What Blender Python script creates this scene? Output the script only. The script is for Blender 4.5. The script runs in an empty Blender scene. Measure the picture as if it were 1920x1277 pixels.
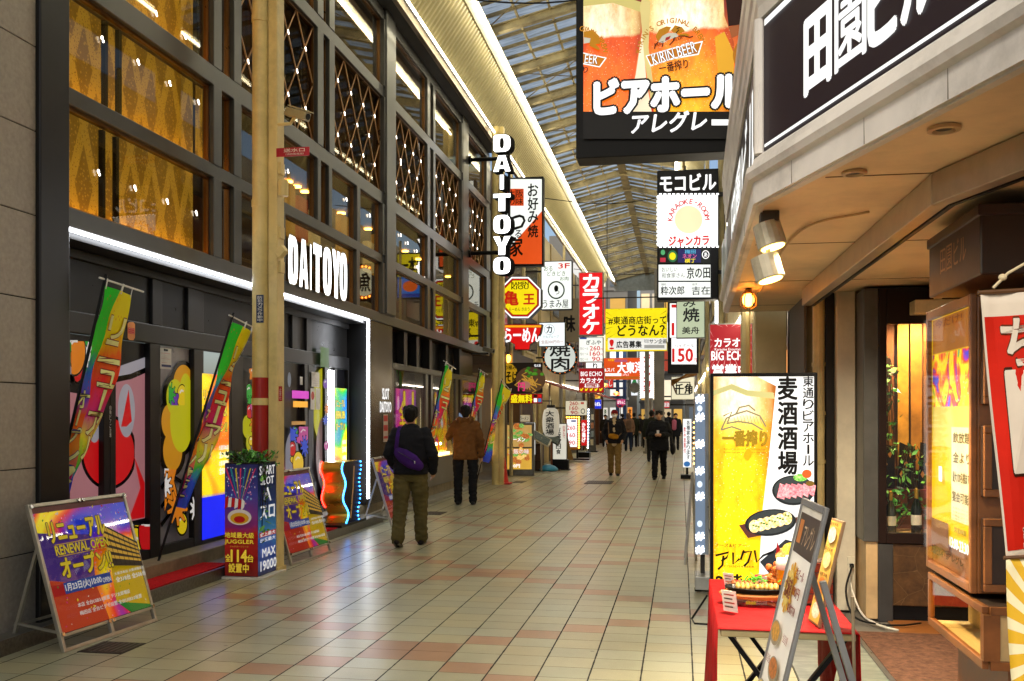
import bpy, bmesh, math, random
from mathutils import Vector, Matrix, noise as mnoise
random.seed(7)
R = math.radians
SC = bpy.context.scene
COL = SC.collection

# ---------------------------------------------------------------- camera, sky, sun, exposure
F = 1800.0                      # focal length in photo pixels (photo 1920 wide)
HZ = 778.0                      # horizon row in the photo
CAMH = 1.6
YAW = math.atan(317.0 / F)
CA, SA = math.cos(YAW), math.sin(YAW)
cam = bpy.data.cameras.new("camera")
cam.sensor_width = 36.0
cam.lens = 36.0 * F / 1920.0
cam.shift_y = (HZ - 638.5) / 1920.0
cam.clip_start = 0.05
cam.clip_end = 600
camo = bpy.data.objects.new("camera", cam)
COL.objects.link(camo)
camo.location = (0, 0, CAMH)
camo.rotation_euler = (R(90), 0, YAW)
SC.camera = camo

SUN_EL, SUN_AZ = 38.0, 200.0
world = bpy.data.worlds.new("World")
SC.world = world
world.use_nodes = True
wn = world.node_tree
bg = wn.nodes["Background"]
sky = wn.nodes.new("ShaderNodeTexSky")
sky.sky_type = 'NISHITA'
sky.sun_disc = False
sky.sun_elevation = R(SUN_EL)
sky.sun_rotation = R(SUN_AZ)
sky.air_density = 1.0
sky.dust_density = 3.0
wn.links.new(sky.outputs[0], bg.inputs[0])
bg.inputs[1].default_value = 0.06
sun = bpy.data.lights.new("sun", 'SUN')
sun.energy = 0.7
sun.angle = R(12)
sun.color = (1.0, 0.95, 0.88)
suno = bpy.data.objects.new("sun", sun)
COL.objects.link(suno)
suno.location = (0, 0, 60)
suno.rotation_euler = (R(90 - SUN_EL), 0, R(180 - SUN_AZ))
SC.view_settings.view_transform = 'Standard'
SC.view_settings.look = 'None'
SC.view_settings.exposure = 1.3
SC.view_settings.gamma = 1.0
SC.cycles.use_denoising = True
SC.cycles.max_bounces = 8
SC.cycles.diffuse_bounces = 4
SC.cycles.glossy_bounces = 4
SC.cycles.transparent_max_bounces = 16
SC.cycles.sample_clamp_indirect = 6.0
SC.cycles.caustics_reflective = False
SC.cycles.caustics_refractive = False

# ---------------------------------------------------------------- photo pixel -> world helpers
CAM = Vector((0, 0, CAMH))
def ray(px, py):
    xc = (px - 960.0) / F
    return Vector((-SA + xc * CA, CA + xc * SA, (HZ - py) / F))
def hit(px, py, p0, n):
    d = ray(px, py)
    return CAM + d * ((Vector(p0) - CAM).dot(n) / d.dot(n))
def atX(px, py, X): return hit(px, py, (X, 0, 0), Vector((1, 0, 0)))
def atY(px, py, Y): return hit(px, py, (0, Y, 0), Vector((0, 1, 0)))
def atZ(px, py, Z): return hit(px, py, (0, 0, Z), Vector((0, 0, 1)))
def yX(px, X): return atX(px, HZ, X).y            # Y on the street-parallel plane X

# ---------------------------------------------------------------- materials
def lin(h):
    h = h.lstrip('#')
    out = []
    for i in (0, 2, 4):
        v = int(h[i:i + 2], 16) / 255.0
        out.append(v / 12.92 if v <= 0.04045 else ((v + 0.055) / 1.055) ** 2.4)
    return (out[0], out[1], out[2], 1.0)
MATS = {}
def newmat(name):
    m = bpy.data.materials.new(name)
    m.use_nodes = True
    nt = m.node_tree
    return m, nt, nt.nodes["Principled BSDF"]
def nd(nt, t, **kw):
    n = nt.nodes.new(t)
    for k, v in kw.items():
        setattr(n, k, v)
    return n
def mth(nt, op, a, b=None, c=None):
    n = nt.nodes.new("ShaderNodeMath"); n.operation = op
    for i, v in enumerate((a, b, c)):
        if v is None: continue
        if isinstance(v, (int, float)): n.inputs[i].default_value = v
        else: nt.links.new(v, n.inputs[i])
    return n.outputs[0]
def mixc(nt, fac, a, b, mode='MIX'):
    n = nt.nodes.new("ShaderNodeMix"); n.data_type = 'RGBA'; n.blend_type = mode
    for i, v in ((0, fac), (6, a), (7, b)):
        if isinstance(v, (int, float)): n.inputs[i].default_value = v
        elif isinstance(v, tuple): n.inputs[i].default_value = v
        else: nt.links.new(v, n.inputs[i])
    return n.outputs[2]
def ramp(nt, fac, stops, interp='LINEAR'):
    n = nt.nodes.new("ShaderNodeValToRGB"); n.color_ramp.interpolation = interp
    e = n.color_ramp.elements
    while len(e) < len(stops): e.new(0.5)
    for el, (p, c) in zip(e, stops):
        el.position = p; el.color = lin(c) if isinstance(c, str) else c
    nt.links.new(fac, n.inputs[0])
    return n.outputs[0]
def objco(nt):
    return nd(nt, "ShaderNodeTexCoord").outputs["Object"]
def noise(nt, vec, scale, detail=4.0, rough=0.6):
    n = nd(nt, "ShaderNodeTexNoise"); n.inputs["Scale"].default_value = scale
    n.inputs["Detail"].default_value = detail; n.inputs["Roughness"].default_value = rough
    nt.links.new(vec, n.inputs["Vector"]); return n.outputs["Fac"]
def bumpn(nt, h, strength, dist, bsdf):
    b = nd(nt, "ShaderNodeBump"); b.inputs["Strength"].default_value = strength
    b.inputs["Distance"].default_value = dist
    nt.links.new(h, b.inputs["Height"]); nt.links.new(b.outputs[0], bsdf.inputs["Normal"])

def paint(h, rough=0.5, metal=0.0, var=0.12, scale=6.0, bump=0.0, bscale=60.0, dirt=0.0, coat=0.0):
    key = ('p', h, rough, metal, var, scale, bump, bscale, dirt, coat)
    if key in MATS: return MATS[key]
    m, nt, b = newmat("paint " + h)
    base = lin(h)
    co = objco(nt)
    f = noise(nt, co, scale)
    dark = tuple(base[i] * (1 - var * 1.6) for i in range(3)) + (1,)
    lite = tuple(min(1, base[i] * (1 + var)) for i in range(3)) + (1,)
    col = ramp(nt, f, [(0.3, dark), (0.7, lite)])
    if dirt > 0:
        g = noise(nt, co, scale * 0.37, 8.0, 0.75)
        g = ramp(nt, g, [(0.48, (0, 0, 0, 1)), (0.72, (1, 1, 1, 1))])
        dm = nd(nt, "ShaderNodeMath", operation='MULTIPLY'); nt.links.new(g, dm.inputs[0]); dm.inputs[1].default_value = dirt
        col = mixc(nt, dm.outputs[0], col, (0.05, 0.035, 0.02, 1))
    nt.links.new(col, b.inputs["Base Color"])
    rr = nd(nt, "ShaderNodeMapRange"); nt.links.new(f, rr.inputs[0])
    rr.inputs[3].default_value = max(0.02, rough - 0.08); rr.inputs[4].default_value = min(1, rough + 0.08)
    nt.links.new(rr.outputs[0], b.inputs["Roughness"])
    b.inputs["Metallic"].default_value = metal
    if rough >= 0.7: b.inputs["Specular IOR Level"].default_value = 0.15
    if max(base[:3]) < 0.02: b.inputs["Specular IOR Level"].default_value = 0.2
    if coat: b.inputs["Coat Weight"].default_value = coat
    if bump > 0: bumpn(nt, noise(nt, co, bscale, 5), bump, 0.01, b)
    MATS[key] = m
    return m
LITK = 0.40
def lit(h, s=1.0, uneven=0.12):
    """print or lamp that emits its own colour; unlit posters and film use it too"""
    key = ('l', h, s)
    if key in MATS: return MATS[key]
    m, nt, b = newmat("lit " + h)
    c = lin(h)
    b.inputs["Base Color"].default_value = tuple(x * 0.35 for x in c[:3]) + (1,)
    b.inputs["Roughness"].default_value = 0.4; b.inputs["Specular IOR Level"].default_value = 0.25
    f = noise(nt, objco(nt), 2.5, 2)
    dark = tuple(x * (1 - uneven) for x in c[:3]) + (1,)
    nt.links.new(ramp(nt, f, [(0.3, dark), (0.7, c)]), b.inputs["Emission Color"])
    b.inputs["Emission Strength"].default_value = s * LITK
    MATS[key] = m
    return m
def lamp(h, s):
    key = ('e', h, s)
    if key in MATS: return MATS[key]
    m, nt, b = newmat("lamp " + h)
    b.inputs["Base Color"].default_value = (0.8, 0.8, 0.8, 1)
    b.inputs["Emission Color"].default_value = lin(h)
    b.inputs["Emission Strength"].default_value = s
    MATS[key] = m
    return m
def glass(tint='#ffffff', ior=1.6, key0=0.05, gz=0.75):
    key = ('g', tint, ior, key0, gz)
    if key in MATS: return MATS[key]
    m = bpy.data.materials.new("window glass"); m.use_nodes = True
    nt = m.node_tree; nt.nodes.clear()
    out = nd(nt, "ShaderNodeOutputMaterial")
    tr = nd(nt, "ShaderNodeBsdfTransparent"); tr.inputs[0].default_value = lin(tint)
    gl = nd(nt, "ShaderNodeBsdfGlossy"); gl.inputs["Roughness"].default_value = 0.015
    ge = nd(nt, "ShaderNodeNewGeometry"); dt = nd(nt, "ShaderNodeVectorMath", operation='DOT_PRODUCT')
    nt.links.new(ge.outputs["Incoming"], dt.inputs[0]); nt.links.new(ge.outputs["Normal"], dt.inputs[1])
    cs = mth(nt, 'SUBTRACT', 1.0, mth(nt, 'ABSOLUTE', dt.outputs["Value"]))
    f0 = ((ior - 1) / (ior + 1)) ** 2 + key0
    ad = mth(nt, 'MULTIPLY_ADD', mth(nt, 'POWER', cs, 4.0), gz * (1 - f0), f0)
    mx = nd(nt, "ShaderNodeMixShader")
    nt.links.new(ad, mx.inputs[0]); nt.links.new(tr.outputs[0], mx.inputs[1]); nt.links.new(gl.outputs[0], mx.inputs[2])
    nt.links.new(mx.outputs[0], out.inputs[0])
    MATS[key] = m
    return m

# ---------------------------------------------------------------- mesh builder
def curve(pts, n=6):
    """smooth path through the points"""
    P = [Vector(p) for p in pts]; P = [P[0] * 2 - P[1]] + P + [P[-1] * 2 - P[-2]]; out = []
    for i in range(1, len(P) - 2):
        for k in range(n):
            t = k / n; a, b, c, d = P[i - 1], P[i], P[i + 1], P[i + 2]
            out.append(0.5 * ((2 * b) + (c - a) * t + (2 * a - 5 * b + 4 * c - d) * t * t + (3 * b - a - 3 * c + d) * t ** 3))
    return out + [P[-2]]
class MB:
    def __init__(s): s.v = []; s.f = []; s.m = []; s.k = 0
    def add(s, vs, fs, k=None):
        o = len(s.v); s.v += [tuple(p) for p in vs]
        s.f += [tuple(i + o for i in f) for f in fs]; s.m += [s.k if k is None else k] * len(fs)
        return s
    def box(s, x0, x1, y0, y1, z0, z1, k=None):
        if x0 > x1: x0, x1 = x1, x0
        if y0 > y1: y0, y1 = y1, y0
        if z0 > z1: z0, z1 = z1, z0
        v = [(x0, y0, z0), (x1, y0, z0), (x1, y1, z0), (x0, y1, z0), (x0, y0, z1), (x1, y0, z1), (x1, y1, z1), (x0, y1, z1)]
        return s.add(v, [(0, 3, 2, 1), (4, 5, 6, 7), (0, 1, 5, 4), (1, 2, 6, 5), (2, 3, 7, 6), (3, 0, 4, 7)], k)
    def beam(s, p, q, w, h, k=None, up=(0, 0, 1)):
        p, q = Vector(p), Vector(q); d = (q - p).normalized(); u = Vector(up)
        if abs(d.dot(u)) > 0.99: u = Vector((0, 1, 0))
        a = d.cross(u).normalized(); b = a.cross(d).normalized(); a = a * w / 2; b = b * h / 2
        v = [p - a - b, p + a - b, p + a + b, p - a + b, q - a - b, q + a - b, q + a + b, q - a + b]
        return s.add(v, [(0, 3, 2, 1), (4, 5, 6, 7), (0, 1, 5, 4), (1, 2, 6, 5), (2, 3, 7, 6), (3, 0, 4, 7)], k)
    def tube(s, pts, r, n=8, k=None, caps=True):
        pts = [Vector(p) for p in pts]; rs = r if isinstance(r, (list, tuple)) else [r] * len(pts)
        vs = []; a0 = None
        for i, p in enumerate(pts):
            d = (pts[min(i + 1, len(pts) - 1)] - pts[max(i - 1, 0)]).normalized()
            if a0 is None:
                u = Vector((0, 0, 1)) if abs(d.z) < 0.9 else Vector((0, 1, 0))
                a0 = d.cross(u).normalized()
            else:
                a0 = (a0 - d * a0.dot(d)).normalized()
            b0 = d.cross(a0)
            for j in range(n):
                t = 2 * math.pi * j / n
                vs.append(p + a0 * (math.cos(t) * rs[i]) + b0 * (math.sin(t) * rs[i]))
        fs = []
        for i in range(len(pts) - 1):
            for j in range(n):
                fs.append((i * n + j, i * n + (j + 1) % n, (i + 1) * n + (j + 1) % n, (i + 1) * n + j))
        if caps:
            fs.append(tuple(range(n - 1, -1, -1))); o = (len(pts) - 1) * n; fs.append(tuple(o + j for j in range(n)))
        return s.add(vs, fs, k)
    def lathe(s, prof, c=(0, 0, 0), n=16, k=None, sx=1.0, sy=1.0):
        vs = []
        for (r, z) in prof:
            for j in range(n):
                t = 2 * math.pi * j / n
                vs.append((c[0] + r * math.cos(t) * sx, c[1] + r * math.sin(t) * sy, c[2] + z))
        fs = []
        for i in range(len(prof) - 1):
            for j in range(n):
                fs.append((i * n + j, i * n + (j + 1) % n, (i + 1) * n + (j + 1) % n, (i + 1) * n + j))
        fs.append(tuple(range(n - 1, -1, -1))); o = (len(prof) - 1) * n; fs.append(tuple(o + j for j in range(n)))
        return s.add(vs, fs, k)
    def ell(s, c, r, n=12, m=8, k=None):
        prof = [(max(1e-4, math.sin(math.pi * i / m)), -math.cos(math.pi * i / m)) for i in range(m + 1)]
        vs = []
        for (q, z) in prof:
            for j in range(n):
                t = 2 * math.pi * j / n
                vs.append((c[0] + q * math.cos(t) * r[0], c[1] + q * math.sin(t) * r[1], c[2] + z * r[2]))
        fs = []
        for i in range(m):
            for j in range(n):
                fs.append((i * n + j, i * n + (j + 1) % n, (i + 1) * n + (j + 1) % n, (i + 1) * n + j))
        return s.add(vs, fs, k)
    def prism(s, poly, y0, y1, k=None):
        """polygon in the local x-z plane given a thickness along y"""
        ar = sum(poly[i][0] * poly[(i + 1) % len(poly)][1] - poly[(i + 1) % len(poly)][0] * poly[i][1] for i in range(len(poly)))
        if ar < 0: poly = poly[::-1]
        n = len(poly); a, b = min(y0, y1), max(y0, y1)
        vs = [(x, a, z) for x, z in poly] + [(x, b, z) for x, z in poly]
        fs = [tuple(range(n)), tuple(range(2 * n - 1, n - 1, -1))]
        for i in range(n):
            j = (i + 1) % n; fs.append((i, i + n, j + n, j))
        return s.add(vs, fs, k)
    def flat(s, poly, y, k=None):
        ar = sum(poly[i][0] * poly[(i + 1) % len(poly)][1] - poly[(i + 1) % len(poly)][0] * poly[i][1] for i in range(len(poly)))
        if ar < 0: poly = poly[::-1]
        return s.add([(x, y, z) for x, z in poly], [tuple(range(len(poly)))], k)
    def build(s, name, mats, parent=None, bevel=0.0, smooth=False):
        me = bpy.data.meshes.new(name)
        me.from_pydata(s.v, [], s.f)
        if not isinstance(mats, (list, tuple)): mats = [mats]
        for m in mats: me.materials.append(m)
        if len(mats) > 1:
            me.polygons.foreach_set("material_index", s.m)
        if smooth:
            me.polygons.foreach_set("use_smooth", [True] * len(me.polygons))
        me.update()
        o = bpy.data.objects.new(name, me)
        COL.objects.link(o)
        if parent is not None: o.parent = parent
        if bevel > 0:
            md = o.modifiers.new("bevel", 'BEVEL'); md.width = bevel; md.segments = 2; md.limit_method = 'ANGLE'
        return o
def tag(o, label=None, cat=None, group=None, kind=None):
    if label: o["label"] = label
    if cat: o["category"] = cat
    if group: o["group"] = group
    if kind: o["kind"] = kind
    return o
def thing(name, label, cat, loc=(0, 0, 0), rz=0.0, group=None, kind=None):
    o = bpy.data.objects.new(name, None); COL.objects.link(o)
    o.empty_display_size = 0.2
    o.location = loc; o.rotation_euler = (0, 0, rz)
    return tag(o, label, cat, group, kind)
def copy_tree(o, parent=None):
    c = o.copy(); COL.objects.link(c); c.parent = parent
    for ch in list(o.children): copy_tree(ch, c)
    return c

# ---------------------------------------------------------------- lettering
TCACHE = {}
def glyphs(s):
    if s in TCACHE: return TCACHE[s]
    cu = bpy.data.curves.new('t', 'FONT'); cu.body = s; cu.size = 1.0; cu.resolution_u = 2
    o = bpy.data.objects.new('t', cu); COL.objects.link(o)
    dg = bpy.context.evaluated_depsgraph_get()
    me = bpy.data.meshes.new_from_object(o.evaluated_get(dg))
    vs = [(v.co.x, v.co.y) for v in me.vertices]; fs = [tuple(p.vertices) for p in me.polygons]
    bpy.data.objects.remove(o); bpy.data.curves.remove(cu); bpy.data.meshes.remove(me)
    TCACHE[s] = (vs, fs)
    return TCACHE[s]
def fit(s, x0, z0, x1, z1, keep=False):
    vs, fs = glyphs(s)
    if not vs: return [], []
    a = min(v[0] for v in vs); b = max(v[0] for v in vs); c = min(v[1] for v in vs); d = max(v[1] for v in vs)
    w, h = max(b - a, 1e-3), max(d - c, 1e-3)
    kx, kz = (x1 - x0) / w, (z1 - z0) / h
    if keep or h < 0.25 * w * 0.5 and len(s) == 1:
        k = min(abs(kx), abs(kz)); kx2, kz2 = math.copysign(k, kx), math.copysign(k, kz)
        cx, cz = (x0 + x1) / 2, (z0 + z1) / 2
        return [(cx + (v[0] - (a + b) / 2) * kx2, cz + (v[1] - (c + d) / 2) * kz2) for v in vs], fs
    return [(x0 + (v[0] - a) * kx, z0 + (v[1] - c) * kz) for v in vs], fs

def ring_strip(outer, inner):
    n = len(outer); return outer + inner, [(i, (i + 1) % n, n + (i + 1) % n, n + i) for i in range(n)]
def block_letter(ch):
    """heavy condensed capital in a unit box"""
    def quads(qs):
        vs, fs = [], []
        for q in qs: fs.append(tuple(range(len(vs), len(vs) + len(q)))); vs += q
        return vs, fs
    if ch == 'I': return quads([[(.28, 0), (.72, 0), (.72, 1), (.28, 1)]])
    if ch == 'T': return quads([[(0, .78), (1, .78), (1, 1), (0, 1)], [(.31, 0), (.69, 0), (.69, .78), (.31, .78)]])
    if ch == 'Y': return quads([[(0, 1), (.30, .44), (.50, .56), (.36, 1)], [(1, 1), (.64, 1), (.50, .56), (.70, .44)], [(.31, 0), (.69, 0), (.70, .44), (.50, .56), (.30, .44)]])
    if ch == 'A': return quads([[(0, 0), (.30, 0), (.49, 1), (.30, 1)], [(.70, 0), (1, 0), (.70, 1), (.51, 1)], [(.49, 1), (.42, .66), (.58, .66), (.51, 1)], [(.335, .18), (.665, .18), (.63, .38), (.37, .38)]])
    n = 24; o, i_ = [], []
    for k in range(n):
        t = 2 * math.pi * (k + .5) / n; c, q = math.cos(t), math.sin(t); m = max(abs(c), abs(q)); p = 3.2
        r = (abs(c) ** p + abs(q) ** p) ** (-1 / p)
        e = 1 / m if (ch == 'D' and c < 0) else r
        o.append((.5 + .5 * c * e, .5 + .5 * q * e)); i_.append((.5 + .13 * c * r, .5 + .31 * q * r))
    return ring_strip(o, i_)
def fit_block(ch, x0, z0, x1, z1):
    vs, fs = block_letter(ch); return [(x0 + (x1 - x0) * x, z0 + (z1 - z0) * z) for x, z in vs], fs

class Board:
    """drawing surface: coordinates -> local x,z (y is towards the back)"""
    def __init__(s, root, fn, y=0.0, surf=None, step=0.0004):
        s.root, s.fn, s.y, s.surf, s.step = root, fn, y, surf, step
    def _emit(s, name, layers, m):
        mb = MB()
        for vs, fs in layers:
            s.y -= s.step * 0.25
            if s.surf: mb.add([s.surf(x, z, s.y) for x, z in vs], fs)
            else: mb.add([(x, s.y, z) for x, z in vs], fs)
        s.y -= s.step
        return mb.build(name, m, s.root)
    def _bold(s, vs, fs, r, n=8):
        r *= 0.6
        out = [(vs, fs)]
        if r > 0:
            for i in range(n):
                t = 2 * math.pi * i / n
                out.append(([(x + r * math.cos(t), z + r * math.sin(t)) for x, z in vs], fs))
        return out
    def text(s, t, x0, y0, x1, y1, m, bold=0.0, name='lettering', outline=None, orad=0.0, keep=False, rot=0.0, skew=0.0):
        a = s.fn(x0, y0); b = s.fn(x1, y1)
        xa, xb, za, zb = a[0], b[0], min(a[1], b[1]), max(a[1], b[1])
        vs, fs = fit(t, xa, za, xb, zb, keep)
        if not vs: return
        h = zb - za
        if skew: vs = [(x + (z - za) * skew, z) for x, z in vs]
        if rot:
            cx, cz = (xa + xb) / 2, (za + zb) / 2; c, d = math.cos(rot), math.sin(rot)
            vs = [(cx + (x - cx) * c - (z - cz) * d, cz + (x - cx) * d + (z - cz) * c) for x, z in vs]
        if outline: s._emit('lettering_outline', s._bold(vs, fs, h * (bold + orad), 12), outline)
        return s._emit(name, s._bold(vs, fs, h * bold), m)
    def vtext(s, t, x0, y0, x1, y1, m, bold=0.0, name='lettering', outline=None, orad=0.0):
        """one column of characters from top to bottom"""
        a = s.fn(x0, y0); b = s.fn(x1, y1)
        xa, xb, za, zb = a[0], b[0], min(a[1], b[1]), max(a[1], b[1])
        n = len(t); ch = (zb - za) / n; av, af = [], []
        for i, c in enumerate(t):
            if c == ' ': continue
            zt = zb - i * ch
            if c in 'ー|':
                vs, fs = [(xa + (xb - xa) * q, zt - ch * w) for q, w in ((.42, .9), (.58, .9), (.58, .1), (.42, .1))], [(0, 1, 2, 3)]
            else:
                small = c in 'ュャョっッゃゅょァィ'
                k = 0.17 if small else 0.05
                vs, fs = fit(c, xa + (xb - xa) * k, zt - ch * 0.95, xb - (xb - xa) * (k if not small else .08), zt - ch * (0.3 if small else 0.05))
            o = len(av); av += vs; af += [tuple(i2 + o for i2 in f) for f in fs]
        if outline: s._emit('lettering_outline', s._bold(av, af, ch * (bold + orad), 12), outline)
        return s._emit(name, s._bold(av, af, ch * bold), m)
    def arc(s, t, cx, cy, r, a0, a1, size, m, bold=0.0, name='lettering'):
        """characters along an arc; angles in degrees, counter-clockwise from +x; r,size in input units along x"""
        c = s.fn(cx, cy); e = s.fn(cx + r, cy); rr = abs(e[0] - c[0]); sz = rr * size / r
        av, af = [], []
        for i, ch in enumerate(t):
            if ch == ' ': continue
            an = R(a0 + (a1 - a0) * (i / max(1, len(t) - 1)))
            g_, fs = glyphs(ch); mx_ = (min(v[0] for v in g_) + max(v[0] for v in g_)) / 2
            vs = [((v[0] - mx_) * sz * 1.35, (v[1] - .36) * sz * 1.35) for v in g_]
            q = an - math.pi / 2; ca, sa = math.cos(q), math.sin(q)
            ox, oz = c[0] + rr * math.cos(an), c[1] + rr * math.sin(an)
            o = len(av); av += [(ox + x * ca - z * sa, oz + x * sa + z * ca) for x, z in vs]
            af += [tuple(i2 + o for i2 in f) for f in fs]
        return s._emit(name, s._bold(av, af, sz * bold), m)
    def poly(s, pts, m, name='print'):
        p = [s.fn(*q) for q in pts]
        ar = sum(p[i][0] * p[(i + 1) % len(p)][1] - p[(i + 1) % len(p)][0] * p[i][1] for i in range(len(p)))
        if ar < 0: p = p[::-1]
        return s._emit(name, [(p, [tuple(range(len(p)))])], m)
    def rect(s, x0, y0, x1, y1, m, name='print'):
        if s.surf:
            a, b = s.fn(x0, y0), s.fn(x1, y1); nu, nv = 8, 20
            vs = [(a[0] + (b[0] - a[0]) * i / nu, a[1] + (b[1] - a[1]) * j / nv) for j in range(nv + 1) for i in range(nu + 1)]
            fs = [(j * (nu + 1) + i, j * (nu + 1) + i + 1, (j + 1) * (nu + 1) + i + 1, (j + 1) * (nu + 1) + i) for j in range(nv) for i in range(nu)]
            return s._emit(name, [(vs, fs)], m)
        return s.poly([(x0, y0), (x1, y0), (x1, y1), (x0, y1)], m, name)
    def disc(s, cx, cy, rx, ry, m, name='print', n=28, rot=0.0):
        pts = []
        for i in range(n):
            t = 2 * math.pi * i / n; x, y = rx * math.cos(t), ry * math.sin(t)
            pts.append((cx + x * math.cos(rot) - y * math.sin(rot), cy + x * math.sin(rot) + y * math.cos(rot)))
        return s.poly(pts, m, name)
    def ring(s, cx, cy, rx, ry, w, m, name='print', n=40, a0=0, a1=360):
        c = [s.fn(cx + rx * q * math.cos(R(a0 + (a1 - a0) * i / n)), cy + ry * q * math.sin(R(a0 + (a1 - a0) * i / n))) for q in (1, 1 - w) for i in range(n + 1)]
        p = [(x, z) for x, z in c]; fs = [(i, i + 1, n + 2 + i, n + 1 + i) for i in range(n)]
        return s._emit(name, [(p, fs)], m)
    def line(s, pts, w, m, name='print'):
        """a stroke of width w (metres)"""
        p = [Vector(s.fn(*q)) for q in pts]; vs = []
        for i, a in enumerate(p):
            d = (p[min(i + 1, len(p) - 1)] - p[max(0, i - 1)]).normalized(); nrm = Vector((-d.y, d.x)) * w / 2
            vs += [tuple(a + nrm), tuple(a - nrm)]
        fs = [(2 * i, 2 * i + 1, 2 * i + 3, 2 * i + 2) for i in range(len(p) - 1)]
        return s._emit(name, [(vs, fs)], m)

def front_sign(name, label, cat, Y, px0, py0, px1, py1, depth, case, face, frame=0.03, group=None, poly=None, framename='case'):
    """a sign box facing the camera's end of the street, sized from the photo at distance Y; returns a Board in photo pixels"""
    a = atY(px0, (py0 + py1) / 2, Y); b = atY(px1, (py0 + py1) / 2, Y); pm = (px0 + px1) / 2
    zt = atY(pm, py0, Y).z; zb = atY(pm, py1, Y).z
    t = thing(name, label, cat, (a.x, Y, zb), 0, group)
    def fn(px, py):
        p = atY(px, py, Y); return (p.x - a.x, p.z - zb)
    w, h = b.x - a.x, zt - zb
    mb = MB()
    if poly:
        mb.prism([fn(*q) for q in poly], 0, depth)
        mb.build(framename, case, t, bevel=0.008)
    else:
        mb.box(0, w, 0, depth, 0, h); mb.build(framename, case, t, bevel=0.008)
        if face is not None:
            MB().box(frame, w - frame, -0.004, 0.01, frame, h - frame).build('face', face, t)
    bd = Board(t, fn, -0.005); bd.w, bd.h = w, h
    return bd
# ================================================================ ground
ROOTS = {}
_build0 = MB.build
def _build(s, name, mats, parent=None, bevel=0.0, smooth=False):
    o = _build0(s, name, mats, parent, bevel, smooth)
    if parent is not None and parent.name in ROOTS:
        o.matrix_parent_inverse = Matrix.Translation(-ROOTS[parent.name])
    return o
MB.build = _build
def wthing(name, label, cat, loc, group=None, kind=None):
    """an Empty at the thing's base whose parts are written in world coordinates"""
    t = thing(name, label, cat, loc, 0, group, kind)
    ROOTS[t.name] = Vector(loc)
    return t
def xboard(root, X, side=1):
    """board on the plane X, drawn in photo pixels; side +1 faces the street from the left, -1 from the right"""
    return Board(root, lambda px, py: (lambda p: (p.y, p.z))(atX(px, py, X)), 0.0, lambda u, z, y: (X - y * side, u, z))

g = MB(); g.box(-60, 60, -20, 200, -0.3, 0.0)
tag(g.build("ground", paint('#6f6a60', 0.8)), kind='structure')

TW, TD = 0.3125, 0.2475
def floor_mat():
    m, nt, b = newmat("floor tiles")
    at = nd(nt, "ShaderNodeAttribute", attribute_name="tint")
    co = objco(nt)
    sp = nd(nt, "ShaderNodeSeparateXYZ"); nt.links.new(co, sp.inputs[0])
    u = mth(nt, 'DIVIDE', mth(nt, 'SUBTRACT', sp.outputs[0], 0.071), TW)
    v = mth(nt, 'DIVIDE', mth(nt, 'SUBTRACT', sp.outputs[1], 6.290), TD)
    fu = mth(nt, 'PINGPONG', u, 0.5); fv = mth(nt, 'PINGPONG', v, 0.5)
    wob = noise(nt, co, 9.0, 3)
    lu = mth(nt, 'LESS_THAN', fu, mth(nt, 'MULTIPLY_ADD', wob, 0.024, 0.004))
    lv = mth(nt, 'LESS_THAN', fv, mth(nt, 'MULTIPLY_ADD', wob, 0.018, 0.002))
    grain = noise(nt, co, 260.0, 2, 0.8)
    blot = noise(nt, co, 1.7, 6, 0.7)
    c = mixc(nt, 1.0, at.outputs["Color"], ramp(nt, grain, [(0.25, (0.55, 0.55, 0.55, 1)), (0.6, (1.08, 1.08, 1.08, 1))]), 'MULTIPLY')
    c = mixc(nt, 1.0, c, ramp(nt, blot, [(0.3, (0.84, 0.83, 0.80, 1)), (0.7, (1.04, 1.04, 1.04, 1))]), 'MULTIPLY')
    st = ramp(nt, noise(nt, co, 0.55, 9, 0.72), [(0.50, (1, 1, 1, 1)), (0.66, (0.62, 0.58, 0.50, 1))])
    c = mixc(nt, 0.35, c, st, 'MULTIPLY')
    gv = nd(nt, "ShaderNodeTexVoronoi"); gv.inputs["Scale"].default_value = 2.3; gv.inputs["Randomness"].default_value = 1.0; nt.links.new(co, gv.inputs["Vector"])
    c = mixc(nt, mth(nt, 'MULTIPLY', mth(nt, 'LESS_THAN', gv.outputs["Distance"], 0.035), 0.55), c, (0.05, 0.045, 0.04, 1))
    c = mixc(nt, mth(nt, 'MULTIPLY', lv, 0.85), c, (0.04, 0.034, 0.024, 1))
    c = mixc(nt, lu, c, (0.007, 0.006, 0.005, 1))
    nt.links.new(c, b.inputs["Base Color"])
    rr = nd(nt, "ShaderNodeMapRange"); nt.links.new(blot, rr.inputs[0]); rr.inputs[3].default_value = 0.27; rr.inputs[4].default_value = 0.34
    gl = mth(nt, 'MAXIMUM', lu, lv)
    rg = mth(nt, 'MULTIPLY_ADD', gl, 0.5, rr.outputs[0])
    nt.links.new(rg, b.inputs["Roughness"])
    b.inputs["Specular IOR Level"].default_value = 0.5
    return m
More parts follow.
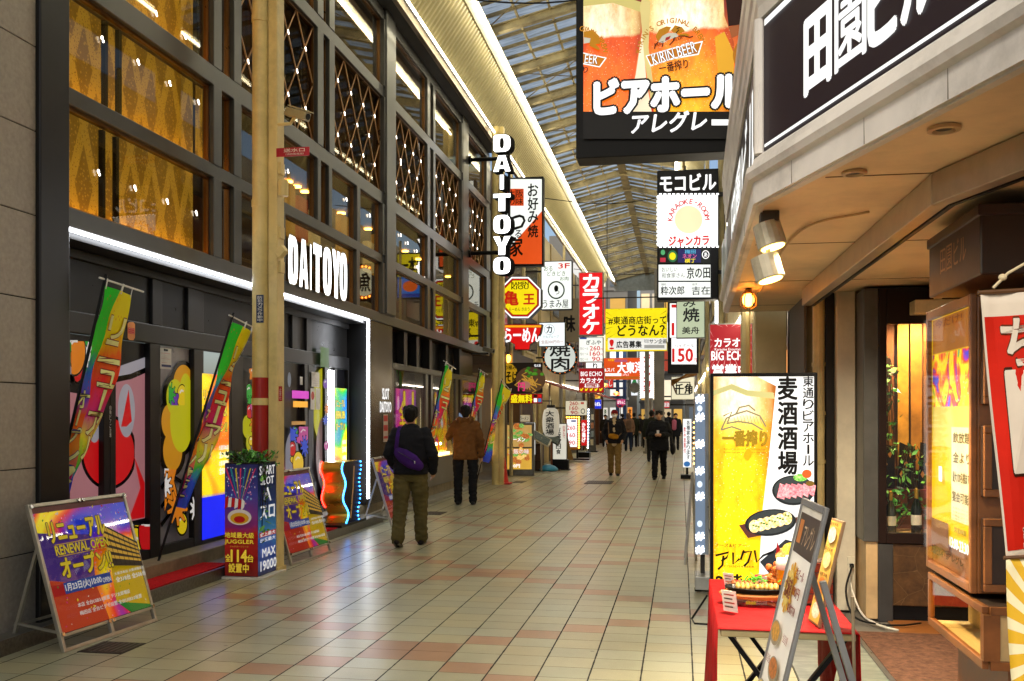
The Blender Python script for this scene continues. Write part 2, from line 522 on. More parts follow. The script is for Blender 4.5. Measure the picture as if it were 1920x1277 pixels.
def build_floor():
    vs, fs, cols = [], [], []
    rnd = random.Random(3)
    rows = range(-300, 24)
    for n in rows:
        y1 = 6.290 - n * TD; y0 = y1 - TD
        t = (n + 1) % 13
        k = 0 if t in (0, 1) else (t - 1 if t <= 7 else 13 - t)
        for c in range(-2, 15):
            x1 = 0.071 - c * TW; x0 = x1 - TW
            x0 = max(x0, -4.45)
            if x0 >= x1: continue
            brick = (c == 5 - k or c == 6 + k)
            j = rnd.uniform(0.9, 1.07)
            if brick: col = (0.385 * j, 0.225 * j, 0.13 * j)
            else:
                w = rnd.uniform(-0.02, 0.02)
                col = ((0.40 + w) * j, 0.388 * j, (0.252 - w) * j)
            o = len(vs)
            vs += [(x0, y0, 0.004), (x1, y0, 0.004), (x1, y1, 0.004), (x0, y1, 0.004)]
            fs.append((o, o + 1, o + 2, o + 3)); cols += [col + (1.0,)] * 4
    me = bpy.data.meshes.new("pavement"); me.from_pydata(vs, [], fs)
    a = me.color_attributes.new("tint", 'FLOAT_COLOR', 'CORNER')
    flat = [x for c in cols for x in c]
    a.data.foreach_set("color", flat)
    me.materials.append(floor_mat())
    o = bpy.data.objects.new("pavement", me); COL.objects.link(o)
    tag(o, kind='structure')
build_floor()
def cover(name, label, cat, px0, px1, y0, y1, slots):
    p = atZ((px0 + px1) / 2, y1, 0); w = atZ(px1, y1, 0).x - atZ(px0, y1, 0).x; d = max(0.3, atZ((px0 + px1) / 2, y0, 0).y - p.y)
    t = thing(name, label, cat, (p.x, p.y + d / 2, 0))
    MB().box(-w / 2, w / 2, -d / 2, d / 2, 0.0045, 0.009).build('plate', paint('#3a3733', 0.55, 0.6, 0.2), t)
    mb = MB()
    for i in range(slots):
        x = -w / 2 + w * (i + 0.5) / slots
        mb.box(x - w / slots * .22, x + w / slots * .22, -d * .42, d * .42, 0.0092, 0.012)
    mb.build('grating', paint('#57524a', 0.45, 0.7), t)
cover('drain_cover', 'dark square drain cover under the nearest rainbow poster stand', 'drain cover', 140, 232, 1208, 1226, 8)
cover('drain_cover', 'long slotted drain cover in front of the person in the red cap', 'drain cover', 1094, 1146, 902, 908, 12)
cover('drain_cover', 'small dark drain cover near the feet of the man in brown', 'drain cover', 790, 826, 960, 966, 6)
cover('drain_cover', 'small dark drain cover beside the red traffic cone', 'drain cover', 958, 980, 902, 906, 5)

# ================================================================ arcade roof
def sheet_mat():
    m = bpy.data.materials.new("roof sheet"); m.use_nodes = True
    nt = m.node_tree; nt.nodes.clear()
    out = nd(nt, "ShaderNodeOutputMaterial"); co = objco(nt)
    mp = nd(nt, "ShaderNodeMapping"); nt.links.new(co, mp.inputs[0]); mp.inputs["Scale"].default_value = (0.5, 3.2, 1)
    f = noise(nt, mp.outputs[0], 1.6, 8, 0.7)
    col = ramp(nt, f, [(0.30, '#6f706a'), (0.5, '#bcc6ca'), (0.7, '#e4ecee')])
    tr = nd(nt, "ShaderNodeBsdfTransparent"); nt.links.new(col, tr.inputs[0])
    df = nd(nt, "ShaderNodeBsdfTranslucent"); nt.links.new(col, df.inputs[0])
    gl = nd(nt, "ShaderNodeBsdfDiffuse"); nt.links.new(col, gl.inputs[0])
    m1 = nd(nt, "ShaderNodeMixShader"); m1.inputs[0].default_value = 0.5
    nt.links.new(tr.outputs[0], m1.inputs[1]); nt.links.new(df.outputs[0], m1.inputs[2])
    m2 = nd(nt, "ShaderNodeMixShader"); m2.inputs[0].default_value = 0.15
    nt.links.new(m1.outputs[0], m2.inputs[1]); nt.links.new(gl.outputs[0], m2.inputs[2])
    nt.links.new(m2.outputs[0], out.inputs[0])
    return m
EX, EZ = -3.71, 8.94
RX, RZ = -1.85, 9.38
OX = 0.01
Y0R, Y1R = -2.0, 54.0
def build_roof():
    t = wthing('arcade_roof', 'glazed gable roof of the covered shopping street on rusty steel beams', 'arcade roof', (RX, 20, 9))
    steel = paint('#b8a87c', 0.6, 0.0, 0.22, 3.0, dirt=0.8)
    dark = paint('#857650', 0.65, 0.0, 0.25, 3.0, dirt=0.7)
    sh = sheet_mat()
    for (xa, za, xb, zb) in ((EX - .1, EZ + .22, RX, RZ + .22), (RX, RZ + .22, OX + .1, EZ + .22)):
        y = Y0R
        while y < Y1R:
            y2 = min(y + 7.0, Y1R)
            MB().add([(xa, y, za), (xb, y, zb), (xb, y2, zb), (xa, y2, za)], [(0, 1, 2, 3)]).build('roof_sheet', sh, t)
            y = y2
    y = 3.2; i = 0
    while y < Y1R:
        mb = MB()
        for s in (0, 1):
            p = (EX, y, EZ + .02) if s == 0 else (OX, y, EZ + .02)
            q = (RX, y, RZ + .02)
            mb.beam(p, q, 0.13, 0.02); mb.beam((p[0], y, p[2] + .16), (q[0], y, q[2] + .16), 0.13, 0.02)
            mb.beam((p[0], y, p[2] + .08), (q[0], y, q[2] + .08), 0.02, 0.14)
        mb.build('rafter', steel, t)
        mb = MB()
        for k in (0.54, 1.08, 1.62):
            for s in (0, 1):
                p = (EX if s == 0 else OX, y + k, EZ + .16); mb.beam(p, (RX, y + k, RZ + .16), 0.05, 0.06)
        mb.build('glazing_bar', dark, t)
        if i % 2 == 0:
            mb = MB()
            for s in (0, 1):
                a = EX if s == 0 else OX
                mb.tube([(a, y + .1, EZ + .12), (RX, y + 2.06, RZ + .12)], 0.012, 5); mb.tube([(a, y + 2.06, EZ + .12), (RX, y + .1, RZ + .12)], 0.012, 5)
            mb.build('brace', dark, t)
        y += 2.16; i += 1
    mb = MB()
    for k in (0.33, 0.66):
        for s in (0, 1):
            a = EX if s == 0 else OX
            x = a + (RX - a) * k; z = EZ + (RZ - EZ) * k + .19
            MB().box(x - .02, x + .02, Y0R, Y1R, z - .03, z + .02).build('purlin', steel, t)
    MB().box(RX - .12, RX + .12, Y0R, Y1R, RZ + .03, RZ + .13).build('ridge_beam', dark, t)
    for a in (EX, OX):
        MB().box(a - .08, a + .08, Y0R, Y1R, EZ - .02, EZ + .2).build('eave_beam', steel, t)
    tm = lamp('#fff5d4', 11.0)
    y = 2.5
    while y < 51:
        MB().tube([(EX + .15, y, EZ - .12), (EX + .15, y + 1.10, EZ - .12)], 0.026, 8).build('fluorescent_tube', tm, t)
        y += 1.18
    y = -3.0
    while y < 51:
        MB().tube([(OX - .15, y, EZ - .12), (OX - .15, y + 2.3, EZ - .12)], 0.028, 8).build('fluorescent_tube', tm, t)
        y += 2.36
    MB().box(EX - .03, EX + .19, Y0R, Y1R, EZ - .06, EZ - .03).build('lamp_rail', paint('#d8d2bd', 0.5), t)
    MB().box(OX - .19, OX + .03, Y0R, Y1R, EZ - .06, EZ - .03).build('lamp_rail', paint('#d8d2bd', 0.5), t)
    # far gable closing wall
    mb = MB()
    mb.add([(EX, Y1R, EZ - .4), (OX, Y1R, EZ - .4), (OX, Y1R, EZ + .2), (RX, Y1R, RZ + .2), (EX, Y1R, EZ + .2)], [(0, 1, 2, 3, 4)])
    mb.build('gable_end', paint('#8f948f', 0.6), t)
build_roof()

def build_cove(name, label, xa, za, xb, zb, y0, y1):
    t = wthing(name, label, 'cove panel', (xa, (y0 + y1) / 2, za))
    mb = MB(); d = Vector((xb - xa, 0, zb - za)); n = Vector((d.z, 0, -d.x)).normalized() * (0.035 if xb > xa else -0.02)
    vs, fs = [], []; y = y0; i = 0
    prof = [(0.0, 0), (0.03, 0), (0.045, 1), (0.085, 1), (0.10, 0)]
    ys = []
    while y < y1:
        for (o, h) in prof[:4]: ys.append((y + o * 1.55, h))
        y += 0.16
    for (yy, h) in ys:
        vs += [(xa + n.x * h, yy, za + n.z * h), (xb + n.x * h, yy, zb + n.z * h)]
    for i in range(len(ys) - 1): fs.append((2 * i, 2 * i + 1, 2 * i + 3, 2 * i + 2))
    mb.add(vs, fs); mb.build('corrugated_sheet', paint('#948a63', 0.5, 0.0, 0.06, 2.0), t)
    return t
cl = build_cove('cove_panel', 'long corrugated cream cove between the dark facade and the roof', -4.30, 8.22, -3.76, 8.98, -4.0, 51.0)
cr = build_cove('cove_panel', 'corrugated cream cove along the right edge of the roof', 0.62, 8.22, 0.08, 8.98, -4.0, 51.0)

# ================================================================ left building
FX = -4.64
BR = (-4.7, 15.0, 0.0)
bld = wthing('pachinko_building', 'dark metal framed building with gold windows and black doors along the left', 'building', BR)
dkmet = paint('#53524f', 0.32, 0.6, 0.12, 1.5, dirt=0.25)
dkmet2 = paint('#2c2b2b', 0.34, 0.6, 0.12, 1.5)
bronze = paint('#7a5630', 0.3, 0.8, 0.1)
black = paint('#101010', 0.4)
blackgl = paint('#181717', 0.12, 0.0, 0.1)
def fy(px): return yX(px, FX)
def gold_mat():
    m, nt, b = newmat("gold lace film")
    co = objco(nt); sp = nd(nt, "ShaderNodeSeparateXYZ"); nt.links.new(co, sp.inputs[0])
    y, z = sp.outputs[1], sp.outputs[2]
    def band(sgn):
        q = mth(nt, 'ADD', mth(nt, 'MULTIPLY', y, 2.9), mth(nt, 'MULTIPLY', z, sgn * 1.0))
        return mth(nt, 'LESS_THAN', mth(nt, 'PINGPONG', q, 0.5), 0.15)
    bm = mth(nt, 'MAXIMUM', band(1), band(-1))
    v = nd(nt, "ShaderNodeTexVoronoi"); v.inputs["Scale"].default_value = 44; nt.links.new(co, v.inputs["Vector"])
    hole = mth(nt, 'GREATER_THAN', v.outputs["Distance"], 0.30)
    v2 = nd(nt, "ShaderNodeTexVoronoi"); v2.inputs["Scale"].default_value = 30; nt.links.new(co, v2.inputs["Vector"])
    speck = mth(nt, 'LESS_THAN', v2.outputs["Distance"], 0.3)
    msk = mth(nt, 'MAXIMUM', mth(nt, 'MULTIPLY', bm, hole), mth(nt, 'MULTIPLY', speck, 0.8))
    c = mixc(nt, msk, (0.24, 0.15, 0.020, 1), (0.48, 0.33, 0.048, 1))
    nt.links.new(c, b.inputs["Base Color"]); b.inputs["Roughness"].default_value = 0.4
    nt.links.new(c, b.inputs["Emission Color"]); b.inputs["Emission Strength"].default_value = 0.22  # faint emission put into the film so it looks lit
    return m
GOLD = gold_mat()
warmled = lamp('#ffc040', 9.0)
whiteled = lamp('#f4f8ff', 7.0)
starl = lamp('#fff2e0', 3.0)
win = glass('#e8dcc0', 1.55, 0.03)
ROWZ = [(3.20, 4.00), (4.13, 4.93), (5.12, 6.63), (6.80, 7.86)]
PANES = [
    [(120, 400, 'g'), (415, 438, 'r'), (452, 500, 'r'), (532, 668, 'r'), (674, 715, 'r'), (740, 801, 'r'), (806, 812, 'r'), (816, 864, 'r'), (877, 911, 'r')],
    [(120, 400, 'g'), (415, 438, 'g'), (452, 595, 'r'), (601, 616, 'r'), (622, 669, 'r'), (675, 715, 'r'), (740, 801, 'r'), (806, 812, 'r'), (816, 864, 'r'), (877, 911, 'r')],
    [(120, 400, 'g'), (415, 438, 'r'), (452, 595, 'l'), (606, 617, 'r'), (627, 718, 'l'), (740, 801, 'l'), (806, 812, 'r'), (816, 864, 'l'), (877, 911, 'l')],
    [(120, 400, 'r'), (415, 438, 'r'), (452, 595, 'r'), (606, 617, 'r'), (627, 718, 'r'), (740, 801, 'r'), (806, 812, 'r'), (816, 864, 'r'), (877, 911, 'r')],
]
YA, YB = fy(104), fy(918)
def curtain_mat():
    m, nt, b = newmat("brown curtain")
    w = nd(nt, "ShaderNodeTexWave"); w.bands_direction = 'Y'; w.inputs["Scale"].default_value = 2.2; w.inputs["Distortion"].default_value = 1.0
    nt.links.new(objco(nt), w.inputs["Vector"])
    nt.links.new(ramp(nt, w.outputs["Fac"], [(0, '#2a170a'), (1, '#4a2b12')]), b.inputs["Base Color"]); b.inputs["Roughness"].default_value = 0.85  # fold shading painted as dark and light bands on a flat panel
    return m
CURT = curtain_mat()
def build_facade():
    # horizontal bands
    zs = [(3.05, 3.20), (4.00, 4.13), (4.93, 5.12), (6.63, 6.80), (7.86, 8.02)]
    for a, b in zs:
        MB().box(-4.78, FX, YA, YB, a, b).build('transom', dkmet, bld, bevel=0.006)
    bulbs = []
    for ri, row in enumerate(PANES):
        z0, z1 = ROWZ[ri]
        prev = YA
        for pi, (p0, p1, kd) in enumerate(row):
            ya, yb = fy(p0), fy(p1)
            w = ya - prev
            MB().box(-4.76, FX + (0.025 if w > 0.35 else 0.008), prev, ya, z0, z1).build('mullion', dkmet, bld, bevel=0.006)
            prev = yb
            # bronze inner frame and glass
            mb = MB(); q = 0.022
            mb.box(-4.735, -4.685, ya, ya + q, z0, z1); mb.box(-4.735, -4.685, yb - q, yb, z0, z1)
            mb.box(-4.735, -4.685, ya + q, yb - q, z0, z0 + q); mb.box(-4.735, -4.685, ya + q, yb - q, z1 - q, z1)
            fr = mb.build('window_frame', bronze, bld)
            MB().box(-4.715, -4.709, ya + q, yb - q, z0 + q, z1 - q).build('window_pane', glass('#e8dcc0', 1.3, 0.0, 0.12) if kd == 'l' else (glass('#f0e4c4', 1.4, 0.0, 0.4) if kd == 'g' else win), fr)
            if kd == 'g':
                MB().box(-4.90, -4.89, ya - .05, yb + .05, z0 - .05, z1 + .05).build('gold_film', GOLD, bld)
                MB().box(-4.83, -4.80, ya, yb, z0 - .03, z0 - .005).build('led_strip', warmled, bld)
                MB().box(-4.88, -4.785, ya, yb, z0 - .06, z0 - .035).build('led_light_stop', dkmet2, bld)  # unseen strip added to keep LED light off the row below
                if p0 == 120:
                    for pp in (196, 222):
                        yy = yX(pp if ri else pp - 5, -4.77)
                        MB().box(-4.79, -4.75, yy - .02, yy + .02, z0 + q, z1 - q).build('glazing_rod', black, bld)
            elif kd == 'l':
                MB().box(-5.12, -5.10, ya - .05, yb + .05, z0 - .05, z1 + .05).build('curtain', CURT, bld)
                mb = MB(); wy = yb - ya; n = max(3, round(wy / 0.50)); cw = wy / n; hh = (z1 - z0)
                for j in range(-2, n + 3):
                    for s in (1, -1):
                        # a diagonal rod rising across two cells, clipped to the pane
                        a0, a1 = ya + j * cw, ya + (j + s * 2) * cw
                        def clip(y_a, y_b):
                            ta, tb = 0.0, 1.0; d = y_b - y_a
                            for bound, sg in ((ya, 1), (yb, -1)):
                                fa, fb = (y_a - bound) * sg, (y_b - bound) * sg
                                if fa < 0 and fb < 0: return None
                                if fa < 0: ta = max(ta, fa / (fa - fb))
                                if fb < 0: tb = min(tb, fa / (fa - fb))
                            return (ta, tb) if tb > ta + 1e-3 else None
                        c = clip(a0, a1)
                        if c:
                            mb.tube([(-4.70, a0 + (a1 - a0) * c[0], z0 + hh * c[0]), (-4.70, a0 + (a1 - a0) * c[1], z0 + hh * c[1])], 0.010, 5)
                mb.build('lattice', paint('#b98a58', 0.35, 0.4), bld)
                for j in range(0, n):
                    for k, f_ in ((0.5, 0.25), (0.5, 0.75), (0.0, 0.5)):
                        if k == 0.0 and j == 0: continue
                        bulbs.append((ya + (j + k) * cw, z0 + hh * f_))
        MB().box(-4.76, FX + .02, prev, YB, z0, z1).build('mullion', dkmet, bld, bevel=0.006)
    for (px, py) in ((172, 322), (241, 351), (302, 376), (357, 398), (179, 72), (247, 115), (307, 155), (361, 190), (281, 24), (336, 67), (388, 106), (428, 120), (531, 320), (642, 373), (686, 403), (745, 440), (758, 455), (775, 470), (745, 300), (790, 520), (776, 500)):
        p = atX(px, py, -4.75); bulbs.append((p.y, p.z))
    for (y, z) in bulbs[:99]:
        mb = MB()
        mb.ell((-4.69, y, z), (0.009, 0.014, 0.018), 6, 4); mb.ell((-4.69, y + .016, z - .022), (0.008, 0.010, 0.013), 6, 4)
        mb.build('bulb', starl, bld)
    # interior behind the clear panes: floors, ceiling lights and a warm back wall
    MB().box(-7.5, -7.4, YA, YB, 3.0, 8.0).build('back_wall', paint('#6b4a22', 0.7, 0, 0.3, 0.8), bld)
    for z in (3.06, 5.0, 6.7, 8.0):
        MB().box(-7.4, -4.8, YA, YB, z, z + 0.06).build('floor_slab', paint('#5a4630', 0.7), bld)
    for px in (540, 556, 572, 590, 640, 690, 760, 785, 840, 890):
        y = yX(px, -5.6)
        MB().lathe([(0.001, 0), (0.07, 0), (0.07, 0.02), (0.001, 0.02)], (-5.6, y, 4.965), 12).build('ceiling_lamp', lamp('#ffc860', 14.0), bld)
    # warm drape strips standing inside the row over the entrance
    for i, px in enumerate((535, 560, 585, 640, 660, 690, 705)):
        y = yX(px, -5.4)
        MB().box(-5.5, -5.4, y, y + 0.35, 4.13, 4.85 - 0.1 * (i % 3)).build('display_panel', lit(('#d9a520', '#c8571b', '#e8d9a0')[i % 3], 0.5), bld)
    # end pier, big pier and roof edge
    MB().box(-4.95, -4.52, yX(76, -4.52), fy(104) , 0.0, 8.4).build('pier', dkmet2, bld, bevel=0.01)
    MB().box(-4.75, FX + .05, fy(720), fy(737), 3.21, 8.03).build('pier', dkmet, bld, bevel=0.01)
    MB().box(-4.75, FX + .035, fy(865.5), fy(876), 3.21, 8.03).build('pier', dkmet, bld, bevel=0.008)
    MB().box(-4.98, -4.40, YA, YB, 8.04, 8.12).build('soffit', paint('#2b2a26', 0.6), bld)
    MB().box(-7.5, -4.7, YA - .4, YB, 8.13, 8.3).build('roof_slab', paint('#444444', 0.8), bld)
build_facade()

# polished cornice with its own row of tubes, running on down the street
cor = wthing('cornice', 'polished metal cornice with a row of tube lamps above the left facades', 'cornice', (-4.35, 20, 8.1))
for y0, y1 in ((2, 14), (14.02, 26), (26.02, 38), (38.02, 51)):
    MB().box(-4.42, -4.33, y0, y1, 8.03, 8.30).build('cornice_panel', paint('#8f806c', 0.3, 0.8, 0.3, 0.9), cor, bevel=0.01)
y = 2.5
while y < 50:
    MB().tube([(-4.20, y, 8.06), (-4.20, y + 1.70, 8.06)], 0.022, 8).build('fluorescent_tube', lamp('#fff5d4', 5.0), cor)
    y += 1.8

# ---------------- ground floor of the left building
DX = -4.98
def dy(px): return yX(px, DX)
def build_ground_floor():
    yo0, yo1 = fy(116), fy(692)
    # opening surround
    MB().box(-5.05, -4.66, YA, yo0, 0.24, 3.05).build('door_jamb', dkmet2, bld)
    MB().box(-5.05, -4.68, yo1, fy(697), 0.24, 3.05).build('door_jamb', black, bld)
    MB().box(-5.05, -4.70, yo0, yo1, 2.98, 3.05).build('door_soffit', dkmet2, bld)
    MB().box(-4.655, -4.632, yo0, yo1, 3.018, 3.042).build('led_strip', whiteled, bld)
    MB().box(-4.655, -4.632, fy(689.4), fy(692), 0.34, 3.017).build('led_strip', whiteled, bld)
    MB().box(-5.03, -4.99, yo0, yo1, 2.47, 2.98).build('transom_panel', paint('#1d1c1b', 0.3, 0.2), bld)
    MB().box(-5.02, -4.95, yo0, yo1, 2.28, 2.46).build('door_header', dkmet2, bld, bevel=0.008)
    MB().box(-5.02, -4.95, yo0, yo1, 2.90, 2.98).build('door_header', dkmet2, bld, bevel=0.008)
    for a, b in ((116, 127), (282, 300), (349, 378), (545, 555), (572, 582), (655, 668)):
        MB().box(-5.01, -4.955, dy(a), dy(b), 2.461, 2.899).build('mullion', dkmet2, bld, bevel=0.006)
    for a, b in ((118, 127), (190, 201), (202, 213), (277, 297), (360, 378), (430, 452), (516, 532), (568, 574), (575, 585), (606, 612), (624, 629), (650, 690)):
        MB().box(-5.02, -4.955, dy(a), dy(b), 0.24, 2.279).build('door_frame', dkmet2, bld, bevel=0.006)
    MB().box(-5.02, -4.96, yo0, yo1, 0.235, 0.33).build('door_sill', dkmet2, bld, bevel=0.006)
    MB().box(-4.975, -4.945, dy(614), dy(622), 0.41, 2.24).build('led_strip', whiteled, bld)
    # door leaves with printed film (plain colour shapes) behind glass
    bd = xboard(bld, DX - .03)
    film = [(127, 190), (213, 277), (297, 360), (452, 478), (532, 568), (585, 606), (629, 650)]
    pink = lit('#c98890', 0.42); gry = lit('#c4c0cc', 0.36); redd = lit('#d0141a', 0.6); yel = lit('#c8c414', 0.6); org = lit('#d89416', 0.55)  # emission put into the film colours to brighten the doors
    blk = paint('#0b0b0d', 0.25)
    for i, (a, b) in enumerate(film):
        MB().box(DX - .05, DX - .035, dy(a), dy(b), 0.33, 2.279).build('door_leaf', paint(('#1a1820', '#1a1820', '#9d9aa6', '#202024', '#17151a', '#17151a', '#101015')[i], 0.3), bld)
    # left door pair: pink field, pale brim, big red disc
    bd.poly([(128, 735), (190, 745), (190, 985), (128, 1000)], pink)
    bd.poly([(214, 700), (277, 700), (277, 970), (214, 985)], pink)
    bd.poly([(128, 668), (190, 690), (190, 722), (160, 716), (128, 706)], gry)
    bd.poly([(214, 690), (277, 668), (277, 692), (245, 704), (214, 712)], gry)
    bd.line([(128, 706), (160, 718), (190, 724)], 0.05, blk); bd.line([(214, 712), (245, 706), (277, 692)], 0.05, blk)
    def half(cx, cy, rx, ry, lo, hi, m):
        pts = []
        for i in range(41):
            t = 2 * math.pi * i / 40; pts.append((min(hi, max(lo, cx + rx * math.cos(t))), cy + ry * math.sin(t)))
        bd.poly(pts, m)
    half(203, 848, 53, 70, 152, 190, blk); half(203, 848, 53, 70, 213, 252, blk)
    half(203, 848, 48, 64, 152, 190, redd); half(203, 848, 48, 64, 213, 252, redd)
    half(176, 800, 12, 30, 128, 190, gry); half(236, 770, 16, 50, 213, 277, gry)
    bd.poly([(226, 800), (240, 730), (246, 790), (236, 800)], redd)
    bd.poly([(250, 855), (270, 905), (270, 970), (240, 975), (262, 915)], redd)
    # fixed light beside the door: yellow cloud shape on grey
    for cx, cy, rx, ry in ((342, 722, 20, 40), (326, 745, 18, 38), (338, 790, 24, 60), (315, 790, 16, 34), (322, 845, 20, 42)):
        half(cx, cy, rx + 5, ry + 6, 298, 360, blk)
    for cx, cy, rx, ry in ((342, 722, 19, 38), (315, 790, 14, 32), (322, 845, 18, 38)):
        half(cx, cy, rx, ry, 298, 359, org)
    for cx, cy, rx, ry in ((326, 745, 16, 34), (338, 790, 21, 58), (346, 740, 12, 40)):
        half(cx, cy, rx, ry, 298, 358, yel)
    for dyy in (0, 36, 70):
        bd.line([(300, 915 + dyy), (318, 890 + dyy), (340, 905 + dyy), (346, 890 + dyy)], 0.045, blk)
    for dyy in (0, 30, 60):
        bd.line([(455, 800 + dyy), (464, 830 + dyy), (477, 818 + dyy)], 0.03, blk)
    for cx, cy, rx, ry in ((462, 800, 10, 22), (468, 830, 9, 20)):
        half(cx, cy, rx, ry, 452, 478, yel)
    half(545, 870, 14, 60, 533, 568, gry)
    half(603, 760, 20, 70, 586, 606, yel); half(610, 850, 20, 75, 588, 606, lit('#c9a9a9', .2))
    pop_art(bd, 128, 190, 640, 735, 1); pop_art(bd, 128, 160, 1000, 1035, 2); pop_art(bd, 214, 277, 985, 1030, 3); pop_art(bd, 299, 359, 880, 1015, 4, 5)
    pop_art(bd, 453, 477, 690, 880, 5); pop_art(bd, 533, 567, 800, 950, 6); pop_art(bd, 586, 606, 690, 930, 7); pop_art(bd, 299, 330, 700, 760, 8, 3)
    # interior glow of the machines, painted as glowing patches on the doors
    for (a, b, y0, y1, c) in ((534, 566, 732, 748, '#d040c0'), (536, 564, 752, 764, '#ffb030'), (533, 560, 790, 796, '#b08040'), (588, 604, 650, 690, '#3a5a20')):
        bd.rect(a, y0, b, y1, lit(c, 0.9))
    # blue lit screens with poster print
    rain = rainbow_mat(0.9)
    for (a, b, yt, yb) in ((379, 429, 700, 925), (626, 650, 727, 890)):
        bd2 = xboard(bld, -4.95)
        bd2.rect(a, yt, b, yb, rain, 'screen')
        for k, s in enumerate(('リニューアル', 'RENEWAL OPEN', 'オープン!!')):
            yy = yt + (yb - yt) * (0.14 + 0.13 * k); hgt = (yb - yt) * 0.085
            bd2.text(s, a + 3, yy, b - 4, yy + hgt, lit('#f6e03a', 1.0), 0.05, outline=lit('#2a1a60', .5), orad=.08)
        yy = yt + (yb - yt) * .6
        bd2.text('大東洋本店', a + (b - a) * .6, yy, b - 2, yy + 8, lit('#ffffff', 1), .02); bd2.text('全318台', a + (b - a) * .6, yy + 11, b - 2, yy + 23, lit('#ffffff', 1), .03)
        bd2.text('大東洋梅田店', a + (b - a) * .6, yy + 29, b - 2, yy + 37, lit('#ffffff', 1), .02); bd2.text('全506台', a + (b - a) * .6, yy + 41, b - 2, yy + 53, lit('#ffffff', 1), .03)
    bd3 = xboard(bld, -4.95)
    bd3.rect(379, 930, 429, 1000, lit('#1020e0', 1.3), 'screen')
    # notices stuck on doors
    wht = paint('#d8d6d0', 0.5); redp = paint('#c22a22', 0.5)
    bd3.rect(109, 622, 118, 692, wht, 'notice'); bd3.disc(113, 640, 4, 10, redp)
    bd3.rect(300, 652, 321, 693, wht, 'notice')
    for k in range(6): bd3.rect(302, 662 + 3.4 * k, 319 - (k % 3) * 3, 663.5 + 3.4 * k, redp)
    bd3.rect(302, 683, 320, 689, paint('#1c2c66', .5)); bd3.rect(306, 654, 314, 659, paint('#222', .5) if False else blk)
    bd3.poly([(238, 607), (241, 604), (249, 604), (252, 608), (252, 633), (249, 638), (241, 638), (238, 633)], paint('#d98a4a', .5), 'notice')
    bd3.rect(239, 614, 251, 627, redp)
    for k in range(3): bd3.rect(240, 616 + 4 * k, 250, 617.3 + 4 * k, wht)
    bd3.rect(583, 697, 598, 726, wht, 'notice'); bd3.rect(581, 728, 589, 768, wht, 'notice'); bd3.rect(590.5, 728, 599, 768, wht, 'notice')
    bd3.disc(585, 742, 3, 8, redp); bd3.rect(561, 706, 566, 722, wht, 'notice'); bd3.disc(541, 712, 3.2, 14, paint('#8a9ab8', .4), 'notice')
    for k in range(5): bd3.rect(584.5, 702 + 4 * k, 597, 703.3 + 4 * k, blk)
    bd3.vtext('自動ドアご注意', 202.5, 760, 206, 820, wht, .01)
    # steps
    stone = paint('#8b8064', 0.6, 0, 0.18, 9, dirt=0.3)
    MB().box(-5.6, -4.73, YA - 3, fy(905), 0.0, 0.235).build('step', stone, bld, bevel=0.01)
    MB().box(-4.729, -4.42, YA - 3, fy(690), 0.0, 0.11).build('step', paint('#6b6a64', 0.5, 0.3), bld, bevel=0.008)
    MB().box(-4.42, -4.405, YA - 3, fy(690), 0.0, 0.112).build('step_edge', paint('#77736a', 0.35, 0.8, 0.2, 40), bld)
    MB().box(-4.729, -4.42, fy(697), fy(905), 0.0, 0.06).build('step', paint('#8a8678', 0.5), bld, bevel=0.008)
    # wall right of the entrance, with small sign letters
    MB().box(-5.05, -4.66, fy(697.5), fy(738), 0.235, 3.049).build('wall_panel', paint('#5a4f45', 0.25, 0.8, 0.15, 1.0), bld, bevel=0.008)
    b4 = xboard(bld, -4.655)
    b4.text('SLOT', 717, 728, 729.5, 749, lit('#f0f0f0', 1.2), .05); b4.text('DAITOYO', 712.5, 753, 733.5, 773, lit('#f0f0f0', 1.2), .05)
    b4.rect(718.5, 777, 727, 828, paint('#c9b8a8', .5), 'notice'); b4.rect(719, 779, 726.5, 790, redp); b4.rect(719, 797, 726.5, 808, redp); b4.rect(719, 818, 726.5, 822, redp)
    # poster windows beyond
    ya, yb = fy(738.5), fy(906)
    MB().box(-4.98, -4.9, ya, yb, 0.235, 3.04).build('wall', dkmet2, bld)
    MB().box(-4.9, -4.66, ya, yb, 0.235, 0.78).build('wall_panel', paint('#6d6a66', 0.4, 0.5, 0.15, 1.2), bld, bevel=0.01)
    MB().box(-4.92, -4.66, ya, yb, 2.36, 2.46).build('door_header', dkmet, bld, bevel=0.008)
    for a, b in ((738.6, 742), (801, 806), (811, 815), (857, 862), (866, 870), (901, 906)):
        MB().box(-4.88, -4.67, fy(a), fy(b), 0.79, 2.36).build('mullion', dkmet, bld, bevel=0.005)
    for a, b in ((768, 774), (791, 796), (815, 820), (845, 849), (870, 874)):
        MB().box(-4.88, -4.74, fy(a), fy(b), 2.461, 3.04).build('mullion', dkmet2, bld, bevel=0.005)
    b5 = xboard(bld, -4.86)
    purp = purple_mat()
    for (a, b) in ((742, 800), (806, 811), (870, 901)):
        b5.rect(a, 728 if a < 800 else 745, b, 825 if a < 800 else 815, purp, 'window_poster')
    b5.rect(815, 735, 857, 840, rainbow_mat(0.55, 3.0), 'window_poster')
    for i, (pa, pb) in enumerate((((818, 745), (830, 800)), ((832, 752), (842, 830)), ((846, 742), (838, 800)), ((850, 770), (852, 832)))):
        b5.line([pa, pb], 0.16, lit(('#f2f2f2', '#f0d020', '#e03060', '#f2f2f2')[i], .6))
    b5.text('114', 756, 734, 795, 775, lit('#f7e21c', 1.0), .06, outline=lit('#c01818', .8), orad=.08)
    b5.text('全', 748, 752, 760, 795, lit('#f7e21c', 1.0), .04, outline=lit('#c01818', .8), orad=.06)
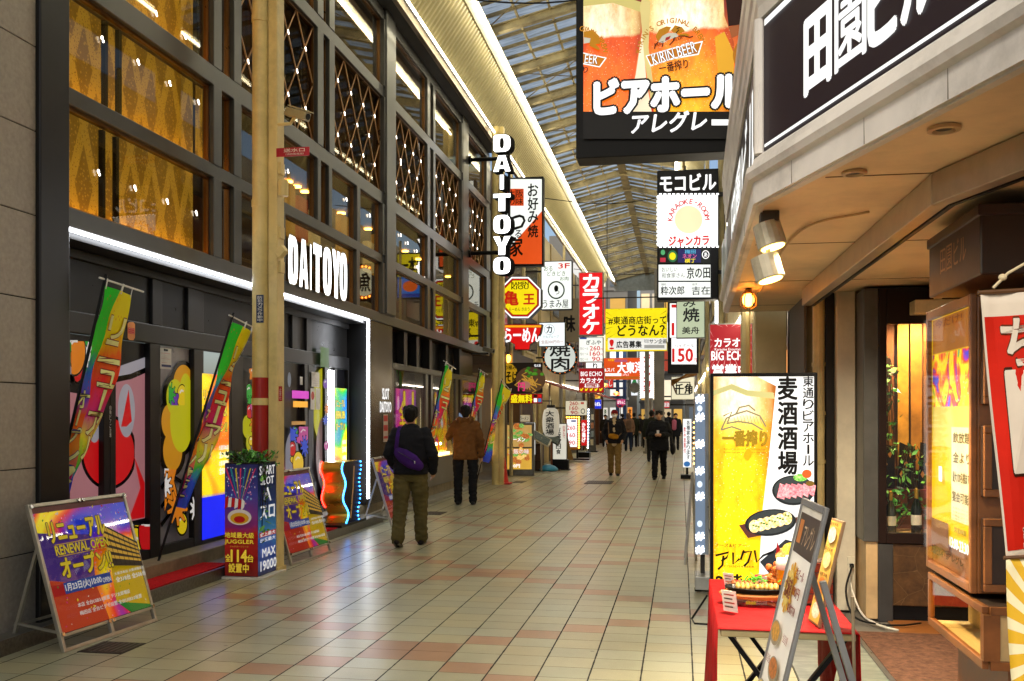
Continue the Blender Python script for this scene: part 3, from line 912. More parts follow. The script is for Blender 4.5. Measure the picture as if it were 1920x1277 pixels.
    b5.text('設置中', 762, 780, 795, 812, lit('#f7e21c', 1.0), .04, outline=lit('#c01818', .8), orad=.06)
    b5.text('設置', 878, 768, 898, 800, lit('#f7e21c', 1.0), .04, outline=lit('#c01818', .8), orad=.06)
    b5.rect(886, 738, 896, 748, lit('#d8c020', .8))
    for (a, b) in ((742, 801), (815, 857), (870, 901)):
        MB().box(-4.70, -4.694, fy(a), fy(b), 0.8, 2.36).build('window_pane', glass('#f2f2f2', 1.4, 0.02), bld)
    MB().box(-4.87, -4.80, fy(742), fy(901), 0.79, 0.83).build('led_strip', lamp('#ffcf70', 9.0), bld)
    for px in (772, 789, 818, 826, 880):
        y = yX(px, -4.8); MB().ell((-4.8, y, 1.02), (0.02, 0.02, 0.03), 8, 6).build('display_lamp', lamp('#ffe7a8', 14.0), bld)
    MB().box(-4.89, -4.882, fy(742), fy(901), 0.84, 1.12).build('display_back', paint('#d9c9a0', 0.5), bld)

def pop_art(bd, x0, x1, y0, y1, seed, n=9):
    """abstract comic-style shapes with black outlines printed on the door film"""
    rn = random.Random(seed * 31); blk = paint('#0b0b0d', 0.25); w, h = x1 - x0, y1 - y0
    pal = ('#d0141a', '#f0d010', '#2a50d8', '#28a838', '#c94a9a', '#f4f0ec', '#e88414', '#6a2aa8')
    cl = lambda x, y: (min(x1, max(x0, x)), min(y1, max(y0, y)))
    for i in range(n):
        cx, cy = rn.uniform(x0, x1), rn.uniform(y0, y1); rx = w * rn.uniform(.12, .34); ry = rx * rn.uniform(1.6, 2.6); k = rn.randrange(3); ph = rn.uniform(0, 6)
        def shape(g):
            pts = []
            for j in range(36):
                t = 2 * math.pi * j / 36
                r = (1 + .22 * math.cos(5 * t + ph)) if k == 0 else ((1.0 if j % 4 < 2 else .55) if k == 1 else 1.0)
                pts.append(cl(cx + (rx * r + g) * math.cos(t), cy + (ry * r + g * 1.8) * math.sin(t)))
            return pts
        bd.poly(shape(w * .035), blk); bd.poly(shape(0), lit(pal[rn.randrange(8)], .55))
        if k != 1: bd.line([cl(cx - rx * .5, cy - ry * .3), cl(cx - rx * .1, cy - ry * .55), cl(cx + rx * .3, cy - ry * .45)], .02, lit('#f4f0ec', .5))
def rainbow_mat(s, scale=1.0, key=None):
    k = ('rain', s, scale)
    if k in MATS: return MATS[k]
    m, nt, b = newmat("rainbow print")
    co = objco(nt)
    w = nd(nt, "ShaderNodeTexNoise"); w.inputs["Scale"].default_value = 1.1 * scale; w.inputs["Detail"].default_value = 1.5
    w.inputs["Distortion"].default_value = 1.2; nt.links.new(co, w.inputs["Vector"])
    col = ramp(nt, w.outputs["Fac"], [(0.30, '#2238d0'), (0.36, '#8a1fb0'), (0.42, '#e01818'), (0.48, '#f08010'), (0.56, '#f6e410'), (0.64, '#f6d010'), (0.70, '#28b030'), (0.78, '#1840e0')])
    v = nd(nt, "ShaderNodeTexVoronoi"); v.inputs["Scale"].default_value = 34; nt.links.new(co, v.inputs["Vector"])
    conf = mth(nt, 'LESS_THAN', v.outputs["Distance"], 0.17)
    col = mixc(nt, mth(nt, 'MULTIPLY', conf, 0.75), col, v.outputs["Color"])
    nt.links.new(col, b.inputs["Base Color"]); b.inputs["Roughness"].default_value = 0.3
    nt.links.new(col, b.inputs["Emission Color"]); b.inputs["Emission Strength"].default_value = s * LITK
    MATS[k] = m
    return m
def purple_mat():
    m, nt, b = newmat("purple print")
    co = objco(nt); f = noise(nt, co, 1.6, 3)
    col = ramp(nt, f, [(0.3, '#4a1a90'), (0.5, '#a0209a'), (0.7, '#e02a6a')])
    v = nd(nt, "ShaderNodeTexVoronoi"); v.inputs["Scale"].default_value = 13; nt.links.new(co, v.inputs["Vector"])
    col = mixc(nt, mth(nt, 'LESS_THAN', v.outputs["Distance"], 0.13), col, (1, .85, .9, 1))
    nt.links.new(col, b.inputs["Base Color"]); nt.links.new(col, b.inputs["Emission Color"]); b.inputs["Emission Strength"].default_value = 0.45
    b.inputs["Roughness"].default_value = 0.3
    return m
build_ground_floor()

# letters on the window row
bl = xboard(bld, -4.62)
for i, ch in enumerate('DAITOYO'):
    xs = [(541, 558), (561, 577), (580, 584), (587, 602), (605, 620), (622, 636), (636, 649)][i]
    t0 = 447 + (xs[0] - 541) * 0.33; t1 = 530 + (xs[0] - 541) * 0.33
    a_, b_ = bl.fn(xs[0], t1), bl.fn(xs[1], t0)
    vs, fs = fit_block(ch, a_[0], a_[1], b_[0], b_[1])
    bl._emit('letter_return', bl._bold(vs, fs, .03), paint('#8a8a80', .4)); bl._emit('letter', [(vs, fs)], lamp('#ffffff', 1.6))

# granite wall on the far left
gw = wthing('granite_wall', 'grey granite slab wall at the left edge of the photo', 'wall', (-4.62, 4, 0))
yend = yX(76, -4.56)
grn = paint('#a0978b', 0.45, 0, 0.1, 30, dirt=0.15)
z = 0.0; zz = [0.0, 0.62, 1.22, 1.823, 2.427, 3.03, 3.634, 4.24, 4.84, 5.44, 6.04, 6.64]
for a, b in zip(zz[:-1], zz[1:]):
    for (ya, yb) in ((1.5, 3.3), (3.3, 5.1), (5.1, yend)):
        MB().box(-4.75, -4.56, ya + .003, yb - .003, a + .004, b - .004).build('slab', grn, gw, bevel=0.003)
MB().box(-4.9, -4.57, 1.5, yend - .004, 0.0, 6.6).build('backing', paint('#2a2825', .8), gw)
# ================================================================ right side: the canopied building
ZC = 2.6
P0, P1, P2, P3 = Vector((0.434, 9.57, 0)), Vector((0.369, 4.69, 0)), Vector((0.965, 2.956, 0)), Vector((1.60, 1.11, 0))
cream = paint('#d8cdb4', 0.5, 0, 0.08, 3, dirt=0.25)
moul = paint('#dcd6cd', 0.42, 0, 0.12, 2, dirt=0.55)
brown = paint('#33201a', 0.35, 0, 0.12, 4)
wood = paint('#7a4a22', 0.35, 0, 0.25, 5)
can = wthing('canopy_building', 'building with a wide lit canopy and pale moulded fascia at the upper right', 'building', (1.2, 6.0, 0))
def sweep(path, prof, name, m, parent, bevel=0.0):
    """profile (outward offset, z) carried along a 2-D path with mitred corners"""
    nrm = []
    for i in range(len(path) - 1):
        d = (path[i + 1] - path[i]).normalized(); nrm.append(Vector((d.y, -d.x, 0)) if True else d)
    vs = []
    for i, p in enumerate(path):
        a = nrm[max(0, i - 1)]; b = nrm[min(i, len(nrm) - 1)]
        n = (a + b).normalized(); k = 1 / max(0.3, n.dot(a))
        for o, z in prof: vs.append((p.x + n.x * o * k, p.y + n.y * o * k, z))
    q = len(prof); fs = []
    for i in range(len(path) - 1):
        for j in range(q - 1): fs.append((i * q + j, i * q + j + 1, (i + 1) * q + j + 1, (i + 1) * q + j))
    fs += [tuple(range(q)), tuple(range((len(path) - 1) * q, len(path) * q))[::-1]]
    mb = MB(); mb.add(vs, fs); return mb.build(name, m, parent)
PATH = [P0, P1, P2, P3]          # outward is on the right-hand side of travel (towards the street)
mb = MB(); mb.add([(p.x, p.y, ZC) for p in PATH] + [(4.5, 1.11, ZC), (4.5, 9.57, ZC)], [(0, 1, 2, 3, 4, 5)])
mb.build('soffit', paint('#ecd0a4', 0.6, 0, 0.12, 1.2, dirt=0.3), can)
sweep(PATH, [(-.02, 2.59), (.012, 2.592), (.012, 2.60), (.03, 2.60), (.032, 2.70), (.055, 2.712), (.068, 2.74), (.06, 2.77), (.035, 2.785), (.03, 2.81), (.0, 2.835), (-.03, 2.835)], 'fascia_moulding', moul, can)
sweep(PATH, [(-.04, 2.836), (-.012, 2.836), (-.012, 3.47), (-.04, 3.47)], 'fascia_board', brown, can)
sweep(PATH, [(-.03, 3.471), (.008, 3.471), (.010, 3.53), (.018, 3.56), (.020, 3.64), (.030, 3.67), (.032, 3.80), (.042, 3.83), (.042, 3.92), (-.03, 3.92)], 'crown_moulding', moul, can)
MB().box(1.1, 4.5, 1.11, 9.57, 3.93, 8.2).build('upper_wall', paint('#8f8a80', .6, dirt=.2), can)
# panel seams, screws and cable on the soffit
for k, y in enumerate((2.6, 4.2, 5.8, 7.4, 9.0)):
    x0 = P1.x + .06 if y > 4.69 else P1.x + (4.69 - y) * .344 + .06
    MB().box(x0, 4.4, y, y + .006, ZC - .003, ZC - .0005).build('seam', paint('#6a4a28', .7), can)
MB().box(1.9, 1.906, 1.2, 9.4, ZC - .0032, ZC - .0006).build('seam', paint('#6a4a28', .7), can)
mb = MB(); mb.tube(curve([(.55, 9.3, ZC - .012), (.62, 7.5, ZC - .014), (.60, 6.0, ZC - .013), (.66, 5.2, ZC - .012), (.9, 4.9, ZC - .012)]), .006, 6); mb.build('cable', paint('#b89868', .6), can)
for k, f_ in enumerate((.22, .55, .83)):
    for (a, c_) in ((P0, P1), (P1, P2)):
        q = a.lerp(c_, f_); d = (c_ - a).normalized(); n_ = Vector((d.y, -d.x, 0))
        mb = MB(); mb.beam(q + n_ * .0305 + Vector((0, 0, 2.602)), q + n_ * .0305 + Vector((0, 0, 2.70)), .004, .004); mb.build('joint', paint('#6f675c', .8), can)
# corner post of the fascia
d12 = (P2 - P1).normalized(); n12 = Vector((d12.y, -d12.x, 0))
d01 = (P1 - P0).normalized(); n01 = Vector((d01.y, -d01.x, 0))
mb = MB(); mb.lathe([(.03, 2.836), (.03, 3.471)], (P1.x, P1.y, 0), 10); mb.build('corner_post', moul, can)
# shutter rail, downlights, sprinkler head and pillar
A = Vector((0.98, 7.9, 2.53)); B = Vector((1.05, 4.2, 2.53)); C_ = Vector((1.30, 3.4, 2.53)); D_ = Vector((1.9, 1.6, 2.53))
mb = MB(); mb.beam(A, B, .07, .13); mb.beam(B, C_, .07, .13); mb.beam(C_, D_, .07, .13); mb.build('shutter_rail', paint('#b3a58f', .35, .5), can, bevel=.004)
mb = MB(); mb.beam(A + Vector((.05, 0, -.05)), B + Vector((.05, 0, -.05)), .02, .04); mb.beam(B + Vector((.05, 0, -.05)), C_ + Vector((.05, 0, -.05)), .02, .04); mb.build('rail_slot', black, can)
for (px, py, r) in ((1770, 238, .055), (1602, 321, .05), (1622, 480, .05)):
    p = atZ(px, py, ZC)
    mb = MB(); mb.lathe([(r, 0), (r, -.012), (r * .72, -.014), (r * .6, .0), (r * .5, .0)], (p.x, p.y, ZC - .002), 24)
    dl = mb.build('downlight', paint('#c9a77a', .4, .3), can)
    on = px == 1622  # unlit fixture, switched on here as added light for the entrance
    MB().lathe([(r * .5, -.004), (.001, -.003)], (p.x, p.y, ZC - .004), 20).build('lamp', lamp('#ffd9a0', 8.0) if on else paint('#2a1c10', .5), dl)
    if on:
        L = bpy.data.lights.new('downlight', 'SPOT'); L.energy = 130; L.color = (1, .86, .64); L.spot_size = R(150); L.spot_blend = .8; L.shadow_soft_size = .05
        lo = bpy.data.objects.new('light', L); COL.objects.link(lo); lo.location = (p.x, p.y, ZC - .03); lo.parent = can; lo.matrix_parent_inverse = Matrix.Translation(-ROOTS[can.name])
p = atZ(1782, 338, ZC)
mb = MB(); mb.tube([(p.x, p.y, ZC), (p.x, p.y, ZC - .05)], .008, 8); mb.lathe([(.012, 0), (.022, -.006), (.004, -.02), (.018, -.03), (.018, -.034)], (p.x, p.y, ZC - .05), 12); mb.lathe([(.03, 0), (.03, -.006), (.01, -.012)], (p.x, p.y, ZC), 14)
mb.build('sprinkler_head', paint('#5a4a38', .35, .7), can)
MB().box(1.24, 1.385, 8.10, 8.4, 0.02, ZC).build('pillar', cream, can, bevel=.008)
MB().box(1.17, 1.238, 8.2, 8.45, 0.02, ZC).build('door_track', paint('#23201d', .4), can, bevel=.005)
MB().box(1.05, 4.2, 8.46, 8.6, 0.0, ZC).build('back_wall', paint('#a08a60', .6, dirt=.3), can)
MB().box(1.02, 1.045, 8.4, 9.5, 0.0, ZC).build('side_wall', paint('#5b5246', .6), can)
mb = MB(); mb.tube([(1.115, 8.22, .02), (1.115, 8.22, 2.58)], .048, 12)
for z in (0.4, .8, 1.2, 1.6, 2.0): mb.tube([(1.115, 8.22, z), (1.115, 8.22, z + .03)], .056, 12)
mb.build('pipe', paint('#c8b27a', .5, dirt=.3), can)
MB().box(1.57, 4.4, 1.0, 8.4, -.01, .012).build('inner_floor', paint('#9a5f2c', .4, 0, .15, 3), can)
# the lettering of the fascia signs
fs_ = wthing('fascia_sign', 'dark brown fascia sign with big white building name and white edge lines', 'sign', (P1.x, P1.y, 2.84))
fb = Board(fs_, lambda u, z: (u, z), 0.0, lambda u, z, y: (P1.x + d12.x * u + n12.x * (-.006 - y), P1.y + d12.y * u + n12.y * (-.006 - y), z))
def fu(px, py):
    p = hit(px, py, P1 - n12 * .006, n12); return ((p - P1).dot(d12), p.z)
white = lit('#fbfdfb', 1.15)
zb = (fu(1509.6, 176.6)[1] + fu(1557, 146.5)[1]) / 2; zt = (fu(1509.6, 41)[1] + fu(1557, 4)[1]) / 2
fb.rect(.03, 2.842, 1.84, 3.466, lit('#2a1f26', 0.5), 'face')
for ch, a, b in (('田', 1509.6, 1557), ('園', 1566.8, 1624), ('ビ', 1631, 1688), ('ル', 1694, 1755)):
    fb.text(ch, fu(a, 100)[0], zb, fu(b, 100)[0], zt, white, .03 if ch == '園' else .07)
fb.line([(.05, 2.862), (1.84, 2.862)], .014, white, 'edge_line'); fb.line([(.05, 3.44), (1.84, 3.44)], .03, white, 'edge_line')
fs2 = wthing('fascia_sign', 'dark fascia sign with white lettering seen edge-on along the street side of the canopy', 'sign', (P0.x, 7, 2.84))
fb2 = Board(fs2, lambda u, z: (u, z), 0.0, lambda u, z, y: (P0.x + d01.x * u + n01.x * (-.006 - y), P0.y + d01.y * u + n01.y * (-.006 - y), z))
fb2.rect(.05, 2.842, 4.84, 3.466, lit('#2a2422', 0.4), 'face')
fb2.text('田園ビル', 1.2, 2.90, 4.5, 3.40, white, .03)
fb2.line([(.1, 2.862), (4.8, 2.862)], .014, white, 'edge_line')

# spot lamps and hanging bulb under the canopy
def spot(px, py, label, on=True):
    top = atZ(px, 398, ZC); d = ray(px, py); k = (Vector((top.x, top.y, 0))).length / Vector((d.x, d.y, 0)).length
    z = CAMH + d.z * k
    t = thing('spot_lamp', label, 'lamp', (top.x, top.y, ZC - .001), 0, 'spot lamps under the canopy')
    h = z - ZC
    mb = MB(); mb.box(-.04, .04, -.05, .05, -.05, 0); mb.build('mount', paint('#3c352b', .5, .4), t, bevel=.005)
    MB().tube([(0, 0, -.05), (.0, 0, h + .04)], .012, 8).build('stem', paint('#8a8472', .4, .5), t)
    mb = MB(); ax = Vector((.25, -.1, -.96)).normalized(); c = Vector((0, 0, h))
    mb.tube([c - ax * .075, c - ax * .07, c + ax * .045, c + ax * .05], [.05, .068, .072, .068], 18)
    mb.build('housing', paint('#b5ad94', .4, .2, .1, 8, dirt=.4), t, smooth=False)
    MB().tube([c + ax * .051, c + ax * .056], [.058, .055], 18).build('lens', lamp('#ffd86a', 5.0), t)
    L = bpy.data.lights.new('spot', 'SPOT'); L.energy = 130; L.color = (1, .86, .62); L.spot_size = R(110); L.spot_blend = .6; L.shadow_soft_size = .05
    lo = bpy.data.objects.new('light', L); COL.objects.link(lo); lo.parent = t; lo.location = c + ax * .08; lo.rotation_euler = ax.to_track_quat('-Z', 'Y').to_euler()
spot(1444, 445, 'upper spot lamp with pale can under the canopy edge')
spot(1440, 506, 'lower dark spot lamp glowing yellow under the canopy edge')
tb = atZ(1403, 540, ZC)
t = thing('hanging_bulb', 'glowing caged amber bulb hanging below the canopy corner', 'lamp', (tb.x, tb.y, ZC - .001))
hz = CAMH + (HZ - 562) / F * (tb.y / ray(1403, 562).y) - ZC
MB().tube([(0, 0, 0), (0, 0, hz + .07)], .01, 8).build('cord', black, t)
MB().lathe([(.02, .09), (.035, .06), (.035, .05), (.02, .045)], (0, 0, hz), 12).build('cap', bronze, t)
MB().ell((0, 0, hz), (.045, .045, .055), 14, 10).build('bulb', lamp('#ff9a2a', 14.0), t, smooth=True)
mb = MB()
for k in range(6):
    a = k * math.pi / 3; mb.tube([(.035 * math.cos(a), .035 * math.sin(a), hz + .06), (.065 * math.cos(a), .065 * math.sin(a), hz + .01), (.06 * math.cos(a), .06 * math.sin(a), hz - .05), (.02 * math.cos(a), .02 * math.sin(a), hz - .075)], .004, 5)
mb.build('cage', bronze, t)
p = atZ(1521, 545, ZC)
t = thing('dome_camera', 'white dome security camera on the canopy ceiling beside the pillar', 'security camera', (p.x, p.y, ZC - .001))
MB().lathe([(.07, 0), (.07, -.03), (.055, -.04)], (0, 0, 0), 18).build('base', cream, t); MB().ell((0, 0, -.05), (.05, .05, .045), 16, 8).build('dome', paint('#1c1a18', .1), t, smooth=True)

# carpet, marble apron
mb = MB(); mb.box(1.26, 1.9, 1.0, 7.35, .0125, .02); tag(mb.build('entrance_carpet', paint('#6a4a38', .95, 0, .3, 25, bump=.6, bscale=300)), 'long brown entrance carpet beside the marble strip under the canopy', 'carpet')
def marble():
    m, nt, b = newmat("veined stone"); co = objco(nt)
    mp = nd(nt, "ShaderNodeMapping"); nt.links.new(co, mp.inputs[0]); mp.inputs["Rotation"].default_value = (0, 0, R(35)); mp.inputs["Scale"].default_value = (1.0, 3.2, 1)
    f = noise(nt, mp.outputs[0], 3.0, 9, .72)
    nt.links.new(ramp(nt, f, [(.3, '#555c52'), (.5, '#72786c'), (.60, '#8b8f82'), (.66, '#b8b5a4'), (.72, '#82877a')]), b.inputs["Base Color"]); b.inputs["Roughness"].default_value = .3
    return m
mb = MB(); mb.box(.70, 1.225, 1.0, 8.3, -.01, .010); tag(mb.build('path', marble()), kind='structure')
mb = MB(); mb.box(1.226, 1.255, 1.0, 8.0, -.01, .022); tag(mb.build('kerb_strip', paint('#8d8a84', .3, .8)), kind='structure')

# ---------------------------------------------------------------- show window
sw = wthing('show_window', 'dark framed glass show window lit amber above a brown stone base', 'display case', (1.9, 8.0, 0))
X0, X1, YF = 1.50, 2.45, 7.78
MB().box(X0 - .11, X0 - .001, YF - .0, YF + .55, .62, 2.58).build('side_panel', paint('#55544f', .4, .3), sw, bevel=.006)
MB().box(X0 - .09, X0 - .001, YF + .02, YF + .55, .02, .619).build('side_panel', paint('#c9a877', .5), sw, bevel=.006)
fr = paint('#241712', .35)
MB().box(X0, X0 + .06, YF, YF + .06, .61, 2.58).build('frame', fr, sw, bevel=.005)
MB().box(X1 - .06, X1, YF, YF + .06, .61, 2.58).build('frame', fr, sw, bevel=.005)
MB().box(X0 + .06, X1 - .06, YF, YF + .06, 2.30, 2.58).build('frame', fr, sw, bevel=.005)
MB().box(X0 + .06, X1 - .06, YF, YF + .06, .61, .69).build('frame', fr, sw, bevel=.005)
MB().box(X0 + .06, X1 - .06, YF + .02, YF + .026, .69, 2.30).build('glass_pane', glass('#ffffff', 1.35, .01), sw)
MB().box(X0, X1, YF + .6, YF + .62, .61, 2.58).build('back_board', paint('#6a3a12', .5, 0, .3, 1.5), sw)
MB().box(X1, X1 + .02, YF, YF + .62, .61, 2.58).build('side_board', paint('#5a3010', .5), sw)
MB().box(X0, X1, YF + .06, YF + .6, 2.56, 2.58).build('ceiling_board', paint('#8a5a28', .5), sw)
MB().box(X0, X1, YF + .06, YF + .6, .60, .66).build('shelf', paint('#c8a860', .4), sw)
def brownstone():
    m, nt, b = newmat("brown stone slabs"); co = objco(nt)
    v = nd(nt, "ShaderNodeTexVoronoi"); v.feature = 'DISTANCE_TO_EDGE'; v.inputs["Scale"].default_value = 5.5; nt.links.new(co, v.inputs["Vector"])
    f = noise(nt, co, 9, 8, .7)
    c = ramp(nt, f, [(.3, '#38240f'), (.55, '#5a3e20'), (.75, '#745430')])
    c = mixc(nt, mth(nt, 'LESS_THAN', v.outputs["Distance"], .007), c, lin('#6f5636'))
    nt.links.new(c, b.inputs["Base Color"]); b.inputs["Roughness"].default_value = .35; return m
MB().box(X0 + .11, X1, YF + .02, YF + .5, .13, .605).build('stone_base', brownstone(), sw, bevel=.005)
MB().box(X0, X0 + .109, YF + .01, YF + .5, .0, .605).build('base_post', paint('#3b3a37', .4), sw, bevel=.005)
MB().box(X0 + .11, X1, YF + .06, YF + .5, .012, .129).build('plinth', black, sw)
t = MB(); t.lathe([(.05, 0), (.05, -.02), (.038, -.022), (.036, -.005)], (1.93, YF + .25, 2.555), 18); dl = t.build('downlight', cream, sw)
MB().lathe([(.035, -.01), (.001, -.011)], (1.93, YF + .25, 2.55), 14).build('lamp', lamp('#ffe2a0', 25), dl)
L = bpy.data.lights.new('downlight', 'SPOT'); L.energy = 75; L.color = (1, .70, .34); L.spot_size = R(140); L.spot_blend = .6; L.shadow_soft_size = .04
lo = bpy.data.objects.new('light', L); COL.objects.link(lo); lo.location = (1.93, YF + .25, 2.5); lo.parent = sw; lo.matrix_parent_inverse = Matrix.Translation(-ROOTS[sw.name])
# things inside it
wb = wthing('wood_boards', 'tall gold wooden boards leaning at the back of the show window', 'decoration', (1.85, YF + .5, 1.15))
for i in range(7):
    x = 1.60 + i * .1
    mb = MB(); mb.beam((x, YF + .56 - .02 * (i % 2), 1.15), (x + (.0 if i > 1 else -.12), YF + .57, 2.54), .085, .012, up=(0, 1, 0)); mb.build('board', paint(('#a8701f', '#7a4a10', '#c08a2a')[i % 3], .45, 0, .25, 8), wb)
sc = wthing('carved_screen', 'low dark carved screen with leaf cut-outs inside the show window', 'decoration', (1.85, YF + .45, .66))
mb = MB()
for i in range(5):
    cx = 1.64 + .16 * i; mb.prism([(cx - .07, 1.0), (cx + .07, 1.0), (cx + .07, 1.34 - .02 * (i % 2)), (cx - .05, 1.38)], YF + .44, YF + .46)
mb.build('panel', paint('#140c08', .4), sc)
mb = MB()
for i in range(5):
    for k in range(3):
        cx = 1.62 + .16 * i + .035 * (k - .5); cz = 1.12 + .08 * k
        mb.flat([(cx, cz - .03), (cx + .016, cz), (cx, cz + .03), (cx - .016, cz)], YF + .438)
mb.build('leaf_inlay', paint('#c88838', .4), sc)
mb = MB(); mb.box(1.56, 2.3, YF + .40, YF + .5, .98, 1.0); mb.box(1.56, 2.3, YF + .44, YF + .5, .8, .83); mb.build('shelf', paint('#5a1f0e', .35), sc)
def bottle(x, y, h, col, lab, label):
    t = thing('bottle', label, 'bottle', (x, y, .661), 0, 'bottles in the show window')
    MB().lathe([(.001, 0), (.038, .002), (.04, .02), (.04, h * .55), (.03, h * .66), (.014, h * .76), (.013, h * .97), (.001, h)], (0, 0, 0), 14).build('glass_body', paint(col, .08, 0, .02), t, smooth=True)
    MB().lathe([(.0405, h * .2), (.0405, h * .42)], (0, 0, 0), 14).build('paper_label', paint(lab, .5), t)
    MB().lathe([(.0155, h * .78), (.0155, h * .98), (.005, h * 1.0)], (0, 0, 0), 12).build('foil', paint('#b08a2a', .3, .6), t)
bottle(1.63, YF + .2, .34, '#2a2a12', '#c8c0a0', 'left bottle with a dark dotted label at the edge of the show window')
bottle(1.83, YF + .24, .36, '#10160c', '#e0d8c0', 'tall dark sparkling wine bottle standing in the middle of the show window')
bottle(2.06, YF + .3, .28, '#6a4a14', '#e8e0d0', 'short amber bottle behind the yellow fruit in the show window')
def leaves(name, label, cat, c, n, spread, size, cols, seed, drop=0.0, group=None):
    rnd = random.Random(seed); t = thing(name, label, cat, c, 0, group); mb = MB(); st = MB()
    for i in range(n):
        p = Vector((rnd.gauss(0, spread[0]), rnd.gauss(0, spread[1]), rnd.uniform(0, spread[2]) if drop == 0 else -rnd.uniform(0, drop)))
        a = Vector((rnd.uniform(-1, 1), rnd.uniform(-1, 1), rnd.uniform(-.5, 1))).normalized(); b = a.orthogonal().normalized(); b = (b * rnd.uniform(.6, 1) + a.cross(b) * rnd.uniform(-.6, .6)).normalized()
        s = size * rnd.uniform(.6, 1.3); w = a.cross(b).normalized()
        mb.add([p - a * s, p - a * s * .2 + b * s * .45, p + a * s * .4 + b * s * .3 + w * s * .1, p + a * s, p + a * s * .4 - b * s * .3 + w * s * .1, p - a * s * .2 - b * s * .45], [(0, 1, 2, 3, 4, 5)], rnd.randrange(len(cols)))
        if i % 4 == 0: st.tube([(p.x * .3, p.y * .3, 0), tuple(p)], .003, 4)
    mb.build('leaves', [paint(x, .45, 0, .2, 20) for x in cols], t); st.build('stem', paint('#3a2a12', .7), t)
    return t
GR = ['#3f8a2a', '#6fb84a', '#1f4a18']
leaves('ivy_plant', 'green ivy hanging down the left edge of the show window', 'plant', (1.60, YF + .2, 2.05), 90, (.04, .05, 0), .035, GR, 5, drop=.75)
leaves('ivy_plant', 'green ivy hanging in the middle of the show window before the gold boards', 'plant', (1.80, YF + .3, 1.35), 60, (.08, .04, 0), .032, GR, 15, drop=.55)
leaves('potted_plant', 'leafy green plant behind the left bottle in the show window', 'plant', (1.68, YF + .32, .70), 70, (.05, .04, .3), .03, GR, 6)
leaves('potted_plant', 'small bright green sprig beside the silver wire ornament', 'plant', (1.97, YF + .22, .78), 45, (.05, .04, .2), .026, ['#58b03a', '#2f7a22'], 7)
wr = thing('wire_ornament', 'twisted silver wire ornament in the show window', 'ornament', (2.0, YF + .16, .661))
rnd = random.Random(4)
for k in range(3):
    pts = [Vector((.0, 0, 0))]
    for i in range(9): pts.append(pts[-1] + Vector((rnd.uniform(-.07, .05) if i % 3 else rnd.uniform(-.02, .09), rnd.uniform(-.02, .02), rnd.uniform(.02, .1))))
    mb = MB(); mb.tube(pts, .008 if k else .012, 6); mb.build('wire', paint('#b8bcc0', .15, .95), wr)
t = thing('lemon', 'yellow lemon lying at the front of the show window', 'fruit', (2.02, YF + .12, .70))
mb = MB(); mb.lathe([(.001, -.055), (.012, -.05), (.034, -.02), (.036, .01), (.022, .04), (.008, .05), (.001, .055)], (0, 0, 0), 14); o = mb.build('rind', paint('#d8c21a', .4, bump=.3, bscale=120), t, smooth=True); o.rotation_euler = (0, R(80), 0)
t = thing('artificial_flower', 'orange artificial flower in front of the white box in the show window', 'flower', (2.12, YF + .18, .98))
for k in range(9):
    a = k * 2 * math.pi / 9; mb = MB(); mb.ell((.04 * math.cos(a), -.01, .04 * math.sin(a)), (.03, .008, .03), 8, 6); mb.build('petal', paint('#e0861a', .5), t)
MB().ell((0, -.018, 0), (.02, .012, .02), 8, 6).build('centre', paint('#f0c030', .5), t)
MB().box(-.01, .01, .0, .01, -.31, -.02).build('stem', paint('#2f4a18', .6), t)
t = wthing('white_box', 'small white box standing behind the orange flower in the show window', 'box', (2.1, YF + .3, .661))
MB().box(2.02, 2.2, YF + .26, YF + .33, .661, 1.06).build('carton', paint('#cfcabb', .5), t, bevel=.004); MB().box(2.04, 2.18, YF + .258, YF + .2599, .8, .86).build('printed_label', paint('#a33', .5) if False else paint('#aa3333', .5), t)

# socket and cords on the pillar
t = wthing('wall_socket', 'cream power socket with a black plug low on the pillar', 'socket', (1.35, 8.09, .4))
MB().box(1.32, 1.378, 8.088, 8.099, .35, .46).build('plate', paint('#d8cfb6', .4), t, bevel=.003)
MB().box(1.335, 1.365, 8.05, 8.087, .375, .405).build('plug', black, t, bevel=.004)
t = MB(); t.tube(curve([(1.35, 8.05, .39), (1.33, 7.98, .37), (1.27, 7.85, .22), (1.30, 7.68, .06), (1.45, 7.58, .03), (1.62, 7.56, .03), (1.78, 7.66, .03)]), .008, 6); tag(t.build('power_cord', black), 'black power cord trailing from the pillar socket across the floor', 'cord')
t = MB(); t.tube(curve([(1.33, 8.08, .35), (1.34, 7.97, .2), (1.38, 7.8, .06), (1.44, 7.6, .03), (1.50, 7.45, .03), (1.56, 7.38, .03)]), .008, 6); tag(t.build('power_cord', paint('#d8d2c0', .5)), 'white cord lying on the orange floor below the show window', 'cord')
t = wthing('exit_light_box', 'cream rectangular light box fixed above the show window', 'light box', (1.9, 7.7, 2.4))
MB().box(1.72, 2.12, 7.58, 7.76, 2.36, 2.46).build('case', paint('#d8c8a0', .5), t, bevel=.006); MB().box(1.88, 1.92, 7.62, 7.7, 2.461, 2.59).build('bracket', cream, t)

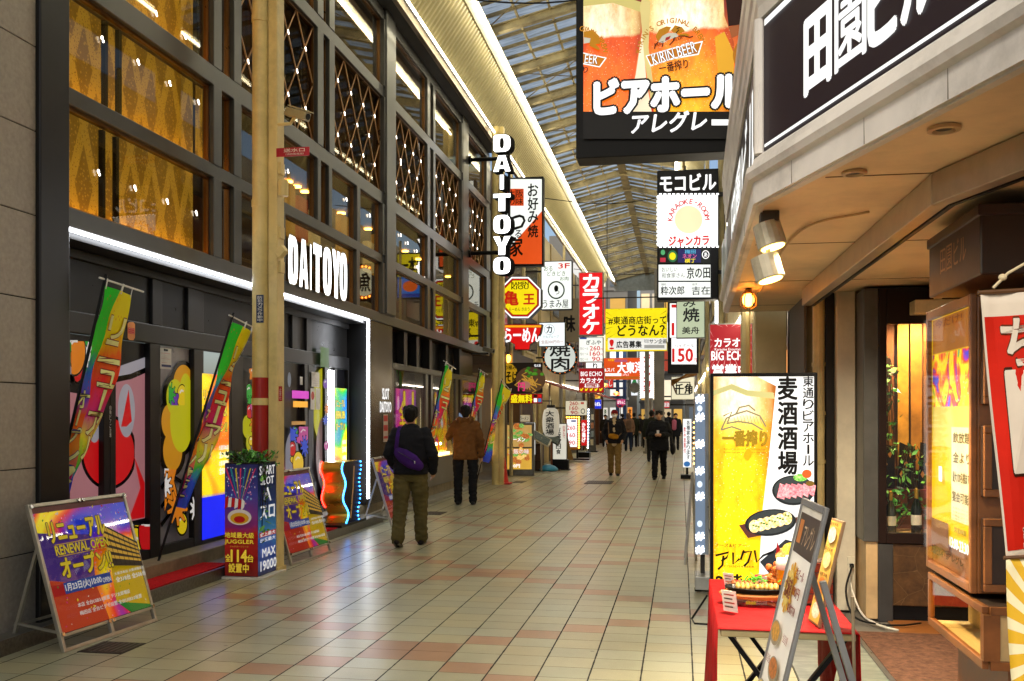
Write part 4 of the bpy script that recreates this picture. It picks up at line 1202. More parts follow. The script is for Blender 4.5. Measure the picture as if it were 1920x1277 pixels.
# ---------------------------------------------------------------- lit notice case with header and lower display
PX = 1.35
nb = wthing('notice_case', 'tall wooden case with a yellow lit poster panel and a glass box below', 'display case', (1.6, 5.0, 0))
yn, yf = yX(1824, PX), yX(1740, PX)
MB().box(PX + .02, PX + .42, yn, yf, .76, 2.16).build('cabinet', wood, nb, bevel=.006)
for (a, b, c, d) in ((yn, yn + .035, .76, 2.17), (yf - .035, yf, .76, 2.17)):
    MB().box(PX - .01, PX + .019, a, b, c, d).build('frame', wood, nb, bevel=.004)
for (c, d) in ((.76, .80), (2.12, 2.17)):
    MB().box(PX - .01, PX + .019, yn + .035, yf - .035, c, d).build('frame', wood, nb, bevel=.004)
pb = xboard(nb, PX + .012, -1)
yel = lit('#f0bc00', .8); pale = lit('#f0d460', .75); wh = lit('#ffffff', 1.3)
pb.rect(1745, 600, 1819, 1040, yel, 'poster')
def prect(x0, f0, x1, f1, m, nm='print'):      # f: fraction down the poster
    z = lambda f: 2.115 - f * 1.31
    ya, yb = yX(x0, PX), yX(x1, PX)
    pb._emit(nm, [([(ya, z(f1)), (yb, z(f1)), (yb, z(f0)), (ya, z(f0))], [(0, 1, 2, 3)])], m)
def ptext(s, x0, f0, x1, f1, m, bold=.02, **k):
    z = lambda f: 2.115 - f * 1.31
    fn0 = pb.fn; pb.fn = lambda a, f: (yX(a, PX), z(f)); pb.text(s, x0, f0, x1, f1, m, bold, **k); pb.fn = fn0
prect(1745, 0, 1819, .14, lit('#b06a18', .7)); prect(1745, .145, 1819, .36, rainbow_mat(.5, 6.0)); prect(1745, .36, 1819, .52, pale); prect(1780, .44, 1819, .80, lit('#f2e6b0', .75))
ptext('今だけ!', 1750, .005, 1800, .04, lit('#7a1a10', .6), .02)
for k, s in enumerate(('飲放題', '金より', '最大120名様まで', '宴会可能!')):
    ptext(s, 1784, .46 + .075 * k, 1816, .50 + .075 * k, lit('#6a5a10', .3), .03)
for k in range(4): ptext('お得なコース', 1785, .745 + .014 * k, 1814, .754 + .014 * k, lit('#a89030', .5), .0)
prect(1746, .82, 1778, .93, lit('#7a4a24', .6)); ptext('田園ビル4F・5F', 1747, .935, 1778, .965, lit('#2a2410', .2), .03)
ptext('営業時間', 1790, .82, 1812, .84, lit('#8a7a20', .4), .02); ptext('13:00-23:30', 1782, .865, 1817, .905, wh, .03); ptext('アレグレ', 1778, .93, 1808, .96, lit('#2a2410', .2), .01)
prect(1762, .60, 1768, .66, wh); 
MB().box(PX - .03, PX - .024, yn + .03, yf - .03, .80, 2.12).build('glass_pane', glass('#ffffff', 1.3, .0, .10), nb)
# header with gold letters
yh0, yh1 = yX(1838, PX - .05), yX(1742, PX - .05)
MB().box(PX - .05, PX + .75, yh0, yh1, 2.22, 2.52).build('header', brown, nb, bevel=.008)
MB().box(PX - .06, PX + .76, yh0 - .01, yh1 + .01, 2.48, 2.53).build('header_cap', brown, nb, bevel=.006)
hb = xboard(nb, PX - .052, -1)
z0 = atX(1788, 502, PX - .05).z; z1 = atX(1788, 452, PX - .05).z
hb.fn = lambda a, z: (yX(a, PX - .05), z)
hb.text('田園ビル', 1764, z0, 1812, z1, paint('#b58a58', .35, .4), .0)
# lower glass display box
yl0, yl1 = yX(1846, PX), yX(1743, PX)
for (a, b, c, d) in ((yl0, yl1, .45, .49), (yl0, yl1, .70, .735), (yl0, yl0 + .03, .491, .699), (yl1 - .03, yl1, .491, .699)):
    MB().box(PX - .01, PX + .02, a, b, c, d).build('frame', wood, nb, bevel=.004)
MB().box(PX + .02, PX + .5, yl0, yl1, .705, .735).build('lid', paint('#2a2018', .35), nb, bevel=.004)
MB().box(PX + .02, PX + .5, yl0, yl1, .45, .47).build('floor', cream, nb)
MB().box(PX + .2, PX + .22, yl0 + .03, yl1, .47, .70).build('back_panel', paint('#d9c48a', .5), nb)
MB().box(PX + .0, PX + .005, yl0 + .03, yl1 - .03, .49, .70).build('glass_pane', glass('#fff4d8', 1.45, .02, .3), nb)
MB().box(PX + .02, PX + .5, yl0 + .001, yl0 + .03, .47, .70).build('end_panel', paint('#b59a68', .5), nb)
MB().box(PX + .02, PX + .52, yl0 - .02, yl0, .45, .49).build('frame', wood, nb); MB().box(PX + .02, PX + .52, yl0 - .02, yl0, .70, .735).build('frame', wood, nb); MB().box(PX - .01, PX + .06, yl0 - .02, yl0, .491, .699).build('frame', wood, nb)
MB().box(PX + .12, PX + .6, yl0 + .06, yl1 - .1, .012, .449).build('base', wood, nb, bevel=.006)
# floor directory panels facing the entrance path
dr = wthing('floor_directory', 'stack of brown framed floor panels beside the yellow lit poster', 'directory board', (1.7, yn - .05, .8))
for k, (za, zb_) in enumerate(((.78, 1.12), (1.22, 1.55), (1.65, 2.1))):
    xa, xb = PX + .03, PX + .6; yy = yn - .05
    MB().box(xa, xb, yy, yy + .04, za, zb_).build('panel', paint('#2a1a10', .4), dr, bevel=.004)
    mb = MB()
    for (a, b, c, d) in ((xa, xb, za, za + .035), (xa, xb, zb_ - .035, zb_), (xa, xa + .035, za + .036, zb_ - .036)): mb.box(a, b, yy - .02, yy - .001, c, d)
    mb.build('frame', wood, dr, bevel=.004)
db = Board(dr, lambda x, z: (x, z), yn - .075, lambda u, z, y: (u, y, z))
db.text('2', PX + .17, .84, PX + .32, 1.06, paint('#b8a88a', .5), .04)
for k, z in enumerate((1.28, 1.36, 1.72, 1.8)): db.text('居酒屋', PX + .12, z, PX + .3, z + .05, paint('#a89878', .5), .0)

# ---------------------------------------------------------------- red and yellow cloth banner at the right edge
def nobori(name, label, yb, corners, m, texts, n=(8, 24)):
    """hanging cloth facing the camera; corners in photo pixels at distance yb"""
    tl, tr, br, bl_ = [atY(px, py, yb) for px, py in corners]
    t = wthing(name, label, 'banner', (bl_.x, yb, bl_.z))
    def S(u, v, y=0.0):
        p = tl.lerp(tr, u).lerp(bl_.lerp(br, u), v)
        return (p.x, p.y + .012 * math.sin(5 * v + 7 * u) + y, p.z)
    vs = [S(i / n[0], j / n[1]) for j in range(n[1] + 1) for i in range(n[0] + 1)]
    fs = [(j * (n[0] + 1) + i, j * (n[0] + 1) + i + 1, (j + 1) * (n[0] + 1) + i + 1, (j + 1) * (n[0] + 1) + i) for j in range(n[1]) for i in range(n[0])]
    mb = MB(); mb.add(vs, fs); o = mb.build('cloth', m, t, smooth=True)
    md = o.modifiers.new('thick', 'SOLIDIFY'); md.thickness = .003
    b = Board(t, lambda u, v: (u, -v), -.006, lambda u, z, y: S(u, -z, y), step=.0004)
    return t, b
wcl = paint('#d9ccb8', .8, 0, .06, 4); rcl = paint('#c8220f', .75, 0, .12, 3); ink = paint('#14100c', .7)
t, b = nobori('cloth_banner', 'red cloth banner with a big white number one at the right edge', 3.45, ((1838, 552), (1990, 545), (2010, 1045), (1885, 1055)), wcl, None)
b.rect(.025, .085, 1.0, .955, rcl)
b.text('ち', .22, .10, .75, .27, wcl, .05, outline=paint('#5a2a10', .7), orad=.07)
b.text('1', .22, .30, .58, .66, wcl, .06, outline=paint('#3a1a08', .7), orad=.05)
b.text('ょい飲み', .8, .12, .98, .6, wcl, .03); b.text('1980円', .38, .68, .97, .74, ink, .05, outline=wcl, orad=.12)
b.disc(.68, .85, .28, .085, wcl); b.text('当', .28, .875, .50, .945, ink, .06, outline=wcl, orad=.1); b.text('店', .54, .875, .78, .945, ink, .06, outline=wcl, orad=.1)
mb = MB(); mb.tube([tuple(atY(1862, 540, 3.44)), tuple(atY(1890, 512, 3.44)), tuple(atY(1990, 455, 3.44))], .005, 6); mb.ell(tuple(atY(1880, 520, 3.44)), (.014, .012, .012), 8, 6); mb.build('rope', paint('#d8c8a0', .8), t)
mb = MB(); mb.tube([tuple(atY(1834, 549, 3.45)), tuple(atY(2000, 540, 3.45))], .008, 8); mb.build('rod', paint('#5a3a1a', .5), t)
def rays_mat():
    m, nt, bs = newmat("yellow ray cloth"); tc = nd(nt, "ShaderNodeTexCoord").outputs["Generated"]
    sp = nd(nt, "ShaderNodeSeparateXYZ"); nt.links.new(tc, sp.inputs[0])
    an = mth(nt, 'ARCTAN2', mth(nt, 'SUBTRACT', sp.outputs[2], .55), mth(nt, 'SUBTRACT', sp.outputs[0], .75))
    st = mth(nt, 'GREATER_THAN', mth(nt, 'SINE', mth(nt, 'MULTIPLY', an, 34.0)), .15)
    nt.links.new(mixc(nt, st, lin('#d8a81a'), lin('#e8dcae')), bs.inputs["Base Color"]); bs.inputs["Roughness"].default_value = .75; return m
t, b = nobori('cloth_banner', 'yellow ray-patterned cloth banner below the red one at the right edge', 3.42, ((1886, 1050), (2010, 1042), (2030, 1400), (1902, 1410)), rays_mat(), None)
b.text('T', .30, .06, .62, .16, ink, .06, outline=wcl, orad=.1); b.text('生', .25, .24, .75, .5, paint('#e8c020', .7), .04, outline=ink, orad=.06); b.text('ビ', .25, .55, .75, .8, paint('#e8c020', .7), .04, outline=ink, orad=.06)
MB().tube([tuple(atY(1882, 1046, 3.42)), tuple(atY(2012, 1040, 3.42))], .006, 8).build('rod', paint('#5a3a1a', .5), t)

# ---------------------------------------------------------------- red table with food samples
ZT = .70
TY0, TY1, TX0, TX1 = 4.13, 5.38, .155, .72
tb = wthing('folding_table', 'folding table with black legs under a red cloth', 'table', (.43, 4.75, 0))
MB().box(TX0 + .01, TX1 - .01, TY0 + .01, TY1 - .01, ZT - .035, ZT - .006).build('tabletop', paint('#9a8a60', .5), tb, bevel=.004)
blkmet = paint('#17171a', .35, .5)
for y in (TY0 + .12, TY1 - .2):
    for (xa, xb) in ((TX0 + .04, TX1 - .06), (TX1 - .04, TX0 + .06)):
        MB().beam((xa, y + (.03 if xa < xb else -.03), ZT - .04), (xb, y + (.03 if xa < xb else -.03), .03), .035, .02).build('leg', blkmet, tb)
MB().beam((TX0 + .06, TY0 + .15, .1), (TX0 + .06, TY1 - .2, .1), .025, .025).build('stretcher', blkmet, tb); MB().beam((TX1 - .06, TY0 + .15, .1), (TX1 - .06, TY1 - .2, .1), .025, .025).build('stretcher', blkmet, tb)
mb = MB(); n = 26; vs = []; fs = []
def edge(i, side):
    y = TY0 + (TY1 - TY0) * i / n; return y
redc = paint('#a00408', .75, 0, .22, 6, bump=.55, bscale=14)
for i in range(n + 1):
    y = TY0 + (TY1 - TY0) * i / n; w = .012 * math.sin(i * 1.1); 
    vs += [(TX0 - .03 + w - .10 * (1 - i / n) * 0, y, .06 + .02 * math.sin(i)), (TX0 - .012 + w * .5, y, .4), (TX0 - .004, y, ZT - .002), (TX0 + .004, y, ZT), (TX1 - .004, y, ZT), (TX1 + .004, y, ZT - .004), (TX1 + .012 + w, y, .52 - .3 * abs(math.sin(i * .18 + .6))), (TX1 + .03 + w, y, .42 - .36 * abs(math.sin(i * .18 + .6)))]
for i in range(n):
    for j in range(7): a = i * 8 + j; fs.append((a, a + 1, a + 9, a + 8))
mb.add(vs, fs); o = mb.build('tablecloth', redc, None, smooth=True); md = o.modifiers.new('thick', 'SOLIDIFY'); md.thickness = .003
tag(o, 'red cloth draped over the folding table, hanging down on the street side', 'tablecloth')
ZT2 = ZT + .004
def ontab(px, py): p = atZ(px, py, ZT2); return (p.x, p.y, ZT2)
# oval iron plate on a wooden board
c = ontab(1420, 1130)
t = thing('sizzle_plate', 'oval black iron plate of sliced food on a wooden board, front of the red table', 'food plate', c)
MB().lathe([(.001, .03), (.17, .03), (.18, .045), (.175, .05), (.001, .05)], (0, 0, .0), 28, sx=1, sy=.62).build('wooden_board', paint('#a8662a', .5), t)
MB().lathe([(.001, .052), (.13, .052), (.155, .075), (.15, .078), (.125, .06), (.001, .06)], (0, 0, 0), 28, sx=1, sy=.6).build('iron_plate', black, t)
rnd = random.Random(9)
mb = MB()
for i in range(9): mb.ell((-.09 + .022 * i, rnd.uniform(-.01, .01), .075), (.014, .05, .02), 8, 6)
mb.build('food', paint('#d8a850', .5, 0, .3, 40), t, smooth=True)
mb = MB()
for i in range(30):
    p = Vector((rnd.gauss(-.01, .03), rnd.gauss(0, .02), .1 + rnd.uniform(0, .02))); mb.tube([p, p + Vector((rnd.uniform(-.03, .03), rnd.uniform(-.02, .02), rnd.uniform(0, .02)))], .003, 4)
mb.build('garnish', paint('#5ab82a', .5), t)
MB().box(-.11, .11, -.09, .09, .0, .029).build('riser', glass('#f0f0f0', 1.45, .05), t)
c = ontab(1405, 1108)
t = thing('skewer_plate', 'dark rectangular plate of grilled skewers on the red table', 'food plate', c)
MB().box(-.12, .12, -.06, .06, .0, .018).build('plate', paint('#1f2420', .35), t, bevel=.006)
for i in range(3):
    mb = MB(); y = -.035 + .035 * i; mb.tube([(-.11, y, .035), (.12, y, .035)], .0025, 5)
    for k in range(6): mb.ell((-.075 + .028 * k, y, .036), (.017, .015, .013), 7, 5)
    mb.build('skewer', paint('#8a4a18', .5, 0, .3, 50), t)
c = ontab(1452, 1098)
t = thing('fried_food_plate', 'plate heaped with brown fried food between the skewers and the beer mugs', 'food plate', c)
MB().lathe([(.001, 0), (.06, 0), (.085, .02), (.08, .022), (.001, .008)], (0, 0, 0), 20).build('plate', paint('#c8b890', .4), t)
mb = MB()
for i in range(26): mb.ell((rnd.gauss(0, .03), rnd.gauss(0, .025), .02 + .1 * rnd.random() ** 1.5), (.02, .018, .018), 7, 5)
mb.build('food', paint('#b8641a', .55, 0, .35, 60, bump=.4, bscale=150), t)
mb = MB()
for i in range(14): mb.tube([(rnd.gauss(.05, .015), rnd.gauss(0, .02), .02), (rnd.gauss(.06, .02), rnd.gauss(0, .03), .07)], .004, 4)
mb.build('garnish', paint('#d8d080', .5), t)
def mug(px, py, label):
    t = thing('beer_mug', label, 'beer mug', ontab(px, py), 0, 'beer mugs on the red table')
    MB().lathe([(.001, 0), (.033, 0), (.036, .01), (.038, .125), (.001, .125)], (0, 0, 0), 18).build('beer', paint('#c87a10', .1, 0, .05), t)
    MB().lathe([(.039, .12), (.041, .15), (.036, .175), (.001, .18)], (0, 0, 0), 18).build('foam', paint('#efe6cf', .7, bump=.3, bscale=200), t, smooth=True)
    MB().tube([(.036, 0, .03), (.062, 0, .04), (.066, 0, .09), (.04, 0, .11)], .007, 8).build('handle', paint('#d8a850', .1), t)
mug(1470, 1112, 'left sample beer mug with a thick head of foam on the red table'); mug(1487, 1106, 'right sample beer mug half hidden behind the leaning menu board')
def card(px, py, s, rot, label, red=False):
    t = thing('price_card', label, 'price card', ontab(px, py), rot, 'price cards on the red table')
    mb = MB(); mb.beam((0, .02, 0), (0, .0, s * 1.3), s, .003, up=(0, 1, 0)); mb.build('card', paint('#e0d6c4', .4), t)
    b = Board(t, lambda u, v: (u, v), 0, lambda u, z, y: (u, .02 - .02 * z / (s * 1.3) - .003 + y, z))
    for k in range(4): b.rect(-s * .35, s * (1.1 - .25 * k), s * (.35 - .12 * (k % 2)), s * (1.02 - .25 * k), paint('#a8322a', .5) if k % 2 == 0 else paint('#4a3a30', .5))
card(1366, 1148, .075, R(-35), 'price card standing at the front left corner of the red table')
card(1384, 1128, .06, R(-30), 'small price card just behind the corner card on the red table')
card(1365, 1103, .06, R(-35), 'price card at the rear left beside the skewers')
card(1428, 1108, .055, R(10), 'price card in a red holder between the skewers and the fried food')
c = ontab(1437, 1096); t = thing('card_holder', 'small bright red box behind the price cards on the red table', 'box', c); MB().box(-.06, .06, -.02, .02, 0, .05).build('carton', paint('#d01818', .4), t, bevel=.003)
# brick block
c = Vector((.63, 4.78, ZT2))
t = wthing('brick_block', 'block of red bricks weighing down the end of the red table', 'brick block', c)
mb = MB(); rb = random.Random(2)
for k in range(4):
    for j in range(2):
        o = .035 * (k % 2); xa = c.x - .075 + j * .075 - (o if j else 0) ; xb = c.x - .002 + j * .075 - (o if not j else 0)
        MB().box(min(xa, xb), max(xa, xb) if not j else c.x + .075, c.y - .07, c.y + .07, c.z + .05 * k + .003, c.z + .05 * k + .047).build('brick', paint('#7a3420', .85, 0, .3, 30, bump=.6, bscale=90), t, bevel=.004)
MB().box(c.x - .07, c.x + .07, c.y - .066, c.y + .066, c.z, c.z + .2).build('mortar', paint('#4a3a32', .9), t)

# ---------------------------------------------------------------- leaning menu board (A-frame) in front of the table
def frame_axes(t, p0, ux, up):
    ux = Vector(ux).normalized(); up = Vector(up); up = (up - ux * up.dot(ux)).normalized(); yy = up.cross(ux)
    m = Matrix(((ux.x, yy.x, up.x, p0[0]), (ux.y, yy.y, up.y, p0[1]), (ux.z, yy.z, up.z, p0[2]), (0, 0, 0, 1)))
    t.matrix_world = m
    t.location = m.to_translation(); t.rotation_euler = m.to_euler()
def menu_print(b, w, h):
    bw = lambda x: x * w; bh = lambda z: z * h
    f = b.fn; b.fn = lambda x, z: (x * w, z * h)
    b.rect(.03, .02, .97, .98, paint('#fffaf0', .4, 0, .03), 'paper')
    b.rect(.03, .86, .97, .98, paint('#3a2a1a', .45)); b.text('アレグレ', .35, .885, .9, .955, paint('#d8b890', .5), .0); b.rect(.1, .89, .28, .96, paint('#c87828', .5))
    for cx, cz, r in ((.35, .76, .25), ):
        for k in range(12):
            a = k * math.pi / 6; b.line([(cx, cz), (cx + r * math.cos(a), cz + r * .3 * math.sin(a))], .03, paint('#e0a818', .5))
        b.disc(cx, cz, r * .7, r * .22, paint('#e0c060', .5)); b.text('北海道', cx - .15, cz - .03, cx + .15, cz + .03, paint('#8a2a18', .5), .02)
    for k, s in enumerate(('生ビール', '390円', '本日のおすすめ')): b.text(s, .58, .80 - .05 * k, .93, .83 - .05 * k, paint('#a03a2a', .5), .01)
    rnd = random.Random(11)
    for k in range(5):
        cz = .62 - .09 * k; cx = .32 + .3 * (k % 2)
        b.disc(cx, cz, .24, .036, paint('#a89a80', .4)); b.disc(cx, cz + .004, .2, .028, paint(('#d8a040', '#c87a38', '#e0c878', '#b85a30', '#d8b858')[k], .5, 0, .35, 60))
        b.text('当店自慢', .72 - .55 * (k % 2), cz + .0, .95 - .55 * (k % 2), cz + .025, paint('#a03a2a', .5), .0)
    b.rect(.1, .155, .97, .205, paint('#d8a030', .5)); b.text('宴会コース', .15, .165, .9, .195, paint('#8a2a18', .5), .01)
    b.disc(.5, .08, .33, .05, paint('#2a2622', .4)); b.disc(.5, .085, .27, .04, paint('#d8b040', .5, 0, .35, 60))
    b.fn = f
t = thing('menu_board', 'tall leaning menu board with gray frame in front of the red table', 'menu board')
frame_axes(t, (.135, 3.68, 0), (.07, -1, 0), (.30, 0, 1.28))
W, H = .40, 1.33
gy = paint('#7c7c7a', .4, .3)
for (a, b_, c, d) in ((0, .018, 0, H), (W - .025, W, 0, H), (.0251, W - .0251, H - .025, H), (.0251, W - .0251, .06, .085)):
    MB().box(a, b_, .006, .02, c, d).build('frame', gy, t, bevel=.003)
MB().box(.0182, W - .0252, .012, .019, .0852, H - .0252).build('panel', paint('#e8e2d2', .5), t)
bd = Board(t, lambda x, z: (x, z), .011, lambda u, z, y: (u * (W - .05) / W + .025, y, .085 + z * (H - .11) / H)); menu_print(bd, W, H)
Mi = t.matrix_basis.inverted()
tp = Mi @ Vector((.46, 3.3, 1.05)); bt = Mi @ Vector((.76, 3.3, .01)); tp2 = Mi @ Vector((.46, 3.64, 1.05)); bt2 = Mi @ Vector((.76, 3.64, .01))
MB().beam(tp, bt, .03, .02).build('rear_leg', gy, t); MB().beam(tp2, bt2, .03, .02).build('rear_leg', gy, t)
MB().tube([tuple(Mi @ Vector((.575, 3.42, .98))), tuple(Mi @ Vector((.585, 3.42, .5))), tuple(Mi @ Vector((.58, 3.42, .1)))], .006, 6).build('string', paint('#8a7a60', .8), t)
MB().ell(tuple(Mi @ Vector((.585, 3.42, .48))), (.018, .018, .018), 8, 6).build('knot', paint('#8a5a4a', .8), t)
t = thing('narrow_menu', 'narrow yellow menu panel leaning behind the big gray menu board', 'menu board')
frame_axes(t, (.545, 4.36, ZT2), (.15, -1, 0), (.10, 0, .42))
MB().box(0, .16, 0, .012, 0, .46).build('frame', paint('#8a6a48', .5), t, bevel=.003)
bd = Board(t, lambda x, z: (x, z), -.0015); 
f0 = bd.fn; bd.rect(.01, .01, .15, .45, paint('#d8b048', .5, 0, .2, 8), 'paper')
for k in range(4): bd.disc(.08, .06 + .11 * k, .05, .035, paint(('#e8e0c0', '#c87828', '#f0d890')[k % 3], .5, 0, .3, 60)); bd.text('おすすめ', .03, .10 + .11 * k, .13, .115 + .11 * k, paint('#7a2a18', .5), .01)
# ================================================================ signs
W_ = lit('#ffffff', 1.25); K_ = paint('#0a0a0a', .35); BK = lit('#0b0b0b', .3); RD = lit('#d01414', 1.0); RD2 = lit('#b01c22', .8); YL = lit('#f2dc12', 1.1); OR = lit('#e0521a', 1.0)
OFFW = lit('#eef3ee', 1.15); GRN = lit('#3a6a30', .4); CR = lit('#ece6c8', .9)
caseb = paint('#0a0a0b', .45, .1); caseg = paint('#8d8d88', .4, .4); steelp = paint('#33312e', .45, .6)
def gradz(name, stops, s, nz=0.0):
    m, nt, b = newmat(name); co = objco(nt); sp = nd(nt, "ShaderNodeSeparateXYZ"); nt.links.new(co, sp.inputs[0])
    za, zb = stops[0][0], stops[-1][0]; v = sp.outputs[2]
    if nz: v = mth(nt, 'MULTIPLY_ADD', mth(nt, 'SUBTRACT', noise(nt, co, 5, 4), .5), nz, v)
    mr = nd(nt, "ShaderNodeMapRange"); nt.links.new(v, mr.inputs[0]); mr.inputs[1].default_value = za; mr.inputs[2].default_value = zb
    col = ramp(nt, mr.outputs[0], [((z - za) / (zb - za), c) for z, c in stops])
    nt.links.new(col, b.inputs["Base Color"]); nt.links.new(col, b.inputs["Emission Color"]); b.inputs["Emission Strength"].default_value = s * LITK; b.inputs["Roughness"].default_value = .3
    return m
def beer(name, stops, s, xr):
    """printed photograph of a full beer glass: depth towards the sides, rising bubbles, cloudy swirls"""
    m = gradz(name, stops, s, .10); nt = m.node_tree; b = nt.nodes["Principled BSDF"]; src = b.inputs["Base Color"].links[0].from_socket
    co = objco(nt); sp = nd(nt, "ShaderNodeSeparateXYZ"); nt.links.new(co, sp.inputs[0])
    mr = nd(nt, "ShaderNodeMapRange"); nt.links.new(sp.outputs[0], mr.inputs[0]); mr.inputs[1].default_value = xr[0]; mr.inputs[2].default_value = xr[1]
    side = ramp(nt, mr.outputs[0], [(0, '#a86a20'), (.12, '#f0d8a0'), (.3, '#ffffff'), (.6, '#ffffff'), (.86, '#ead0a0'), (1, '#a06420')])
    c = mixc(nt, 1.0, src, side, 'MULTIPLY')
    mp = nd(nt, "ShaderNodeMapping"); nt.links.new(co, mp.inputs[0]); mp.inputs["Scale"].default_value = (1, 1, .45)
    c = mixc(nt, .75, c, ramp(nt, noise(nt, mp.outputs[0], 9, 7, .7), [(.35, '#d8a868'), (.6, '#ffffff')]), 'MULTIPLY')
    v = nd(nt, "ShaderNodeTexVoronoi"); v.inputs["Scale"].default_value = 42; nt.links.new(co, v.inputs["Vector"])
    c = mixc(nt, mth(nt, 'MULTIPLY', mth(nt, 'LESS_THAN', v.outputs["Distance"], .13), .45), c, (1, .93, .7, 1))
    nt.links.new(c, b.inputs["Base Color"]); nt.links.new(c, b.inputs["Emission Color"])
    return m
def food(cols, sc=60.0):
    """fine mottled print for pictures of food"""
    key = ('food', tuple(cols), sc)
    if key in MATS: return MATS[key]
    m, nt, b = newmat("food print"); co = objco(nt)
    f = noise(nt, co, sc, 5, .75); n = len(cols)
    col = ramp(nt, f, [(.34 + .34 * i / (n - 1), c) for i, c in enumerate(cols)])
    nt.links.new(col, b.inputs["Base Color"]); nt.links.new(col, b.inputs["Emission Color"]); b.inputs["Emission Strength"].default_value = .42; b.inputs["Roughness"].default_value = .35
    MATS[key] = m
    return m

# ---- big beer hall sign
b = front_sign('hanging_sign', 'huge beer hall sign with two beer glasses and white lettering at the top', 'hanging sign', 9.85, 1080, -40, 1440, 289, .32, caseb, None)
z = lambda py: b.fn(1200, py)[1]
b.rect(1094, -30, 1432, 210, gradz('amber print', [(z(210), '#c02c08'), (z(120), '#d8641a'), (z(20), '#7a1c08'), (z(-30), '#3a0c04')], 1.0, .2))
gl = beer('beer glass', [(z(210), '#f8b414'), (z(170), '#f8ac18'), (z(110), '#f08c14'), (z(66), '#e0640c'), (z(60), '#f4eeda'), (z(20), '#f4eeda'), (z(-30), '#d8c890')], 1.15, (b.fn(1200, 100)[0], b.fn(1380, 100)[0]))
gl2 = beer('beer glass', [(z(210), '#f0780c'), (z(120), '#e86408'), (z(68), '#d85408'), (z(62), '#efe8d0'), (z(20), '#e8e0c4'), (z(-30), '#d8c080')], 1.1, (b.fn(1070, 100)[0], b.fn(1206, 100)[0]))
b.poly([(1094, 10), (1150, 2), (1204, 22), (1198, 90), (1178, 210), (1094, 210)], gl2)
b.poly([(1094, -5), (1150, -14), (1206, 6), (1204, 24), (1150, 6), (1094, 12)], lit('#d8c878', .9))
b.poly([(1204, 60), (1212, 150), (1222, 210), (1176, 210), (1192, 140)], lit('#f6e2c0', 1.2))
b.poly([(1202, 10), (1206, -30), (1356, -30), (1358, 30), (1376, 80), (1376, 210), (1226, 210), (1210, 100)], gl)
b.poly([(1200, 14), (1205, -8), (1220, 4), (1216, 90), (1230, 200), (1222, 200), (1208, 110)], lit('#e8d48a', .9))
b.poly([(1340, 70), (1358, 60), (1376, 100), (1376, 200), (1352, 200)], lit('#f0b030', .9))
b.poly([(1366, 52), (1390, 44), (1400, 60), (1372, 72)], lit('#b8683a', .7)); b.poly([(1358, -30), (1432, -30), (1432, 40), (1366, 50)], lit('#3a140a', .4))
b.ring(1420, 105, 46, 40, .14, lit('#c07a18', .8), a0=100, a1=260)
gd = lit('#c8860e', .8); ink2 = lit('#2a1a10', .2)
b.arc("KIRIN'S ORIGINAL BREW", 1258, 100, 62, 172, 20, 10, gd, .05); b.arc("GINAL BREW", 1082, 108, 54, 80, 12, 10, gd, .05)
def emblem(cx, cy, k, r=0.0):
    """golden leaping beast emblem"""
    def P(x, y): return (cx + k * (x * math.cos(r) - y * math.sin(r)), cy + k * (x * math.sin(r) + y * math.cos(r)))
    def S(pts, m): b.poly([P(*q) for q in pts], m, 'emblem')
    S([(-46, -4), (-34, -22), (-10, -30), (4, -26), (-6, -12), (-24, -2), (-40, 14)], gd); S([(2, -16), (16, -30), (36, -22), (44, -8), (30, -4), (14, -2)], gd); S([(24, -2), (46, -2), (58, 6), (34, 8)], gd)
    S([(-40, 14), (-26, -2), (-6, -10), (16, -6), (24, 4), (8, 8), (-10, 12), (-26, 20)], lit('#d8d4c0', .8)); S([(-16, 4), (0, 0), (-6, 10), (-20, 14)], lit('#b01818', .8))
    for pts in ([(-40, 14), (-50, 22), (-54, 34)], [(-26, 18), (-30, 30)], [(12, 6), (4, 18), (-8, 28)], [(22, 4), (40, 6), (56, 12), (66, 10)], [(16, -6), (26, -14), (20, -18), (30, -22)]):
        b.line([P(*q) for q in pts], .018 * k, ink2, 'emblem')
emblem(1258, 68, .62, -.12)
b.fn0 = b.fn
for ch, x0 in (('DRAFT', 1227), ('BEER', 1262)): b.text(ch, x0, 81 - (x0 - 1227) * .28, x0 + 18, 86 - (x0 - 1227) * .28, lit('#5a1808', .4), .01, rot=.2)
b.poly([(1211, 106), (1258, 92), (1318, 78), (1310, 104), (1264, 112), (1220, 126)], W_); b.poly([(1213, 107), (1258, 94), (1315, 81), (1308, 102), (1264, 109), (1221, 123)], lit('#c8780c', .9))
b.text('KIRIN BEER', 1222, 93, 1306, 109, W_, .0, outline=ink2, orad=.06, rot=.24)
b.poly([(1094, 100), (1138, 110), (1125, 128), (1094, 122)], W_); b.poly([(1094, 102), (1135, 111), (1124, 126), (1094, 120)], lit('#c8780c', .9)); b.text('EER', 1097, 105, 1121, 120, W_, .0, outline=ink2, orad=.06, rot=-.12)
b.text('一番搾り', 1236, 118, 1290, 133, lit('#5a1408', .4), .03, rot=.13); b.text('り', 1094, 127, 1103, 138, lit('#5a1408', .4), .03)
for pts, m_ in (([(1095, 62), (1112, 58), (1124, 70), (1126, 84), (1112, 86), (1095, 80)], gd), ([(1095, 72), (1108, 74), (1106, 82), (1095, 84)], lit('#d8d4c0', .8)), ([(1108, 80), (1118, 86), (1126, 94), (1122, 96), (1106, 88)], gd)): b.poly(pts, m_, 'emblem')
b.rect(1094, 211, 1432, 262, lit('#100d0c', .3), 'face')
